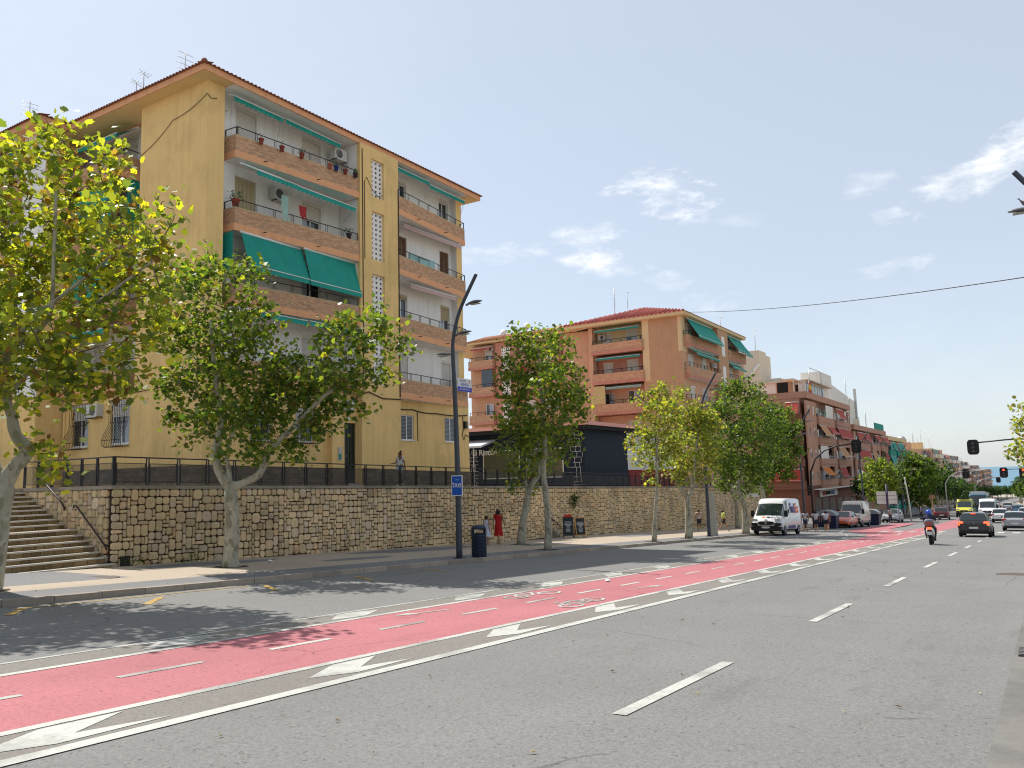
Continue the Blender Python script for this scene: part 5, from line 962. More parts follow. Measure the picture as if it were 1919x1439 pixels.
# ================================================================== trees
TREES = {
 't1': ((8.73, 19.41, -0.24), 0, [(8.88, 17.37, 9.6, 0.52), (8.84, 18.36, 8.85, 0.95), (9.59, 17.34, 8.96, 0.9), (8.59, 18.81, 9.25, 0.6), (8.84, 18.98, 7.74, 1.32), (9.99, 18.43, 7.79, 1.43), (9.22, 15.21, 7.33, 0.76), (10.04, 15.58, 7.91, 0.4), (9.6, 19.7, 6.39, 1.58), (9.87, 17.23, 6.19, 1.36), (10.49, 16.52, 6.81, 0.72), (10.02, 15.28, 5.81, 0.45), (8.7, 18.19, 4.72, 1.32), (9.15, 16.3, 4.69, 1.1), (10.08, 16.3, 5.26, 0.69), (7.92, 19.75, 6.82, 1.76), (7.0, 17.06, 4.62, 1.52), (7.4, 18.14, 7.9, 1.1), (9.79, 16.47, 4.09, 0.36), (9.24, 18.77, 3.94, 0.53), (9.32, 18.28, 2.8, 0.35), (9.04, 16.87, 4.12, 0.67), (10.36, 15.65, 7.29, 0.26), (9.17, 17.74, 2.32, 0.25), (7.67, 20.55, 5.69, 1.42), (7.54, 18.72, 3.77, 0.87)]),
 't2': ((16.44, 21.11, -0.57), 1, [(14.17, 20.7, 7.56, 0.86), (15.84, 21.65, 8.61, 0.93), (15.41, 19.79, 8.14, 0.72), (15.91, 19.45, 8.35, 0.4), (15.5, 22.88, 6.66, 0.85), (16.24, 22.01, 6.83, 1.28), (15.75, 19.59, 6.78, 0.96), (17.35, 21.43, 5.67, 1.48), (15.62, 21.38, 5.16, 1.31), (15.14, 22.42, 4.88, 0.58), (14.92, 21.81, 4.01, 0.45), (17.67, 20.01, 5.39, 1.02), (17.64, 19.36, 4.49, 1.34), (17.47, 21.29, 3.93, 1.3), (18.07, 18.98, 4.83, 0.84), (17.25, 18.01, 5.98, 0.45), (17.5, 17.48, 6.44, 0.73), (17.6, 16.49, 6.5, 0.79), (18.18, 16.06, 6.28, 0.51), (16.99, 16.97, 5.2, 0.93), (18.04, 16.69, 5.28, 0.72), (17.77, 18.44, 3.77, 0.66), (14.97, 20.1, 3.74, 0.93), (18.16, 17.92, 4.25, 0.58), (15.91, 20.95, 2.86, 0.29), (16.47, 19.81, 2.82, 0.56), (17.49, 19.55, 3.16, 0.58), (15.93, 20.08, 7.54, 0.65), (18.67, 16.07, 5.94, 0.23)]),
 't4': ((30.18, 18.03, -1.16), 1, [(28.73, 18.29, 7.76, 0.59), (29.53, 17.9, 7.7, 0.8), (29.03, 16.56, 7.6, 0.62), (30.62, 18.75, 6.74, 1.43), (28.59, 16.13, 5.73, 1.19), (29.34, 18.95, 5.58, 0.92), (30.89, 16.93, 4.95, 0.81), (28.03, 16.97, 4.46, 1.29), (30.72, 17.42, 3.58, 0.93), (28.84, 18.41, 3.92, 0.9), (30.4, 16.37, 5.79, 0.45), (28.11, 18.39, 6.45, 0.49), (28.8, 17.75, 3.1, 0.66)]),
 't3': ((34.03, 21.9, -1.33), 1, [(32.86, 21.61, 3.21, 0.72), (34.54, 21.77, 3.11, 0.75), (33.22, 21.42, 2.31, 0.65), (34.42, 21.26, 2.16, 0.58), (33.93, 22.22, 1.41, 0.37), (34.63, 21.41, 1.38, 0.48), (34.27, 20.22, 2.78, 0.57), (32.9, 21.91, 4.65, 0.65)]),
 't5': ((40.11, 17.49, -1.59), 2, [(39.38, 17.13, 5.76, 0.78), (40.09, 16.66, 6.2, 0.62), (38.75, 16.11, 4.83, 1.09), (40.51, 17.13, 3.42, 1.13), (39.82, 17.88, 3.86, 0.79), (41.06, 16.44, 3.68, 0.91), (38.63, 17.54, 2.99, 0.55), (40.38, 17.53, 2.44, 0.62), (39.46, 17.29, 1.47, 0.28)]),
 't6': ((45.27, 17.62, -1.81), 2, [(44.08, 17.07, 5.77, 0.98), (45.24, 16.91, 4.89, 1.3), (46.38, 17.76, 3.4, 1.53), (44.13, 17.75, 2.45, 0.91), (46.26, 17.13, 2.12, 0.94), (45.42, 16.18, 4.86, 1.08), (44.43, 17.75, 1.54, 0.49), (45.19, 15.89, 3.0, 0.91), (43.61, 17.71, 5.17, 0.61)]),
 't7': ((55.54, 17.48, -2.25), 3, [(52.99, 17.3, 7.22, 1.0), (53.63, 16.25, 7.18, 1.24), (55.17, 17.94, 5.4, 1.77), (57.6, 16.61, 5.8, 1.81), (53.61, 16.47, 3.47, 2.05), (52.67, 17.97, 3.16, 1.24), (57.69, 15.82, 3.88, 1.31), (55.65, 16.66, 1.7, 1.27), (53.58, 18.3, 6.07, 0.9), (53.84, 18.09, 1.75, 0.9), (55.39, 17.38, 0.63, 0.65), (54.3, 19.22, 4.33, 0.81)]),
 't8': ((69.86, 22.66, -2.86), 3, [(68.4, 23.37, 3.1, 1.15), (68.96, 22.44, 2.16, 1.37), (68.06, 23.15, 0.83, 0.68), (70.81, 22.31, 2.61, 1.17)]),
 't9': ((68.0, 18.0, -2.75), 3, [(65.38, 17.38, 6.24, 1.18), (67.35, 17.38, 4.6, 1.51), (68.54, 18.46, 2.71, 1.54), (67.03, 16.73, 3.71, 0.77), (67.42, 19.06, 2.07, 1.09), (67.87, 18.75, 5.57, 1.1), (67.85, 17.71, 1.6, 0.65), (67.28, 19.54, 0.78, 0.87), (66.86, 16.78, 5.41, 0.64)]),
 't10': ((108.0, 17.6, -4.3), 1, [(106.94, 17.37, 2.47, 1.29), (106.13, 16.45, 1.17, 2.04), (108.4, 18.38, 0.22, 1.44), (107.7, 15.89, -0.14, 1.29), (107.49, 17.42, -1.07, 1.17)]),
 't11': ((134.0, 17.4, -5.1), 3, [(135.67, 17.17, 2.88, 1.77), (135.52, 16.55, 1.27, 2.8), (137.11, 15.39, 0.03, 2.01), (132.87, 17.8, -0.64, 2.76), (134.46, 15.98, -2.27, 1.97), (135.41, 14.66, 2.4, 0.95), (132.29, 18.74, 0.17, 1.58)]),
 'tr': ((46.0, -2.5, -1.8), 2, [(42.71, 0.7, 4.38, 0.52), (43.05, 0.58, 3.56, 0.67), (42.68, 1.03, 2.85, 0.33), (43.13, 0.79, 2.26, 0.43), (43.98, 0.65, 1.65, 0.34), (45.42, -0.13, 3.61, 1.25), (44.14, 0.1, 2.12, 0.97), (43.02, 1.18, 2.39, 0.24)]),
 'tnear': ((20.0, -2.5, -0.7), 0, [(17.36, -0.24, 7.21, 0.13)]),
}

TRUNKS = {
 't1': [[(8.7, 19.46, -0.4, 0.38), (8.72, 19.36, 0.08, 0.33), (8.74, 19.13, 0.99, 0.30), (8.74, 18.97, 1.78, 0.29), (8.73, 18.9, 2.12, 0.27)], [(8.73, 18.9, 2.0, 0.24), (8.87, 18.62, 2.4, 0.15), (9.0, 18.37, 2.68, 0.13), (8.97, 18.39, 2.8, 0.13), (8.83, 18.54, 3.09, 0.12), (8.74, 18.59, 3.49, 0.1), (8.64, 18.64, 3.95, 0.09), (8.59, 18.53, 4.86, 0.08), (9.0, 17.75, 5.53, 0.05), (8.97, 17.56, 6.67, 0.04), (8.86, 17.36, 8.38, 0.03)],
        [(8.73, 18.9, 2.05, 0.22), (8.56, 19.07, 2.59, 0.15), (8.35, 19.18, 3.51, 0.12), (8.1, 19.25, 5.0, 0.09), (7.9, 19.19, 6.72, 0.06)], [(8.59, 18.53, 4.86, 0.07), (8.81, 18.04, 5.54, 0.05), (9.37, 17.0, 6.42, 0.035), (9.75, 16.26, 7.08, 0.02)], [(9.0, 18.37, 2.62, 0.08), (9.07, 18.24, 2.83, 0.05)], [(8.64, 18.64, 3.95, 0.07), (8.9, 18.13, 4.51, 0.05), (9.32, 17.27, 5.51, 0.04), (9.82, 16.33, 6.28, 0.03), (10.21, 15.61, 6.83, 0.02)]],
 't2': [[(16.43, 21.12, -0.65, 0.33), (16.42, 21.1, -0.35, 0.24), (16.34, 20.97, 0.75, 0.195), (16.22, 20.91, 1.86, 0.19)], [(16.22, 20.91, 1.8, 0.18), (15.98, 21.17, 2.38, 0.14), (15.88, 21.22, 2.87, 0.12), (15.9, 21.08, 3.36, 0.11), (15.89, 20.96, 4.0, 0.09), (15.72, 21.01, 4.98, 0.08), (15.57, 21.01, 6.11, 0.06), (15.47, 20.98, 6.92, 0.04)], [(16.22, 20.91, 1.8, 0.17), (16.42, 20.59, 1.96, 0.12), (16.67, 20.16, 2.19, 0.11), (16.74, 19.96, 2.59, 0.1), (16.82, 19.75, 2.99, 0.09), (17.2, 19.0, 3.78, 0.07), (17.58, 18.24, 4.56, 0.06), (17.99, 17.52, 5.03, 0.05), (18.32, 16.95, 5.33, 0.03)], [(16.22, 20.91, 1.86, 0.1), (16.15, 20.92, 2.38, 0.07), (16.08, 20.92, 2.86, 0.06), (16.14, 20.65, 3.67, 0.05)]],
 't4': [[(30.17, 18.03, -1.2, 0.18), (30.09, 17.91, -0.04, 0.13), (29.94, 17.91, 1.09, 0.125), (29.78, 17.91, 2.22, 0.12), (29.74, 17.77, 3.12, 0.11), (29.59, 17.71, 4.47, 0.08), (29.37, 17.67, 6.28, 0.05), (29.23, 17.65, 7.41, 0.03)]],
 't3': [[(34.03, 21.9, -1.4, 0.24), (34.02, 21.67, -0.16, 0.18), (34.05, 21.37, 1.0, 0.16), (34.11, 21.14, 1.64, 0.13), (34.25, 20.85, 2.02, 0.09), (34.21, 20.74, 2.8, 0.07), (34.12, 20.71, 3.58, 0.04)], [(34.05, 21.37, 1.0, 0.12), (33.9, 21.44, 1.78, 0.08), (33.92, 21.24, 2.56, 0.06), (33.98, 21.04, 3.07, 0.04)]],
 't5': [[(40.11, 17.49, -1.65, 0.15), (40.04, 17.34, -0.34, 0.1), (39.97, 17.15, 1.04, 0.09), (39.87, 17.05, 2.15, 0.08), (39.77, 16.91, 3.53, 0.06), (39.73, 16.62, 5.19, 0.03)]],
 't6': [[(45.28, 17.59, -1.9, 0.24), (45.14, 17.49, -0.31, 0.19), (45.05, 17.47, 0.45, 0.18), (44.91, 17.59, 0.85, 0.12), (44.67, 17.86, 1.38, 0.09), (44.69, 17.66, 2.14, 0.07), (44.67, 17.43, 3.36, 0.05)], [(45.05, 17.47, 0.45, 0.14), (45.15, 17.19, 1.06, 0.09), (45.13, 17.05, 1.82, 0.07), (45.09, 16.78, 3.34, 0.05), (45.07, 16.55, 4.55, 0.03)]],
 't7': [[(55.54, 17.48, -2.4, 0.28), (55.38, 17.42, -0.8, 0.2), (55.24, 17.48, -0.08, 0.18), (55.02, 17.66, 0.65, 0.15), (54.95, 17.64, 1.19, 0.13), (54.99, 17.47, 1.72, 0.1), (54.96, 17.29, 2.8, 0.08), (54.68, 17.25, 4.97, 0.05)], [(55.11, 17.55, 0.46, 0.13), (54.77, 18.02, 0.73, 0.1), (54.46, 18.4, 1.21, 0.09), (54.25, 18.6, 1.76, 0.07), (54.12, 18.56, 2.84, 0.05)]],
 't8': [[(69.86, 22.66, -2.95, 0.24), (69.69, 22.62, -1.49, 0.18), (69.52, 22.63, -0.35, 0.15), (69.26, 22.88, 0.35, 0.12), (68.94, 23.19, 1.27, 0.08), (68.81, 23.18, 2.18, 0.05)]],
 't9': [[(66.96, 19.57, -2.85, 0.22), (66.7, 19.42, -0.07, 0.18), (66.6, 19.44, 0.58, 0.16), (66.4, 19.6, 1.23, 0.1), (66.4, 19.42, 2.09, 0.08)], [(66.6, 19.44, 0.58, 0.12), (66.76, 19.06, 1.21, 0.09), (66.88, 18.69, 2.06, 0.07), (66.97, 18.18, 3.77, 0.05)]],
 't10': [[(107.95, 17.75, -4.62, 0.24), (107.75, 17.64, -2.68, 0.18), (107.47, 17.72, -1.07, 0.12), (107.36, 17.41, 1.18, 0.06)], [(107.75, 17.64, -2.68, 0.12), (108.03, 16.93, -1.42, 0.1), (108.05, 16.49, 0.51, 0.05)]],
 't11': [[(133.74, 17.95, -5.82, 0.26), (133.63, 17.61, -3.4, 0.2), (133.56, 17.21, -1.06, 0.12), (133.46, 16.77, 1.68, 0.06)], [(133.63, 17.61, -3.4, 0.12), (134.19, 16.42, -1.87, 0.1), (134.33, 15.78, 0.08, 0.05)]],
 'tr': [[(46, -3.2, -2.1, .24), (46, -3.1, 0, .18), (46.1, -2.6, 2, .12), (46.2, -1.8, 4, .08), (46.2, -1.0, 5.2, .04)]],
 'tnear': [[(21.5, -3.4, -1.1, .22), (21.5, -3.2, 2, .16), (21, -2.2, 5, .1), (20.3, -1.0, 7.5, .05), (19.9, -.1, 8.1, .02)]],
}
M_BARK = bpy.data.materials.new('plane_bark'); M_BARK.use_nodes = True; n, l = M_BARK.node_tree.nodes, M_BARK.node_tree.links; b = n['Principled BSDF']; b.inputs['Roughness'].default_value = .85
t = n.new('ShaderNodeTexCoord'); mp = n.new('ShaderNodeMapping'); mp.inputs['Scale'].default_value = (1, 1, .55); l.new(t.outputs['Object'], mp.inputs[0])
x = n.new('ShaderNodeTexVoronoi'); x.inputs['Scale'].default_value = 9; nzz = n.new('ShaderNodeTexNoise'); nzz.inputs['Scale'].default_value = 6; nzz.inputs['Detail'].default_value = 6; l.new(mp.outputs[0], nzz.inputs['Vector'])
mm = n.new('ShaderNodeMix'); mm.data_type = 'RGBA'; mm.inputs['Factor'].default_value = .18; l.new(mp.outputs[0], mm.inputs['A']); l.new(nzz.outputs['Color'], mm.inputs['B']); l.new(mm.outputs['Result'], x.inputs['Vector'])
cr = n.new('ShaderNodeValToRGB'); e = cr.color_ramp.elements; e[0].position = 0; e[0].color = (.30, .27, .20, 1); e[1].position = 1; e[1].color = (.42, .40, .31, 1)
for p_, c_ in ((.3, (.38, .35, .27, 1)), (.42, (.22, .21, .13, 1)), (.5, (.40, .38, .30, 1)), (.72, (.34, .31, .23, 1)), (.8, (.17, .15, .10, 1)), (.86, (.40, .37, .28, 1))): q_ = e.new(p_); q_.color = c_
l.new(nzz.outputs[0], cr.inputs[0]); sx = n.new('ShaderNodeSeparateColor'); l.new(x.outputs['Color'], sx.inputs[0]); l.new(mth(n, l, 'ADD', mth(n, l, 'MULTIPLY', sx.outputs[0], .75), mth(n, l, 'MULTIPLY', nzz.outputs[0], .25)), cr.inputs[0]); l.new(cr.outputs[0], b.inputs['Base Color'])
bp = n.new('ShaderNodeBump'); bp.inputs['Strength'].default_value = .6; bp.inputs['Distance'].default_value = .02; l.new(nzz.outputs[0], bp.inputs['Height']); l.new(bp.outputs[0], b.inputs['Normal'])
M_TWIG = mat('twig_bark', (.13, .105, .065), .9, .2, 10)
def leafmat(name, tr=.5):
    m = bpy.data.materials.new(name); m.use_nodes = True; n, l = m.node_tree.nodes, m.node_tree.links; n.clear(); out = n.new('ShaderNodeOutputMaterial')
    a = n.new('ShaderNodeAttribute'); a.attribute_name = 'leafcol'; d = n.new('ShaderNodeBsdfPrincipled'); d.inputs['Roughness'].default_value = .45; d.inputs['Specular IOR Level'].default_value = .35; l.new(a.outputs['Color'], d.inputs['Base Color'])
    mu = n.new('ShaderNodeMix'); mu.data_type = 'RGBA'; mu.blend_type = 'MULTIPLY'; mu.inputs['Factor'].default_value = 1; mu.inputs['B'].default_value = (2.5, 2.5, .8, 1); l.new(a.outputs['Color'], mu.inputs['A'])
    t = n.new('ShaderNodeBsdfTranslucent'); l.new(mu.outputs['Result'], t.inputs[0]); x = n.new('ShaderNodeMixShader'); x.inputs[0].default_value = tr; l.new(d.outputs[0], x.inputs[1]); l.new(t.outputs[0], x.inputs[2]); l.new(x.outputs[0], out.inputs[0]); return m
M_LEAF = leafmat('plane_leaves')
PAL = {0: [((.14, .17, .03), 6), ((.22, .24, .035), 5), ((.34, .31, .03), 3), ((.08, .11, .028), 4), ((.12, .07, .025), 1.2), ((.20, .13, .04), .8)],
       1: [((.078, .118, .022), 6), ((.12, .155, .028), 5), ((.046, .08, .018), 5), ((.20, .20, .03), 2.0), ((.12, .085, .03), .5)],
       2: [((.15, .17, .04), 5), ((.21, .21, .045), 4), ((.09, .13, .03), 5), ((.15, .10, .04), 1.3), ((.27, .25, .06), 1.2)],
       3: [((.055, .095, .02), 6), ((.085, .13, .025), 5), ((.035, .062, .015), 5), ((.15, .18, .035), 1.4)],
       4: [((.022, .05, .013), 6), ((.036, .07, .017), 4), ((.015, .036, .011), 5), ((.07, .095, .022), 1)]}
LEAF12 = np.array([(0, -.42), (.24, -.40), (.45, -.30), (.36, -.06), (.50, .20), (.26, .26), (.03, .52), (-.22, .28), (-.46, .25), (-.38, -.02), (-.48, -.26), (-.26, -.42)])
LEAF6 = np.array([(0, -.5), (.4, -.25), (.42, .2), (0, .52), (-.42, .2), (-.4, -.25)])
def leaf_mesh(name, pts, size, kind, rng, shape=LEAF12, tintpos=None):
    """pts: Nx3 leaf centres. Every leaf is a lobed polygon of its own."""
    n_ = len(pts); k = len(shape); z = rng.normal(size=(n_, 3)); z[:, 2] = np.abs(z[:, 2])*1.1+.25; z /= np.linalg.norm(z, axis=1)[:, None]
    a = rng.normal(size=(n_, 3)); a -= (a*z).sum(1)[:, None]*z; a /= np.linalg.norm(a, axis=1)[:, None]; b_ = np.cross(z, a); s = size*rng.uniform(.55, 1.25, n_)
    v = pts[:, None, :]+(a[:, None, :]*shape[None, :, :1]+b_[:, None, :]*shape[None, :, 1:])*s[:, None, None]
    v += z[:, None, :]*(np.abs(shape[None, :, :1])*-.22*s[:, None, None])
    me = bpy.data.meshes.new(name); me.vertices.add(n_*k); me.vertices.foreach_set('co', v.reshape(-1).astype(np.float32)); me.loops.add(n_*k); me.loops.foreach_set('vertex_index', np.arange(n_*k, dtype=np.int32))
    me.polygons.add(n_); me.polygons.foreach_set('loop_start', np.arange(0, n_*k, k, dtype=np.int32)); me.update(calc_edges=True)
    cols = np.array([c for c, w in PAL[kind]]); w = np.array([w for c, w in PAL[kind]], float); w /= w.sum()
    c = cols[rng.choice(len(cols), n_, p=w)]
    if tintpos is not None: c = c*(1-.3*tintpos[:, None])+.3*tintpos[:, None]*cols[rng.choice(len(cols), n_)]
    c = np.minimum(c*rng.uniform(.85, 1.5, (n_, 1)), .42); at = me.attributes.new('leafcol', 'FLOAT_COLOR', 'FACE'); at.data.foreach_set('color', np.concatenate([c, np.ones((n_, 1))], 1).reshape(-1).astype(np.float32))
    me.materials.append(M_LEAF); me.validate(); return me
def make_tree(key, label, leaf=.19, c=8.5, group=None, shape=LEAF12, seed=1, cluster=.30, cat='tree'):
    base, kind, blobs = TREES[key]; rng = np.random.default_rng(seed); B = Vector(base); nodes = [np.array(p[:3]) for path in TRUNKS[key] for p in path]
    org = Vector(TRUNKS[key][0][0][:3]); org.z += .1; o = thing('plane_tree', label, cat, org, 0, group); mb = MB()
    for path in TRUNKS[key]:
        P = [Vector(p[:3]) for p in path]; R = [p[3] for p in path]; PP, RR = [], []
        for i in range(len(P)-1):
            a, b_, c_, d_ = P[max(i-1, 0)], P[i], P[i+1], P[min(i+2, len(P)-1)]
            for k in range(3):
                t = k/3; q = .5*((2*b_)+(c_-a)*t+(2*a-5*b_+4*c_-d_)*t*t+(3*b_-a-3*c_+d_)*t**3); PP.append(q+Vector(rng.normal(size=3))*R[i]*.05); RR.append((R[i]*(1-t)+R[i+1]*t)*rng.uniform(.94, 1.07))
        PP.append(P[-1]); RR.append(R[-1]); mb.tube(PP, RR, 12 if R[0] > .1 else 7); nodes += [np.array(p) for p in PP]
    tips, lv = [], []
    for (x, y, z, r) in blobs:
        n_ = max(6, int(c*r*r/leaf**2/11)); d = rng.normal(size=(n_, 3)); d /= np.linalg.norm(d, axis=1)[:, None]; rad = r*rng.uniform(.25, 1.08, n_)**.7; p = np.array((x, y, z))+d*rad[:, None]*np.array((1, 1, .95)); tips.append(p)
    tips = np.concatenate(tips); N_ = np.array(nodes); dist = np.min(np.linalg.norm(tips[:, None]-N_[None], axis=2), axis=1); tips = tips[np.argsort(dist)]
    ND = list(N_)
    for i, p in enumerate(tips):
        A = np.array(ND); dd = np.linalg.norm(A-p, axis=1)+.55*np.maximum(0, A[:, 2]-p[2]+.1); q = A[np.argmin(dd)]; dm = np.linalg.norm(p-q)
        mid = (p+q)/2+rng.normal(size=3)*dm*.08+np.array((0, 0, dm*.05)); mb.tube([q, mid, p], [.009+.010*min(dm, 1.5), .008+.003*dm, .004], 4, 1, smooth=False, cap=False); ND += [mid, p]
        if rng.random() < .16: continue
        m_ = int(rng.integers(7, 17)); lv.append(p+rng.normal(size=(m_, 3))*cluster*np.array((1, 1, .8))*.62)
        if dm > .4: lv.append(mid+rng.normal(size=(4, 3))*cluster*.5)
    mb.obj('trunk', [M_BARK, M_TWIG], o, org); lv = np.concatenate(lv); me = leaf_mesh('crown', lv-np.array(org), leaf, kind, rng, shape); inst('crown', me, o)
    g = MB(); bx, by = TRUNKS[key][0][0][:2]; n_ = 14; zz_ = zs(bx) if by > 17.2 or by < 0 else zr(bx)
    g.poly([(bx+(.52+.06*cos(3*k))*cos(k*2*pi/n_), by+(.52+.06*cos(3*k))*sin(k*2*pi/n_), zs(bx+.5*cos(k*2*pi/n_))+.006+(zz_-zs(bx))) for k in range(n_)]); q = g.obj('tree_pit', [M_EARTH]); q['kind'] = 'structure'
    return o
make_tree('t1', 'big yellow-green plane tree with a thick pale trunk at the foot of the wide stairs', .175, 10.5, seed=11, cluster=.36)
make_tree('t2', 'dark green plane tree with a forked pale trunk in front of the stone wall', .16, 12.5, seed=12, cluster=.30)
make_tree('t3', 'leaning plane tree with low sparse leaves close to the wall, behind the girl in white', .16, 9, seed=13)
make_tree('t4', 'slim straight plane tree at the kerb, its tall narrow crown before the bar', .165, 15, seed=14)
make_tree('t5', 'thin sapling with a yellowing crown, between the advertising boards and the forked tree', .165, 13, seed=15)
make_tree('t6', 'yellow-olive plane tree forking low beside the second street lamp', .165, 14, seed=16)
make_tree('t7', 'broad fresh green plane tree at the kerb just before the courier van', .18, 15, seed=17, shape=LEAF6)
make_tree('t8', 'plane tree set back against the wall with a bare lower trunk', .2, 14, seed=18, shape=LEAF6)
make_tree('t9', 'green plane tree rising behind the courier van', .2, 19, seed=19, shape=LEAF6)
make_tree('t10', 'dull green plane tree on the pavement beyond the second waste container', .26, 22, seed=20, shape=LEAF6)
make_tree('t11', 'tall green plane tree behind the white direction panels', .28, 24, seed=21, shape=LEAF6)
make_tree('tr', 'yellowing tree reaching in from the right behind the traffic light arm', .17, 8, seed=22, shape=LEAF12)
# rows of street trees further down the avenue: three crowns, copied
def far_tree(seed, kind):
    rng = np.random.default_rng(seed); p = []
    for i in range(16):
        c = np.array((rng.uniform(-2.2, 2.2), rng.uniform(-2.2, 2.2), rng.uniform(3.6, 8.0))); r = rng.uniform(.9, 1.7); d = rng.normal(size=(95, 3)); d /= np.linalg.norm(d, axis=1)[:, None]; p.append(c+d*(r*rng.uniform(.5, 1.05, 95)**.6)[:, None])
    me = leaf_mesh('crown', np.concatenate(p), .42, kind, rng, LEAF6); g = MB(); g.tube([(0, 0, -.5), (.05, 0, 2), (.1, .05, 3.2), (0, .1, 5)], [.24, .18, .15, .08], 7); g.tube([(.05, 0, 2.4), (.8, .4, 4.5)], [.12, .05], 5); g.tube([(.05, 0, 2.4), (-.7, -.5, 4.6)], [.12, .05], 5); return me, g.mesh('trunk', M_BARK)
FT = [far_tree(31, 3), far_tree(32, 4), far_tree(33, 4)]
def put_far(x, y, k, lb, grp, s=1):
    o = thing('street_tree', lb, 'tree', (x, y, zr(x)+.13), random.uniform(0, 6), grp); inst('trunk', FT[k][1], o, sc=(s, s, s)); inst('crown', FT[k][0], o, sc=(s, s, s)); return o
for i, (x, y, k, s, lb) in enumerate(((142, 17.0, 0, 1.0, 'bright green street tree standing just past the white direction panels'), (125, 21.5, 1, .8, 'dark street tree set back on the pavement in front of the corner block'), (152, 15.6, 1, .95, 'dark tree behind the maroon car, first of the long left-hand row'))): put_far(x, y, k, lb, None, s)
for i in range(42): put_far(158+i*10.5, 14.8+yb(158+i*10.5)+random.uniform(-1.2, 1.2), 1+i % 2, 'dark green street tree in the dense row on the left down the avenue', 'street trees in the left row', random.uniform(.68, .85))
for i in range(20): put_far(170+i*11, -2.2+yb(170+i*11)+random.uniform(-1, 1), 2 if i % 2 else 0, 'green street tree in the row on the right side of the avenue', 'street trees in the right row', random.uniform(.8, 1.0))
# ================================================================== street furniture
M_LAMP = mat('lamp_paint', (.035, .045, .06), .45, .15, 6, spec=.45); M_LHEAD = mat('lamp_head', (.16, .16, .17), .4, .1, 6); M_LGL = mat('lamp_glass', (.30, .29, .24), .3); M_GALV = mat('galvanised', (.30, .30, .30), .5, .15, 5, metal=.3)
def luminaire(o, y, z, s, l=.62):
    """s=-1 reaches to the street, +1 to the pavement"""
    g = MB(); R = []
    for k in range(7): t = k/6; w = .14*sin(pi*min(.96, t*.9+.08))**.6; h = .075*sin(pi*min(.95, t*.9+.06))**.7; yy = y+s*(.08+l*t); zz = z+.04*sin(pi*t*.5); R.append([(w*cos(a), yy, zz+(h if sin(a) > 0 else h*.35)*sin(a)) for a in [j*pi/5 for j in range(10)]])
    g.loft(R); g.tube([(0, y, z-.03), (0, y+s*.14, z+.02)], .04, 6); h_ = g.obj('lamp_head', [M_LHEAD], o); g = MB(); g.box(-.09, .09, min(y+s*.2, y+s*.6), max(y+s*.2, y+s*.6), z-.045, z-.028); g.obj('lamp_glass', [M_LGL], h_)
def lamp(x, y, label, s=1):
    z0 = zs(x); o = thing('street_lamp', label, 'street lamp', (x, y, z0), 0, 'double street lamps along the avenue'); g = MB(); H = .84
    P = [(0, 0, -.1), (0, 0, 2.6), (0, s*.05, 5.4), (0, s*.12, 7.3), (0, s*.08, 7.9), (0, s*-.08, 8.5), (0, s*-.33, 9.05), (0, s*-.84, 9.85), (0, s*-1.0, 10.1)]; PP = []
    for i in range(len(P)-1):
        a, b, c, d = [Vector(P[min(max(i+k, 0), len(P)-1)]) for k in (-1, 0, 1, 2)]
        for k in range(4): t = k/4; PP.append(.5*((2*b)+(c-a)*t+(2*a-5*b+4*c-d)*t*t+(3*b-a-3*c+d)*t**3))
    PP.append(Vector(P[-1])); g.tube(PP, [.115-.05*min(1, p.z/8.5) for p in PP], 12); g.obj('pole', [M_LAMP], o); g = MB(); g.box(-.16, .16, -.16, .16, -.08, .03); g.box(-.118, -.1, -.06, .06, .5, .95); g.obj('base', [M_LAMP], o)
    luminaire(o, s*-.52, 9.05, -s); luminaire(o, -s*.02, 8.0, -s); luminaire(o, s*.15, 7.3, s); return o
L1 = lamp(23.35, 17.6, 'dark double street lamp carrying the blue taxi sign, beside the litter bin')
lamp(49.1, 17.75, 'dark street lamp standing beside the pale leaning slab'); lamp(72.2, 17.6, 'dark street lamp just behind the courier van'); lamp(98, 17.4, 'dark street lamp in front of the rust brown corner block'); lamp(127, 17.4, 'street lamp half hidden by the green trees past the direction panels')
lamp(23.6, -.95, 'street lamp on the right with a pigeon on its head, only its top in view', -1)
o = thing('pigeon', 'grey and reddish pigeon perched on the nearest right street lamp', 'bird', (23.6, -.1, zs(23.6)+9.14)); g = MB()
g.loft([[(r*cos(a), y, z+r*1.1*sin(a)) for a in [k*pi/5 for k in range(10)]] for y, z, r in ((-.2, .02, .01), (-.12, .05, .035), (-.04, .08, .055), (.03, .12, .055), (.07, .17, .035), (.09, .21, .028), (.10, .24, .03), (.12, .25, .012), (.15, .245, .003))]); g.tube([(.015, 0, .05), (.015, 0, -.01)], .006, 4); g.tube([(-.015, 0, .05), (-.015, 0, -.01)], .006, 4); g.obj('body', [mat('pigeon_feathers', (.13, .09, .09), .8, .4, 20)], o)
# taxi sign
o = thing('taxi_sign', 'blue rectangular sign reading TAXI with a white border on the lamp post', 'sign', (23.2, 17.52, zs(23.35)+2.55)); g = MB(); g.box(-.02, 0, -.24, .24, -.36, .36); g.obj('panel', [M_WFR], o)
g = MB(); g.box(-.026, -.0205, -.212, .212, -.332, .332); g.obj('blue_face', [mat('sign_blue', (.01, .085, .42), .5, .08, 4)], o); text_mesh('TAXI', .21, M_WFR, .002, o, 'lettering', (-.029, 0, .0), (pi/2, 0, -pi/2), .002, .86); text_mesh('- --', .10, M_WFR, .001, o, 'lettering', (-.029, -.02, .21), (pi/2, 0, -pi/2), .004); g = MB(); g.lathe([(.12, 0), (.12, .04)], (.15, .08, .25), 12); g.lathe([(.12, 0), (.12, .04)], (.15, .08, -.25), 12); g.obj('clamp', [M_GALV], o)
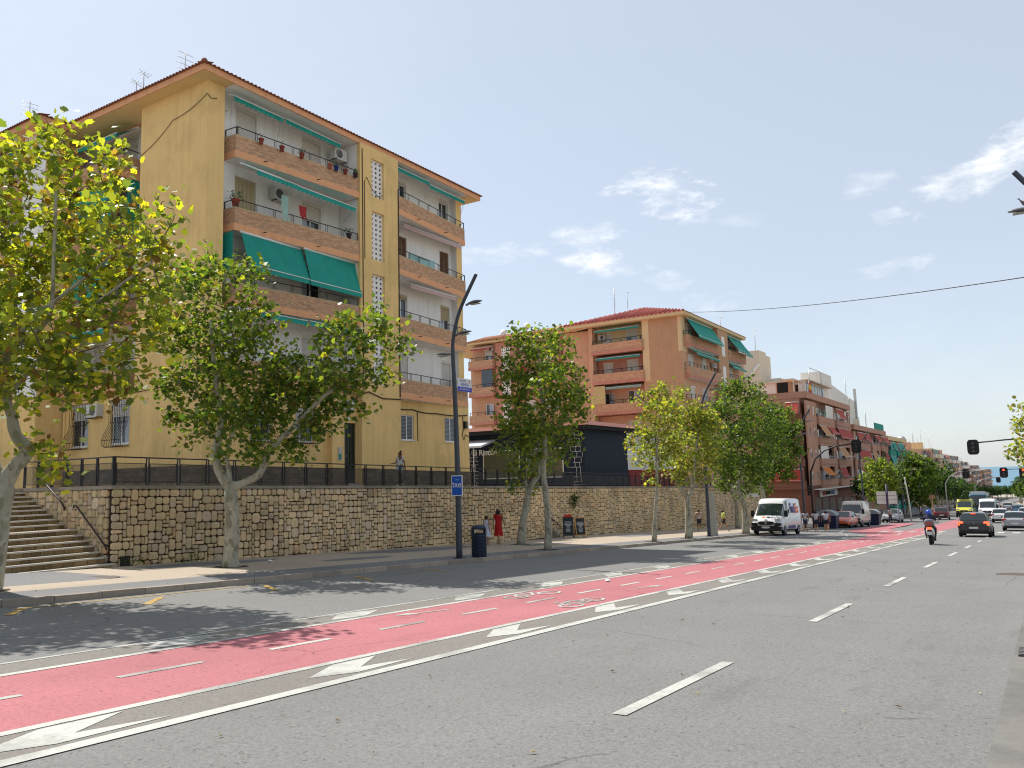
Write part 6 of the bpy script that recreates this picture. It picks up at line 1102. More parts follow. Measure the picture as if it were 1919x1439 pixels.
# litter bin
o = thing('litter_bin', 'dark navy hooded litter bin beside the lamp post at the kerb', 'litter bin', (24.35, 17.45, zs(24.35))); M_BIN = mat('bin_navy', (.012, .022, .045), .5, .2, 12, spec=.4, bump=.5, bscale=14); g = MB(); g.lathe([(.25, 0), (.27, .02), (.27, .78), (.275, .8)], n=24); b_ = g.obj('body', [M_BIN], o)
g = MB(); n_ = 24
for rr in range(5): 
    for k in range(n_): a0 = 2*pi*(k+(rr % 2)*.5)/n_; a1 = a0+.16; z = .1+rr*.135; g.quad((.276*cos(a0), .276*sin(a0), z), (.276*cos(a1), .276*sin(a1), z), (.282*cos(a1), .282*sin(a1), z+.09), (.282*cos(a0), .282*sin(a0), z+.09))
q = g.obj('embossing', [M_BIN], b_); q['kind'] = 'stuff'
g = MB(); g.loft([[(.285*cos(a)*s_, .285*sin(a)*s_, z) for a in [k*2*pi/24 for k in range(24)]] for s_, z in ((.96, .8), (1, .82), (1, .84))], cap=False)
for a in range(24):
    th = a*2*pi/24; c_ = cos(th-radians(215)); 
    if c_ < .72 and cos(th-radians(35)) < .72: th1 = th+2*pi/24; g.quad((.28*cos(th), .28*sin(th), .84), (.28*cos(th1), .28*sin(th1), .84), (.28*cos(th1), .28*sin(th1), 1.0), (.28*cos(th), .28*sin(th), 1.0))
g.lathe([(.28, 1.0), (.27, 1.06), (.22, 1.12), (.1, 1.155), (.01, 1.16)], n=24); g.obj('hood', [M_BIN], o); g = MB(); g.lathe([(.2, .7), (.2, .83)], n=16); g.obj('liner', [M_DARK], o)
# leaning pale slab
o = thing('information_totem', 'tall pale grey slab leaning slightly next to the second lamp post', 'totem', (50.4, 17.9, zs(50.4))); g = MB(); g.loft([[(-.12+dx, -.24+dy, z), (.12+dx, -.24+dy, z), (.12+dx, .24+dy, z), (-.12+dx, .24+dy, z)] for z, dx, dy in ((-.1, 0, 0), (1.3, 0, .08), (2.72, 0, .17))], smooth=False); g.obj('slab', [mat('totem_concrete', (.36, .35, .31), .9, .15, 3, stain=.25)], o)
# chalkboards
def aboard(x, y, rz, w, h, frame, label, red=False):
    o = thing('menu_board', label, 'chalkboard', (x, y, zs(x)), rz); 
    for s in (-1, 1):
        g = MB(); T = lambda a, d, z: (s*(.28*(1-z/h)+d), a, z)
        def bar(a0, a1, z0, z1, d0=-.015, d1=.015): g.loft([[T(a0, d0, z0), T(a1, d0, z0), T(a1, d1, z0), T(a0, d1, z0)], [T(a0, d0, z1), T(a1, d0, z1), T(a1, d1, z1), T(a0, d1, z1)]], smooth=False)
        bar(-w/2, -w/2+.05, 0, h); bar(w/2-.05, w/2, 0, h); bar(-w/2+.05, w/2-.05, h-.06, h); bar(-w/2+.05, w/2-.05, .16, .21); f = g.obj('frame', [frame], o)
        g = MB(); g.loft([[T(-w/2+.05, -.006, .21), T(w/2-.05, -.006, .21), T(w/2-.05, .006, .21), T(-w/2+.05, .006, .21)], [T(-w/2+.05, -.006, h-.06), T(w/2-.05, -.006, h-.06), T(w/2-.05, .006, h-.06), T(-w/2+.05, .006, h-.06)]], smooth=False); g.obj('slate', [mat('slate_board', (.02, .025, .03), .7, .3, 6)], f)
        g = MB(); r = random.Random(4)
        for k in range(9): z = .38+k*(h-.62)/9; a = w*r.uniform(.15, .38); g.quad(T(-a, .0085, z), T(a, .0085, z), T(a, .0085, z+.028), T(-a, .0085, z+.028))
        g.obj('chalk_writing', [M_CURT], f)
    if red: g = MB(); g.box(-.03, .03, -w*.36, w*.36, h-.01, h+.13); g.obj('header', [mat('sign_red', (.45, .02, .015), .5)], o)
    return o
aboard(42.4, 23.9, .5, .62, 1.25, M_POLE, 'black chalkboard stand with a red top outside the narrow stair', True); aboard(43.1, 23.5, .75, .62, 1.22, mat('pale_wood', (.42, .24, .10), .7, .15, 6), 'wooden framed chalkboard stand to the right of the black one')
# waste containers
def container(x, y, label):
    o = thing('waste_container', label, 'waste container', (x, y, zr(x)), 0, 'igloo waste containers at the kerb'); g = MB(); L, Wd = .95, .72
    g.loft([[(-Wd*s, -L*s, z), (Wd*s, -L*s, z), (Wd*s, L*s, z), (-Wd*s, L*s, z)] for z, s in ((.06, .88), (.12, .92), (1.12, 1), (1.18, 1.03))], smooth=False); g.obj('body', [mat('container_navy', (.012, .018, .05), .5, .2, 4)], o)
    g = MB(); rings = []
    for k in range(9): a = pi*k/8; rings.append([(-(Wd+.04)*1.0*sx_, -L*cos(a), 1.18+.48*sin(a)) for sx_ in (1, .6, 0, -.6, -1)])
    g.loft(rings, closed=False, cap=False, smooth=True)
    for sx_ in (-1, 1): g.poly([((Wd+.04)*sx_, -L*cos(pi*k/8), 1.18+.48*sin(pi*k/8)) for k in range(9)])
    g.obj('lid', [mat('container_lid', (.22, .24, .25), .5, .15, 4)], o)
    g = MB(); g.box(-Wd-.06, -Wd-.04, -.12, .12, .95, 1.4); g.obj('label_plate', [M_WFR], o); g = MB(); [g.lathe([(.1, -.03), (.1, .03)], (sx_*.5, sy*.7, .1), 10, 0, 'y') for sx_ in (-1, 1) for sy in (-1, 1)]; g.obj('wheel', [M_DARK], o); return o
container(77.6, 17.0, 'dark blue domed waste container between the strolling group and the orange car'); container(93.2, 16.0, 'dark blue domed waste container to the right of the cream van')
# traffic lights
M_TL = mat('signal_black', (.010, .010, .012), .45, .15, 8, spec=.4); M_RED = mat('signal_red_lit', (1, .04, .02), .4, 0, emit=3.0); M_TLOFF = mat('signal_lens_off', (.05, .045, .04), .25, 0, spec=.7)
def signal_head(parent, p, n_=3, face=-1, lit=None, s=1.0, board=True):
    g = MB(); x, y, z = p; h = .3*n_*s; d = .12*s
    if board:
        k = 10; R = []
        for q in range(24): a = 2*pi*q/24; R.append((y+(.40*s)*max(-1, min(1, 1.25*cos(a))), z+(h/2+.12*s)*max(-1, min(1, 1.15*sin(a)))))
        g.loft([[(x-.015, a, b) for a, b in R], [(x+.015, a, b) for a, b in R]], smooth=False)
    g.box(x-.16*s, x+.02, y-.15*s, y+.15*s, z-h/2, z+h/2); o = g.obj('signal_head', [M_TL], parent)
    for i in range(n_):
        zz_ = z+h/2-.15*s-.3*s*i; g = MB(); g.lathe([(.105*s, 0), (.06*s, .02), (.0, .028)], (x+face*.165*s, y, zz_), 14, 0, 'x'); g.obj('signal_lens', [M_RED if lit == i else M_TLOFF], o)
        g = MB(); N8 = 8; g.loft([[(x+face*(.16*s+dd), y+.125*s*cos(a), zz_+.125*s*sin(a)) for a in [pi*j/N8 for j in range(N8+1)]] for dd in (0, .16*s)], closed=False, cap=False); g.obj('visor', [M_TL], o)
def mast(base, arm, label, heads, r=.07, m=M_TL, lit=None, name='traffic_light', cat='traffic light', grp=None):
    o = thing(name, label, cat, base, 0, grp); g = MB(); g.tube([(0, 0, -.1)]+arm, [r]*3+[r*.75]*(len(arm)-2), 10); g.obj('mast', [m], o)
    for h in heads: signal_head(o, *h[:1], **h[1])
    return o
Z = zr(57)
mast((57, -.7, Z+.13), [(0, 0, 3.5), (0, .05, 4.8), (0, .45, 5.45), (0, 1.3, 5.72), (0, 2.6, 5.72), (0, 4.05, 5.62)], 'overhead traffic light on the arm from the right, a black unlit board against the sky', [((-.05, 4.35, 5.35), dict(s=.8))], .06)
mast((73.5, 17.2, zs(73.5)), [(0, 0, 3.6), (0, -.05, 4.8), (0, -.5, 5.9), (0, -1.3, 6.6), (0, -2.3, 6.95), (0, -3.6, 7.1)], 'curved traffic light mast reaching over the street from the left, behind the courier van', [((.0, -3.9, 6.85), dict()), ((-.1, .15, 3.2), dict(board=False, s=.9))], .085)
mast((113.5, 10.6, zr(113)), [(0, 0, 3.4), (0, 0, 4.4), (0, -.5, 5.3), (0, -1.4, 5.8), (0, -3.4, 6.0)], 'pale curved traffic light mast beyond the motor scooter', [((.0, -2.3, 5.6), dict())], .06, M_GALV)
mast((106, -.9, zr(106)+.1), [(0, 0, 3), (0, .3, 5), (0, 1.2, 5.75), (0, 2.8, 5.75), (0, 4.75, 5.7)], 'pair of overhead traffic lights both showing red on the right', [((.0, 4.95, 5.35), dict(lit=0)), ((0, 3.1, 5.3), dict(lit=0))], .06)
mast((190, 12.5, zr(190)), [(0, 0, 3.6), (0, 0, 4.6), (0, -.8, 5.8), (0, -2.0, 6.3), (0, -5.2, 6.6)], 'far curved traffic light mast above the distant cars', [((.0, -4.2, 6.0), dict())], .09, M_GALV)
# direction panels and pole
o = thing('direction_sign', 'stack of three double white direction panels on a dark post', 'sign', (101.5, 15.5, zr(101.5)+.13)); g = MB(); g.tube([(0, 0, -.2), (0, 0, 4.2)], .10, 8); g.obj('post', [mat('sign_post_purple', (.06, .04, .10), .5)], o)
for k in range(3):
    for a, b in ((-1.0, -.13), (.13, 1.1)): g = MB(); g.box(-.05, 0, a, b, 2.0+.48*(2-k), 2.44+.48*(2-k)); g.obj('panel', [M_WHT2], o)
g = MB(); g.tube([(0, -1.05, -.1), (0, -1.05, 3)], .05, 6); g.obj('post', [M_GALV], o)
o = thing('flag_pole', 'bare white pole leaning slightly at the crossing', 'pole', (107.3, 13.9, zr(107.3))); g = MB(); g.tube([(0, 0, -.1), (0, .15, 2.6), (0, .42, 5.2)], .09, 8); g.obj('pole', [M_WHT2], o)
o = thing('parking_sign', 'rusty thin post at the crossing left of the scooter rider', 'sign', (110.5, 11.9, zr(110.5))); g = MB(); g.tube([(0, 0, -.1), (0, 0, 2.9)], .07, 6); g.box(-.03, .03, -.3, .3, 2.6, 3.1); g.obj('post', [mat('rusty_post', (.30, .16, .09), .7, .2, 4)], o)
o = thing('street_name_sign', 'small pale plate mounted on the fresh green tree by the courier van', 'sign', (55.2, 17.1, .35)); g = MB(); g.box(-.02, .02, -.7, 0, -.12, .12); g.obj('plate', [M_WFR], o)
o = thing('scaffold_barrier', 'low dark rail on the pavement between the slab and the forked trunk', 'barrier', (58.5, 21.5, zs(58.5))); g = MB(); g.tube([(0, -.9, 0), (0, -.9, .5), (0, .9, .5), (0, .9, 0)], .03, 6); g.obj('rail', [M_IRON], o)
# overhead cable
o = thing('overhead_cable', 'thin cable slung from the red roofed block out over the street', 'cable', (76, 28.0, 18.0)); g = MB(); a, b = Vector((0, .2, -.2)), Vector((-38, -30.5, -8.6)); g.tube([a.lerp(b, t/16)-Vector((0, 0, 1.3*4*(t/16)*(1-t/16)*.35)) for t in range(17)], .022, 5); g.obj('wire', [M_CABLE], o)
# ================================================================== litter on the road: small leaves and twigs
g = MB(); r = random.Random(12)
for k in range(260):
    x = r.uniform(3, 38)**1.0; y = r.choice([r.uniform(.7, 6), r.uniform(15.5, 17.0), r.uniform(17.3, 23)]); s = r.uniform(.012, .035); a = r.uniform(0, 6.28); z = (zs(x) if y > 17.2 else zr(x))+.012; ca_, sa_ = cos(a)*s, sin(a)*s
    g.add([(x-ca_, y-sa_, z), (x-sa_*.5, y+ca_*.5, z+.015), (x+ca_, y+sa_, z+.004), (x+sa_*.5, y-ca_*.5, z+.012)], [(0, 1, 2, 3)], k % 2)
q = g.obj('fallen_leaves', [mat('dead_leaf', (.16, .09, .035), .9, .3, 8), mat('dead_leaf_pale', (.40, .33, .18), .9)]); q['kind'] = 'stuff'
for x, y, lb in ((19.0, 9.6, 'crumpled white tissue on the red cycle lane near the painted bicycles'), (18.6, 21.9, 'scrap of white paper on the pavement near the wall foot')):
    g = MB(); rr = random.Random(int(x*10)); g.loft([[(.09*cos(a)*s*rr.uniform(.7, 1.3), .07*sin(a)*s*rr.uniform(.7, 1.3), z) for a in [k*pi/4 for k in range(8)]] for z, s in ((0, .6), (.03, 1), (.06, .5))], smooth=False); o = g.obj('paper_scrap', [M_WFR]); o.location = (x, y, (zs(x) if y > 17 else zr(x))+.01); tag(o, lb, 'litter')
# ================================================================== vehicles
M_TYRE = mat('tyre', (.012, .012, .012), .85, .1, 10); M_RIM = mat('rim', (.30, .30, .31), .35, .1, 10, metal=.7); M_CGL = mat('car_glass', (.012, .02, .022), .06, .1, 2, spec=.9); M_PLATE = mat('number_plate', (.62, .62, .60), .5); M_TAIL = mat('tail_lamp', (.50, .012, .008), .3, .1, 5, spec=.7); M_TAILON = mat('brake_lamp_lit', (1, .06, .02), .3, 0, emit=2.2); M_HEAD = mat('head_lamp', (.55, .57, .60), .15, .1, 5, spec=.9); M_BLKP = mat('black_plastic', (.018, .018, .020), .6, .1, 8); M_CHROME = mat('chrome', (.5, .5, .5), .2, metal=.9)
def paint(name, c, rough=.28): return mat(name, c, rough, .04, 2, spec=.5, coat=.6)
def ring_pts(st):
    x, zl, zb, zt_, wl_, wb, wr = st; zm = (zl+zb)*.5
    h = [(0, zl), (wl_*.9, zl), (wl_, zl+.1*(zb-zl)), (max(wb, wl_)*1.01, zm), (wb, zb-.07*(zb-zl)), (wb*.965, zb), (wr, zt_-.05*max(.2, zt_-zb)), (wr*.82, zt_), (0, zt_+.02)]
    return [(x, y, z) for y, z in h]+[(x, -y, z) for y, z in h[-2:0:-1]]
def car(name, label, cat, loc, rz, st, body, glass, wheels, lights, group=None, low=M_BLKP, slope=.0428):
    """st: cross sections from rear to front; glass: {part: [(i, {j})]}; wheels: (x, y, r)"""
    o = thing(name, label, cat, loc, rz, group); o.rotation_euler = (0, math.atan(slope)*cos(rz), rz); g = MB(); R = [ring_pts(s) for s in st]; g.loft(R, 0, mf=lambda i, j: 1 if j in (0, 1, 14, 15) else 0); b = g.obj('body', [body, low], o)
    bm = bmesh.new(); bm.from_mesh(b.data); bmesh.ops.recalc_face_normals(bm, faces=bm.faces); bm.to_mesh(b.data); bm.free()
    for nm, cells in glass.items():
        for i, js in cells:
            for j in js:
                A, B_, C_, D_ = [Vector(p) for p in (R[i][j], R[i][(j+1) % 16], R[i+1][(j+1) % 16], R[i+1][j])]; cc = (A+B_+C_+D_)/4; nn = (C_-A).cross(D_-B_); nn.normalize()
                if nn.dot(cc-Vector((cc.x*.6, 0, .8))) < 0: nn = -nn
                sh = .90 if 'side' in nm else 1.0; gg = MB(); gg.quad(*[cc+(p-cc)*sh+nn*.012 for p in (A, B_, C_, D_)]); gg.obj(nm, [M_CGL], b)
    for (x, y, r) in wheels:
        s = 1 if y > 0 else -1; g = MB(); g.lathe([(r*1.13, -.02), (r*1.13, .012)], (x, y+s*.005, r), 20, 0, 'y'); g.obj('wheel_arch', [M_BLKP], b)
        g = MB(); g.lathe([(r*.6, -.11), (r*.95, -.11), (r, -.08), (r, .05), (r*.95, .075), (r*.62, .078)], (x, y-s*.03, r), 20, 0, 'y'); w = g.obj('wheel', [M_TYRE], o)
        g = MB(); g.lathe([(r*.64, 0), (r*.6, .012), (r*.2, .02), (.02, .03)] if s > 0 else [(r*.64, 0), (r*.6, -.012), (r*.2, -.02), (.02, -.03)], (x, y-s*.03+s*.08, r), 16); g = MB()
        g.lathe([(r*.64, 0), (r*.55, s*.006), (r*.5, -s*.02), (.05, -s*.005), (.02, s*.01)], (x, y-s*.03+s*.08, r), 16, 0, 'y')
        for k in range(6): a = k*pi/3; g.tube([(x+.05*cos(a), y+s*.06, r+.05*sin(a)), (x+r*.56*cos(a), y+s*.06, r+r*.56*sin(a))], .022, 4)
        g.obj('rim', [M_RIM], w)
    for nm, m, bxs in lights:
        for bx_ in bxs:
            g = MB(); x0, x1, y0, y1, z0, z1 = bx_; k = 6; cx_, cy_, cz_ = (x0+x1)/2, (y0+y1)/2, (z0+z1)/2; c = .18
            ys_ = [(y0, z0+(z1-z0)*c), (y0+(y1-y0)*c, z0), (y1-(y1-y0)*c, z0), (y1, z0+(z1-z0)*c), (y1, z1-(z1-z0)*c), (y1-(y1-y0)*c, z1), (y0+(y1-y0)*c, z1), (y0, z1-(z1-z0)*c)]
            g.loft([[(x0, a, b2) for a, b2 in ys_], [(x1, a, b2) for a, b2 in ys_]], smooth=False); g.obj(nm, [m], b)
    return o
HATCH = [(-2.12, .42, .80, .83, .66, .70, .62), (-2.06, .27, .90, .93, .80, .83, .76), (-1.96, .23, .99, 1.02, .84, .87, .76), (-1.62, .2, 1.02, 1.44, .86, .87, .63), (-1.2, .2, 1.01, 1.51, .87, .88, .61), (-.35, .2, .98, 1.54, .87, .88, .60), (.5, .2, .96, 1.47, .87, .88, .60), (1.22, .2, .94, .98, .87, .87, .74), (1.8, .22, .84, .87, .85, .84, .66), (2.08, .28, .68, .70, .76, .77, .58), (2.14, .4, .58, .59, .66, .68, .5)]
HG = {'rear_window': [(2, {6, 7, 8, 9})], 'side_window': [(3, {5, 10}), (4, {5, 10}), (5, {5, 10})], 'windscreen': [(6, {6, 7, 8, 9})]}
def hatch(label, loc, rz, col, brake=False, group=None, name='hatchback_car', ind=False, s=1):
    L = M_TAILON if brake else M_TAIL
    lights = [('tail_light', L, [(-2.10, -1.9, .56, .86, .72, .98), (-2.10, -1.9, -.86, -.56, .72, .98)]), ('number_plate', M_PLATE, [(-2.17, -2.10, -.26, .26, .52, .64)]), ('headlight', M_HEAD, [(1.86, 2.10, .48, .78, .62, .78), (1.86, 2.10, -.78, -.48, .62, .78)]), ('wing_mirror', M_BLKP, [(.85, .98, .86, 1.02, .98, 1.12), (.85, .98, -1.02, -.86, .98, 1.12)]), ('bumper', M_BLKP, [(-2.14, -2.0, -.7, .7, .28, .42)]), ('badge', M_CHROME, [(-2.115, -2.04, -.06, .06, .80, .88)])]
    if brake: lights.append(('high_brake_light', M_TAILON, [(-1.70, -1.62, -.13, .13, 1.44, 1.48)]))
    return car(name, label, 'car', loc, rz, HATCH, col, HG, [(-1.3, .84, .31), (-1.3, -.84, .31), (1.32, .84, .31), (1.32, -.84, .31)], lights, group)
P_BLK = paint('paint_black', (.012, .012, .014)); P_SIL = paint('paint_silver', (.33, .34, .35), .35); P_ORG = paint('paint_orange', (.55, .10, .03)); P_WHT = paint('paint_white', (.66, .66, .65)); P_CRM = paint('paint_cream', (.56, .50, .40), .5); P_MAR = paint('paint_maroon', (.10, .008, .010)); P_YEL = paint('paint_ambulance_yellow', (.55, .55, .05)); P_BLU = paint('paint_bus_blue', (.02, .12, .20))
hatch('black hatchback with lit tail lights driving away in the middle lane', (60.9, 4.15, zr(60.9)), 0, P_BLK, True)
hatch('silver compact car ahead and to the right of the black hatchback', (77.2, 2.45, zr(77.2)), 0, P_SIL)
hatch('small orange car parked between the waste container and the cream van', (81.4, 16.3, zr(81.4)), pi, P_ORG)
hatch('silver car parked facing the camera beside the second waste container', (103, 15.3, zr(103)), pi, P_SIL)
hatch('dark maroon car seen from behind at the far crossing', (116, 11.6, zr(116)), .12, P_MAR)
for x, y, c, lb in ((104, 4.6, P_WHT, 'white car half hidden behind the black hatchback'), (112, 2.4, P_WHT, 'white car with a lit roof edge at the right border'), (182, 6.8, P_SIL, 'distant silver car beyond the white ambulance'), (232, 11, P_WHT, 'far white car on the descending avenue, left of the others'), (260, 12.6, P_MAR, 'far dark red car low on the avenue'), (282, 14, P_WHT, 'smallest white car, farthest down the avenue'), (140, 4.0, P_BLU, 'blue car ahead of the silver compact')): hatch(lb, (x, y, zr(x)), 0 if y < 7 else 0, c)
VAN = [(-2.72, .4, 1.5, 2.30, .94, .98, .86), (-2.66, .34, 1.5, 2.42, .99, 1.01, .90), (-2.2, .3, 1.5, 2.52, 1.0, 1.02, .91), (.0, .3, 1.5, 2.52, 1.0, 1.02, .91), (.75, .3, 1.48, 2.50, 1.0, 1.02, .90), (1.18, .3, 1.40, 2.34, 1.0, 1.02, .86), (1.32, .3, 1.38, 2.14, 1.0, 1.02, .84), (2.05, .3, 1.30, 1.33, 1.0, 1.0, .84), (2.5, .32, 1.06, 1.10, .97, .96, .76), (2.68, .36, .86, .88, .92, .92, .70), (2.74, .45, .62, .63, .84, .84, .6)]
def van(label, loc, rz, col, s=1, group=None, ambulance=False, nm='parked_van'):
    lights = [('headlight', M_HEAD, [(2.28, 2.60, .62, .94, .88, 1.14), (2.28, 2.60, -.94, -.62, .88, 1.14)]), ('grille', M_BLKP, [(2.62, 2.73, -.52, .52, .72, .96)]), ('bumper', M_BLKP, [(2.30, 2.80, -.99, .99, .30, .68), (2.2, 2.74, .55, .98, .66, .86), (2.2, 2.74, -.98, -.55, .66, .86)]), ('number_plate', M_PLATE, [(2.79, 2.825, -.27, .27, .50, .62)]), ('badge', M_CHROME, [(2.72, 2.745, -.07, .07, .80, .90)]),
              ('wing_mirror', M_BLKP, [(1.75, 1.92, 1.02, 1.24, 1.25, 1.68), (1.75, 1.92, -1.24, -1.02, 1.25, 1.68)]), ('tail_light', M_TAIL, [(-2.74, -2.66, .84, .98, .9, 1.4), (-2.74, -2.66, -.98, -.84, .9, 1.4)]), ('side_strip', M_BLKP, [(-2.2, -1.95, -1.035, 1.035, .5, .62)]), ('door_seam', M_BLKP, [(.62, .635, -1.028, 1.028, .5, 2.0), (1.72, 1.735, -1.02, 1.02, .5, 1.3)]), ('window', M_CGL, [(-2.74, -2.70, .1, .8, 1.55, 2.1), (-2.74, -2.70, -.8, -.1, 1.55, 2.1)])]
    return car(nm, label, 'van', loc, rz, VAN, col, {'windscreen': [(6, {6, 7, 8, 9})], 'side_window': [(4, {5, 10}), (6, {5, 10})]}, [(-1.75, .97, .35), (-1.75, -.97, .35), (1.75, .97, .35), (1.75, -.97, .35)], lights, group)
M_PUR = mat('logo_purple', (.06, .02, .16), .5); M_LOR = mat('logo_orange', (.75, .13, .02), .5)
V1 = van('white courier van with purple and orange lettering parked facing the camera', (58.4, 16.15, zr(58.4)), pi, P_WHT)
# the van faces -X: its left flank (local +y) looks towards the street
for body_, m, x in (('Fed', M_PUR, -.28), ('Ex', M_LOR, -1.48)): text_mesh(body_, .92, m, .004, V1, 'lettering', (x, 1.015, 1.82), (pi/2-.13, 0, pi), .035, .86)
text_mesh('Fed', .26, M_PUR, .003, V1, 'lettering', (2.32, .16, 1.215), (.62, 0, pi/2), .01); text_mesh('Ex', .26, M_LOR, .003, V1, 'lettering', (2.32, -.22, 1.215), (.62, 0, pi/2), .01) 
g = MB(); g.box(-.9, .9, 1.035, 1.042, .46, .66); g.obj('side_stripe', [M_PUR], V1)
van('cream coloured parked van with a high roof behind the orange car', (86.8, 16.35, zr(86.8)), pi, P_CRM)
va = van('white delivery van with a round grey emblem coming up the far side', (124.5, 6.9, zr(124.5)), pi, P_WHT, nm='moving_van'); g = MB(); g.lathe([(.5, 0), (.5, .01), (.4, .01), (.4, 0)], (-.6, 1.02, 1.6), 20, 0, 'y'); g.obj('emblem', [P_SIL], va)
vy = van('yellow ambulance coming up the street behind the scooter', (129.5, 9.9, zr(129.5)), pi, P_YEL, nm='ambulance'); g = MB(); g.box(1.0, 1.3, -.7, .7, 2.44, 2.60); g.obj('light_bar', [M_BLKP], vy)
BUS = [(-5.5, .5, 1.3, 2.9, 1.15, 1.18, 1.05), (-5.3, .35, 1.3, 3.05, 1.22, 1.24, 1.1), (0, .35, 1.3, 3.1, 1.22, 1.24, 1.1), (4.9, .35, 1.3, 3.1, 1.22, 1.24, 1.1), (5.3, .35, 1.3, 2.95, 1.22, 1.22, 1.05), (5.55, .4, 1.25, 1.3, 1.18, 1.16, 1.0), (5.62, .5, .9, .95, 1.1, 1.1, .9)]
car('city_bus', 'blue bus with a white roof dome behind the white delivery van', 'bus', (139, 8.6, zr(139)), pi, BUS, P_BLU, {'windscreen': [(4, {6, 7, 8, 9})], 'side_window': [(1, {5, 10}), (2, {5, 10})]}, [(-3, 1.18, .48), (-3, -1.18, .48), (3.4, 1.18, .48), (3.4, -1.18, .48)], [('roof_unit', P_WHT, [(-4, 4.5, -1.0, 1.0, 3.08, 3.5)]), ('headlight', M_HEAD, [(5.55, 5.66, .7, 1.0, .8, 1.0), (5.55, 5.66, -1.0, -.7, .8, 1.0)])])
# ------------------------------------------------------------------ motor scooter
o = thing('motor_scooter', 'white and black motor scooter with a top box and lit rear lamp', 'scooter', (46.6, 5.2, zr(46.6)), .05); o.rotation_euler = (0, math.atan(.0428), .05); SCO = o
for x, r in ((-.68, .27), (.70, .28)):
    g = MB(); g.lathe([(r*.62, -.06), (r*.93, -.065), (r, -.03), (r, .03), (r*.93, .065), (r*.62, .06)], (x, 0, r), 20, 0, 'y'); w = g.obj('wheel', [M_TYRE], o); g = MB(); g.lathe([(r*.62, -.02), (r*.62, .02)], (x, 0, r), 14, 0, 'y'); g.obj('rim', [M_RIM], w)
g = MB(); e = lambda x, z, w, h: [(x, w*cos(a), z+h*sin(a)) for a in [k*pi/6 for k in range(12)]]
g.loft([e(-.98, .82, .05, .04), e(-.85, .76, .14, .13), e(-.6, .70, .19, .17), e(-.3, .62, .20, .18), e(.0, .42, .17, .10), e(.3, .36, .17, .07)]); g.obj('rear_body', [P_WHT], o)
g = MB(); g.loft([e(.33, .34, .2, .06), e(.42, .6, .22, .08), e(.52, .85, .20, .09), e(.50, 1.0, .14, .08), e(.44, 1.06, .08, .04)]); g.loft([e(.55, .5, .1, .05), e(.7, .6, .1, .04), e(.95, .5, .08, .03)]); g.obj('front_fairing', [P_WHT], o)
g = MB(); g.loft([e(-.88, .90, .10, .03), e(-.6, .88, .16, .05), e(-.2, .82, .16, .05), e(.0, .74, .10, .04)]); g.obj('seat', [M_BLKP], o)
g = MB(); g.loft([[(x, w*cx_, 1.12+h*cz_) for cx_, cz_ in ((-1, -.6), (-.8, -1), (.8, -1), (1, -.6), (1, .1), (.75, .8), (0, 1), (-.75, .8), (-1, .1))] for x, w, h in ((-1.15, .16, .10), (-1.12, .21, .15), (-.85, .23, .17), (-.66, .2, .14))]); tb = g.obj('top_box', [M_LHEAD], o); g = MB(); g.box(-1.17, -1.13, -.19, .19, 1.03, 1.11); g.obj('reflector', [M_TAIL], tb)
g = MB(); g.box(-1.02, -.94, -.11, .11, .78, .88); g.obj('tail_light', [M_TAILON], o); g = MB(); g.box(-1.04, -1.02, -.12, .12, .50, .66); g.obj('number_plate', [M_PLATE], o); g = MB(); g.box(-1.0, -.75, -.1, .1, .42, .74); g.obj('mudguard', [M_BLKP], o)
g = MB(); g.tube([(-.1, -.16, .22), (-.5, -.2, .25), (-.95, -.2, .33)], [.04, .06, .055], 8); g.obj('exhaust', [M_BLKP], o); g = MB(); g.tube([(.48, -.36, 1.06), (.46, -.15, 1.06), (.46, .15, 1.06), (.48, .36, 1.06)], .018, 6); g.tube([(.7, 0, .28), (.5, 0, 1.0)], .035, 6); g.box(-.3, .3, -.09, .09, .2, .42); g.obj('frame', [M_BLKP], o)
for s in (-1, 1): g = MB(); g.tube([(.47, s*.28, 1.06), (.44, s*.40, 1.27)], .008, 4); g.lathe([(.0, -.01), (.06, -.01), (.07, .01), (.0, .012)], (.44, s*.42, 1.29), 10, 0, 'x'); g.obj('mirror', [M_BLKP], o)

# ================================================================== people
def skin_obj(name, V, E, m, parent, sub=1):
    """V: list of ((x,y,z), radius); E: edges; vertex 0 is the root"""
    me = bpy.data.meshes.new('t'); me.from_pydata([p for p, r in V], E, []); o = bpy.data.objects.new('t', me); COL.objects.link(o)
    md = o.modifiers.new('s', 'SKIN'); md.use_smooth_shade = True; sb = o.modifiers.new('b', 'SUBSURF'); sb.levels = sub; sb.render_levels = sub
    for i, (p, r) in enumerate(V): sv = me.skin_vertices[0].data[i]; sv.radius = (r, r) if not isinstance(r, tuple) else r; sv.use_root = (i == 0)
    bpy.context.view_layer.update(); r_ = bpy.data.meshes.new_from_object(o.evaluated_get(bpy.context.evaluated_depsgraph_get())); bpy.data.objects.remove(o); r_.materials.clear(); r_.materials.append(m); r_.name = name
    for p in r_.polygons: p.use_smooth = True
    return inst(name, r_, parent)
SKIN = mat('skin', (.36, .19, .12), .6, .05, 8); SKIND = mat('skin_brown', (.16, .075, .045), .6, .05, 8); HAIRD = mat('hair_dark', (.015, .010, .008), .6, .3, 30); SHOE = mat('shoes_pale', (.5, .48, .45), .7)
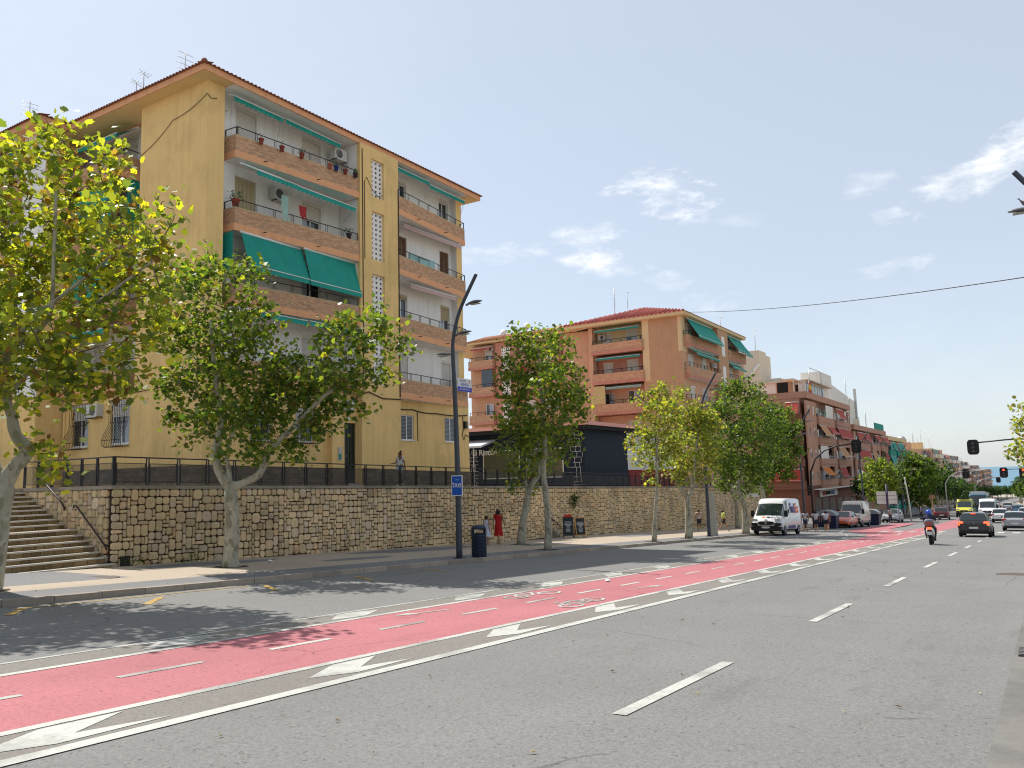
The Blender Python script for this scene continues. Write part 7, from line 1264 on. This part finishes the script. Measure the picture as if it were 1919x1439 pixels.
def person(label, loc, rz, h=1.7, skin=SKIN, hair='short', hairm=HAIRD, top=None, sleeves='short', bottom=None, legs='trousers', arms=((.1, .05), (.1, -.05)), stride=.2, lean=0, female=False, hand_to=None, dress=None, seat=False, helmet=None, knees=None, shoes=SHOE, group=None, elbow=.25, head_turn=0, bulk=1.0):
    """x forward, y left. arms: per side (swing of upper arm, extra bend of forearm); stride: half step length"""
    o = thing('person', label, 'person', loc, rz, group); k = h/1.72; sw = (.165 if female else .19)*bulk; hip = .95
    P = {}; L = lambda x, y, z: (x*k, y*k, z*k)
    lx = lambda z: lean*(z-hip)
    P['pel'] = L(0, 0, hip); P['waist'] = L(lx(1.1), 0, 1.10); P['chest'] = L(lx(1.3), 0, 1.30); P['neck'] = L(lx(1.45)+.0, 0, 1.46); P['head'] = L(lx(1.55)+.02, 0, 1.545); P['crown'] = L(lx(1.66)+.02, 0, 1.655)
    V = [(P['pel'], .125*k*bulk), (P['waist'], (.105 if female else .118)*k*bulk), (P['chest'], .125*k*bulk), (P['neck'], .05*k), (P['head'], .078*k), (P['crown'], .072*k)]; E = [(0, 1), (1, 2), (2, 3), (3, 4), (4, 5)]; idx = {}
    def add(nm, p, r, par): V.append((p, r)); E.append((par, len(V)-1)); idx[nm] = len(V)-1; P[nm] = p; return len(V)-1
    for s, nm, (swing, bend) in ((1, 'L', arms[0]), (-1, 'R', arms[1])):
        a = add('sh'+nm, L(lx(1.4), s*sw, 1.405), .052*k, 2); ex, ez = .27*sin(swing), -.27*cos(swing); e = add('el'+nm, L(lx(1.4)+ex, s*(sw+.055), 1.405+ez), .039*k, a)
        t2 = swing+elbow+bend; w = add('wr'+nm, L(lx(1.4)+ex+.25*sin(t2), s*(sw+.06-.05*bend), 1.405+ez-.25*cos(t2)), .026*k, e); wp = Vector(P['wr'+nm]); d = Vector((sin(t2), 0, -cos(t2)))*k
        hd = add('ha'+nm, tuple(wp+d*.06), (.017*k, .034*k), w)
        for f in range(4): yy = (f-1.5)*.018*k; q = add('f%d%s' % (f, nm), tuple(wp+d*.10+Vector((0, yy, 0))), .0085*k, hd); add('g%d%s' % (f, nm), tuple(wp+d*(.165-.01*abs(f-1.3))+Vector((.012*k, yy*1.1, 0))), .007*k, q)
        add('th'+nm, tuple(wp+d*.085+Vector((.045*k, -s*.01, 0))), .0095*k, hd)
        hp = add('hp'+nm, L(0, s*.088, hip-.07), .095*k*bulk, 0); st_ = stride*s
        if seat: kn = add('kn'+nm, L(.42, s*.22, .80), .06*k, hp); an = add('an'+nm, L(.32, s*.20, .40), .042*k, kn)
        else: kn = add('kn'+nm, L(.45*sin(st_*1.1)+.05*abs(st_), s*.085, hip-.07-.43*cos(st_)), .058*k, hp); an = add('an'+nm, L(.9*sin(st_)-(.08 if st_ < 0 else 0), s*.08, .085+(.06 if st_ < 0 and stride > .15 else 0)), .036*k, kn)
        ap = Vector(P['an'+nm]); add('to'+nm, tuple(ap+Vector((.13*k, 0, -.045*k))), (.03*k, .022*k), an)
    skin_obj('body', V, E, skin, o)
    def sub(names, rad, m, nm):
        ids = {q: i for i, q in enumerate(names)}; VV = [(P[q], rad[q]*k) for q in names]; base = {'waist': 'pel', 'chest': 'waist', 'neck': 'chest', 'shL': 'chest', 'shR': 'chest', 'elL': 'shL', 'elR': 'shR', 'wrL': 'elL', 'wrR': 'elR', 'hpL': 'pel', 'hpR': 'pel', 'knL': 'hpL', 'knR': 'hpR', 'anL': 'knL', 'anR': 'knR'}
        return skin_obj(nm, VV, [(ids[base[q]], ids[q]) for q in names if q in base and base[q] in ids], m, o)
    b_ = bulk
    if top:
        if sleeves == 'long': nn = ['waist', 'chest', 'neck', 'shL', 'shR', 'elL', 'elR', 'wrL', 'wrR', 'pel']; rr = dict(pel=.142*b_, waist=.13*b_, chest=.148*b_, neck=.06, shL=.07, shR=.07, elL=.056, elR=.056, wrL=.045, wrR=.045)
        else: nn = ['waist', 'chest', 'neck', 'shL', 'shR', 'mL', 'mR', 'pel']; rr = dict(pel=.142*b_, waist=.13*b_, chest=.148*b_, neck=.058, shL=.07, shR=.07, mL=.062, mR=.062)
        for s in 'LR': P['m'+s] = tuple(Vector(P['sh'+s]).lerp(Vector(P['el'+s]), .62))
        ids = {q: i for i, q in enumerate(nn)}; base = {'waist': 'pel', 'chest': 'waist', 'neck': 'chest', 'shL': 'chest', 'shR': 'chest', 'elL': 'shL', 'elR': 'shR', 'wrL': 'elL', 'wrR': 'elR', 'mL': 'shL', 'mR': 'shR'}
        skin_obj('shirt', [(P[q], rr[q]*k) for q in nn], [(ids[base[q]], ids[q]) for q in nn if q in base], top, o)
    if bottom:
        if legs == 'trousers': sub(['pel', 'hpL', 'hpR', 'knL', 'knR', 'anL', 'anR'], dict(pel=.135*b_, hpL=.108*b_, hpR=.108*b_, knL=.075, knR=.075, anL=.056, anR=.056), bottom, 'trousers')
        else:
            for s in 'LR': P['q'+s] = tuple(Vector(P['hp'+s]).lerp(Vector(P['kn'+s]), .8))
            nn = ['pel', 'hpL', 'hpR', 'qL', 'qR']; rr = dict(pel=.137*b_, hpL=.112*b_, hpR=.112*b_, qL=.085, qR=.085); base = {'hpL': 0, 'hpR': 0, 'qL': 1, 'qR': 2}; skin_obj('shorts', [(P[q], rr[q]*k) for q in nn], [(base[q], i) for i, q in enumerate(nn) if q in base], bottom, o)
    if dress:
        m, hem, fl = dress; g = MB(); R = []; n_ = 24
        for z, a, b in ((1.43, .075, .06), (1.38, .16, .10), (1.28, .165, .125), (1.12, .135*b_, .11*b_), (.98, .165*b_, .135*b_), (.84, .18+fl*.3, .15+fl*.25), (hem+.12, .19+fl*.8, .16+fl*.7), (hem, .195+fl, .165+fl*.9)):
            w_ = .02+.03*fl; R.append([((lx(z)+b*cos(t)*(1+w_*sin(5*t+z*3)*(1.4-z)))*k, (a*sin(t)*(1+w_*sin(6*t)*(1.4-z)))*k, z*k) for t in [j*2*pi/n_ for j in range(n_)]])
        g.loft(R, cap=False); g.obj('dress', [m], o)
    hx = P['head'][0]; hz = P['head'][2]
    if helmet:
        g = MB(); g.lathe([(.05*k, -.13*k), (.135*k, -.09*k), (.145*k, .0), (.13*k, .08*k), (.08*k, .135*k), (.005, .155*k)], (hx, 0, hz+.04*k), 18); g.obj('helmet', [helmet], o)
    else:
        g = MB(); rr = {'short': 1.0, 'curly': 1.35, 'bob': 1.2, 'bun': 1.02}[hair]; R = []
        for q in range(8):
            t = q/7; z = .125-.20*t if hair in ('curly', 'bob') else .125-.17*t; rad = .098*rr*sin(min(pi*.62, .15+t*1.9))**.6
            R.append([((-.018-.012*t+rad*cos(a)*(1 if cos(a) < .2 or t < .35 else .55)+(.006*sin(a*9+q*2) if hair == 'curly' else 0))*k+hx, rad*sin(a)*.92*k+(.006*cos(a*7+q) if hair == 'curly' else 0), hz+(z+.0)*k) for a in [j*2*pi/16 for j in range(16)]])
        g.loft(R)
        if hair == 'bun': g.lathe([(.01, -.05), (.05, -.02), (.05, .02), (.01, .05)], (hx-.07*k, 0, hz+.14*k), 10)
        g.obj('hair', [hairm], o)
    g = MB(); y_ = .03*k; fx = hx+.076*k
    for s in (-1, 1): g.lathe([(.0, 0), (.009*k, 0), (.009*k, .006), (.0, .008)], (fx-.006*k, s*y_, hz+.03*k), 8, 0, 'x')
    g.box(fx-.006*k, fx+.002*k, -.022*k, .022*k, hz-.047*k, hz-.038*k, 1); g.loft([[(fx-.01*k, -.012*k, hz+.02*k), (fx-.01*k, .012*k, hz+.02*k), (fx-.01*k, 0, hz+.035*k)], [(fx+.0*k, -.016*k, hz-.018*k), (fx+.0*k, .016*k, hz-.018*k), (fx+.028*k, 0, hz-.012*k)], [(fx-.006*k, -.012*k, hz-.026*k), (fx-.006*k, .012*k, hz-.026*k), (fx+.01*k, 0, hz-.026*k)]], 2)
    for s in (-1, 1): g.lathe([(.0, -.008*k), (.018*k, -.006*k), (.02*k, .004*k), (.0, .006*k)], (hx, s*.082*k, hz+.005*k), 8, 2, 'y')
    g.obj('face', [HAIRD, mat('lips', (.22, .06, .05), .6), skin], o)
    if not seat or True:
        for s in 'LR':
            ap = Vector(P['an'+s]); g = MB(); g.loft([[(ap.x+x*k, ap.y+w*k*cos(a), ap.z-.05*k+hh*k*max(-.5, sin(a))) for a in [j*pi/5 for j in range(10)]] for x, w, hh in ((-.06, .025, .04), (-.03, .038, .055), (.05, .040, .045), (.13, .042, .03), (.18, .025, .02))]); g.obj('shoe', [shoes], o)
    return o
C = lambda n_, c, r=.8: mat(n_, c, r, .08, 10)
def strp():
    m = bpy.data.materials.new('striped_shirt'); m.use_nodes = True; n, l = m.node_tree.nodes, m.node_tree.links; b = n['Principled BSDF']; t = n.new('ShaderNodeTexCoord'); s = n.new('ShaderNodeSeparateXYZ'); l.new(t.outputs['Object'], s.inputs[0]); v = mth(n, l, 'GREATER_THAN', mth(n, l, 'SINE', mth(n, l, 'MULTIPLY', s.outputs[2], 70.0)), .25)
    mx = n.new('ShaderNodeMix'); mx.data_type = 'RGBA'; l.new(v, mx.inputs['Factor']); mx.inputs['A'].default_value = (.62, .60, .58, 1); mx.inputs['B'].default_value = (.30, .30, .33, 1); l.new(mx.outputs['Result'], b.inputs['Base Color']); b.inputs['Roughness'].default_value = .9; return m
a_ = Wf(29.2, 24.75, zt(29.2)+.02); person('person in a striped white T-shirt and pale shorts walking left along the terrace', a_, pi*.93, 1.62, SKIND, 'bun', top=strp(), bottom=C('shorts_pale_blue', (.36, .44, .50)), legs='shorts', arms=((-.35, .0), (.25, .9)), stride=.16, female=True, bulk=1.12)
person('person in a flowing red dress with dark curly hair walking away beside the girl', (33.4, 22.75, zs(33.4)), .12, 1.74, SKIN, 'curly', dress=(C('red_dress', (.42, .012, .012)), .42, .03), stride=.24, arms=((-.3, .05), (.3, .35)), female=True, lean=-.02, shoes=C('sandals', (.30, .17, .10)), top=MATS['red_dress'], sleeves='short')
person('girl in a white sleeveless dress walking away to the left of the person in red', (32.6, 22.9, zs(32.6)), .1, 1.45, SKIN, 'bob', hairm=C('hair_brown', (.05, .02, .012)), dress=(C('white_dress', (.50, .48, .58)), .48, .10), stride=.3, arms=((.35, .05), (-.3, .2)), female=True, shoes=MATS['sandals'])
person('person in a yellow-green T-shirt and dark shorts striding past the pale slab', (60.2, 20.6, zs(60.2)), -.9, 1.66, SKIN, 'short', top=C('lime_shirt', (.42, .55, .10)), bottom=C('shorts_dark', (.03, .03, .04)), legs='shorts', arms=((.5, .4), (-.5, .2)), stride=.42)
person('person in a pale top walking behind the second lamp post', (58.6, 21.9, zs(58.6)), .4, 1.7, SKIN, 'short', top=C('top_grey', (.42, .42, .45)), bottom=MATS['shorts_dark'], legs='shorts', stride=.2)
for i, (dx, dy, top_, bt, hh, lb, bk) in enumerate(((0, 0, (.42, .45, .52), (.04, .05, .12), 1.68, 'person in a pale blue shirt at the left of the group behind the courier van', 1.1), (.4, -.8, (.50, .48, .50), (.03, .03, .05), 1.66, 'person with a dark strap across a white shirt in the group behind the courier van', 1.2), (1.2, -1.45, (.55, .52, .55), (.03, .03, .06), 1.64, 'person in a white top at the right of the group behind the courier van', 1.25), (2.3, -1.3, (.35, .04, .04), (.10, .03, .03), 1.62, 'person in red standing behind the group near the waste container', 1.1))):
    x, y = 67.2+dx, 16.6+dy*.9; x += 1.0; person(lb, (x, y, zr(x)), pi*.1 if i != 2 else .4, hh, SKIN, ('short', 'bob', 'short', 'bob')[i], top=C('group_top_%d' % i, top_), bottom=C('group_bottom_%d' % i, bt), legs='shorts', stride=.08+.05*i, bulk=bk, shoes=C('shoes_brown', (.16, .06, .04)))
for x, y, c, lb in ((104.5, 18.5, (.30, .06, .03), 'figure in orange on the pavement past the direction panels'), (99.3, 15.0, (.30, .30, .28), 'figure walking between the silver car and the thin signpost'), (119, 14.2, (.10, .12, .30), 'figure in blue waiting at the far crossing'), (121, 12.9, (.5, .5, .5), 'figure in white waiting at the far crossing')):
    person(lb, (x, y, zs(x) if y > 15 else zr(x)+.02), random.uniform(0, 6), 1.7, SKIN, 'short', top=C('far_top_%d' % int(x), c), bottom=MATS['shorts_dark'], stride=.15)
rd = person('rider in navy clothes and a blue helmet sitting on the scooter', (46.6-.28, 5.2, zr(46.6)+.0), .05, 1.74, SKIN, top=C('navy_jacket', (.02, .025, .06)), sleeves='long', bottom=C('navy_trousers', (.018, .02, .035)), arms=((.75, .55), (.75, .55)), seat=True, helmet=paint('helmet_blue', (.01, .06, .42)), lean=.12, shoes=M_BLKP, bulk=1.1)

a_ = Wf(71.5, 27.0, zt(71.5)+.02); person('person in dark clothes standing on the terrace past the end of the bar', a_, 2.2, 1.72, SKIN, 'short', top=C('dark_top', (.03, .03, .05)), bottom=MATS['shorts_dark'], stride=.1)
# creeper on the wall and weeds at its foot
rng = np.random.default_rng(77)
def plant(name, label, c0, n_, sx, sz, size, pal=1, cat='plant'):
    p = np.stack([rng.normal(0, sx, n_), -np.abs(rng.normal(0, .05, n_)), rng.normal(0, 1, n_)*sz*.5-np.abs(rng.normal(0, sz*.4, n_))], 1); me = leaf_mesh('leaves', p, size, pal, rng, LEAF6); o = thing(name, label, cat, c0, DAZ); inst('leaves', me, o).update_tag(); o.children[0]['kind'] = 'stuff'; return o
plant('creeper', 'dark green creeper hanging from a crack high in the wall above the chalkboards', Wf(46.6, 25.0, zt(46.6)-.75), 170, .32, .5, .11, 4)
for u, lb in ((15.6, 'weeds at the foot of the wall beside the drain hole'), (17.6, 'mossy weeds at the wall foot just left of the forked tree'), (60.5, 'weeds along the wall foot beyond the chalkboards')):
    plant('weeds', lb, Wf(u, 24.0 if u < 41 else 25.0, zs(u)+.2), 60, .3, .14, .06, 3)
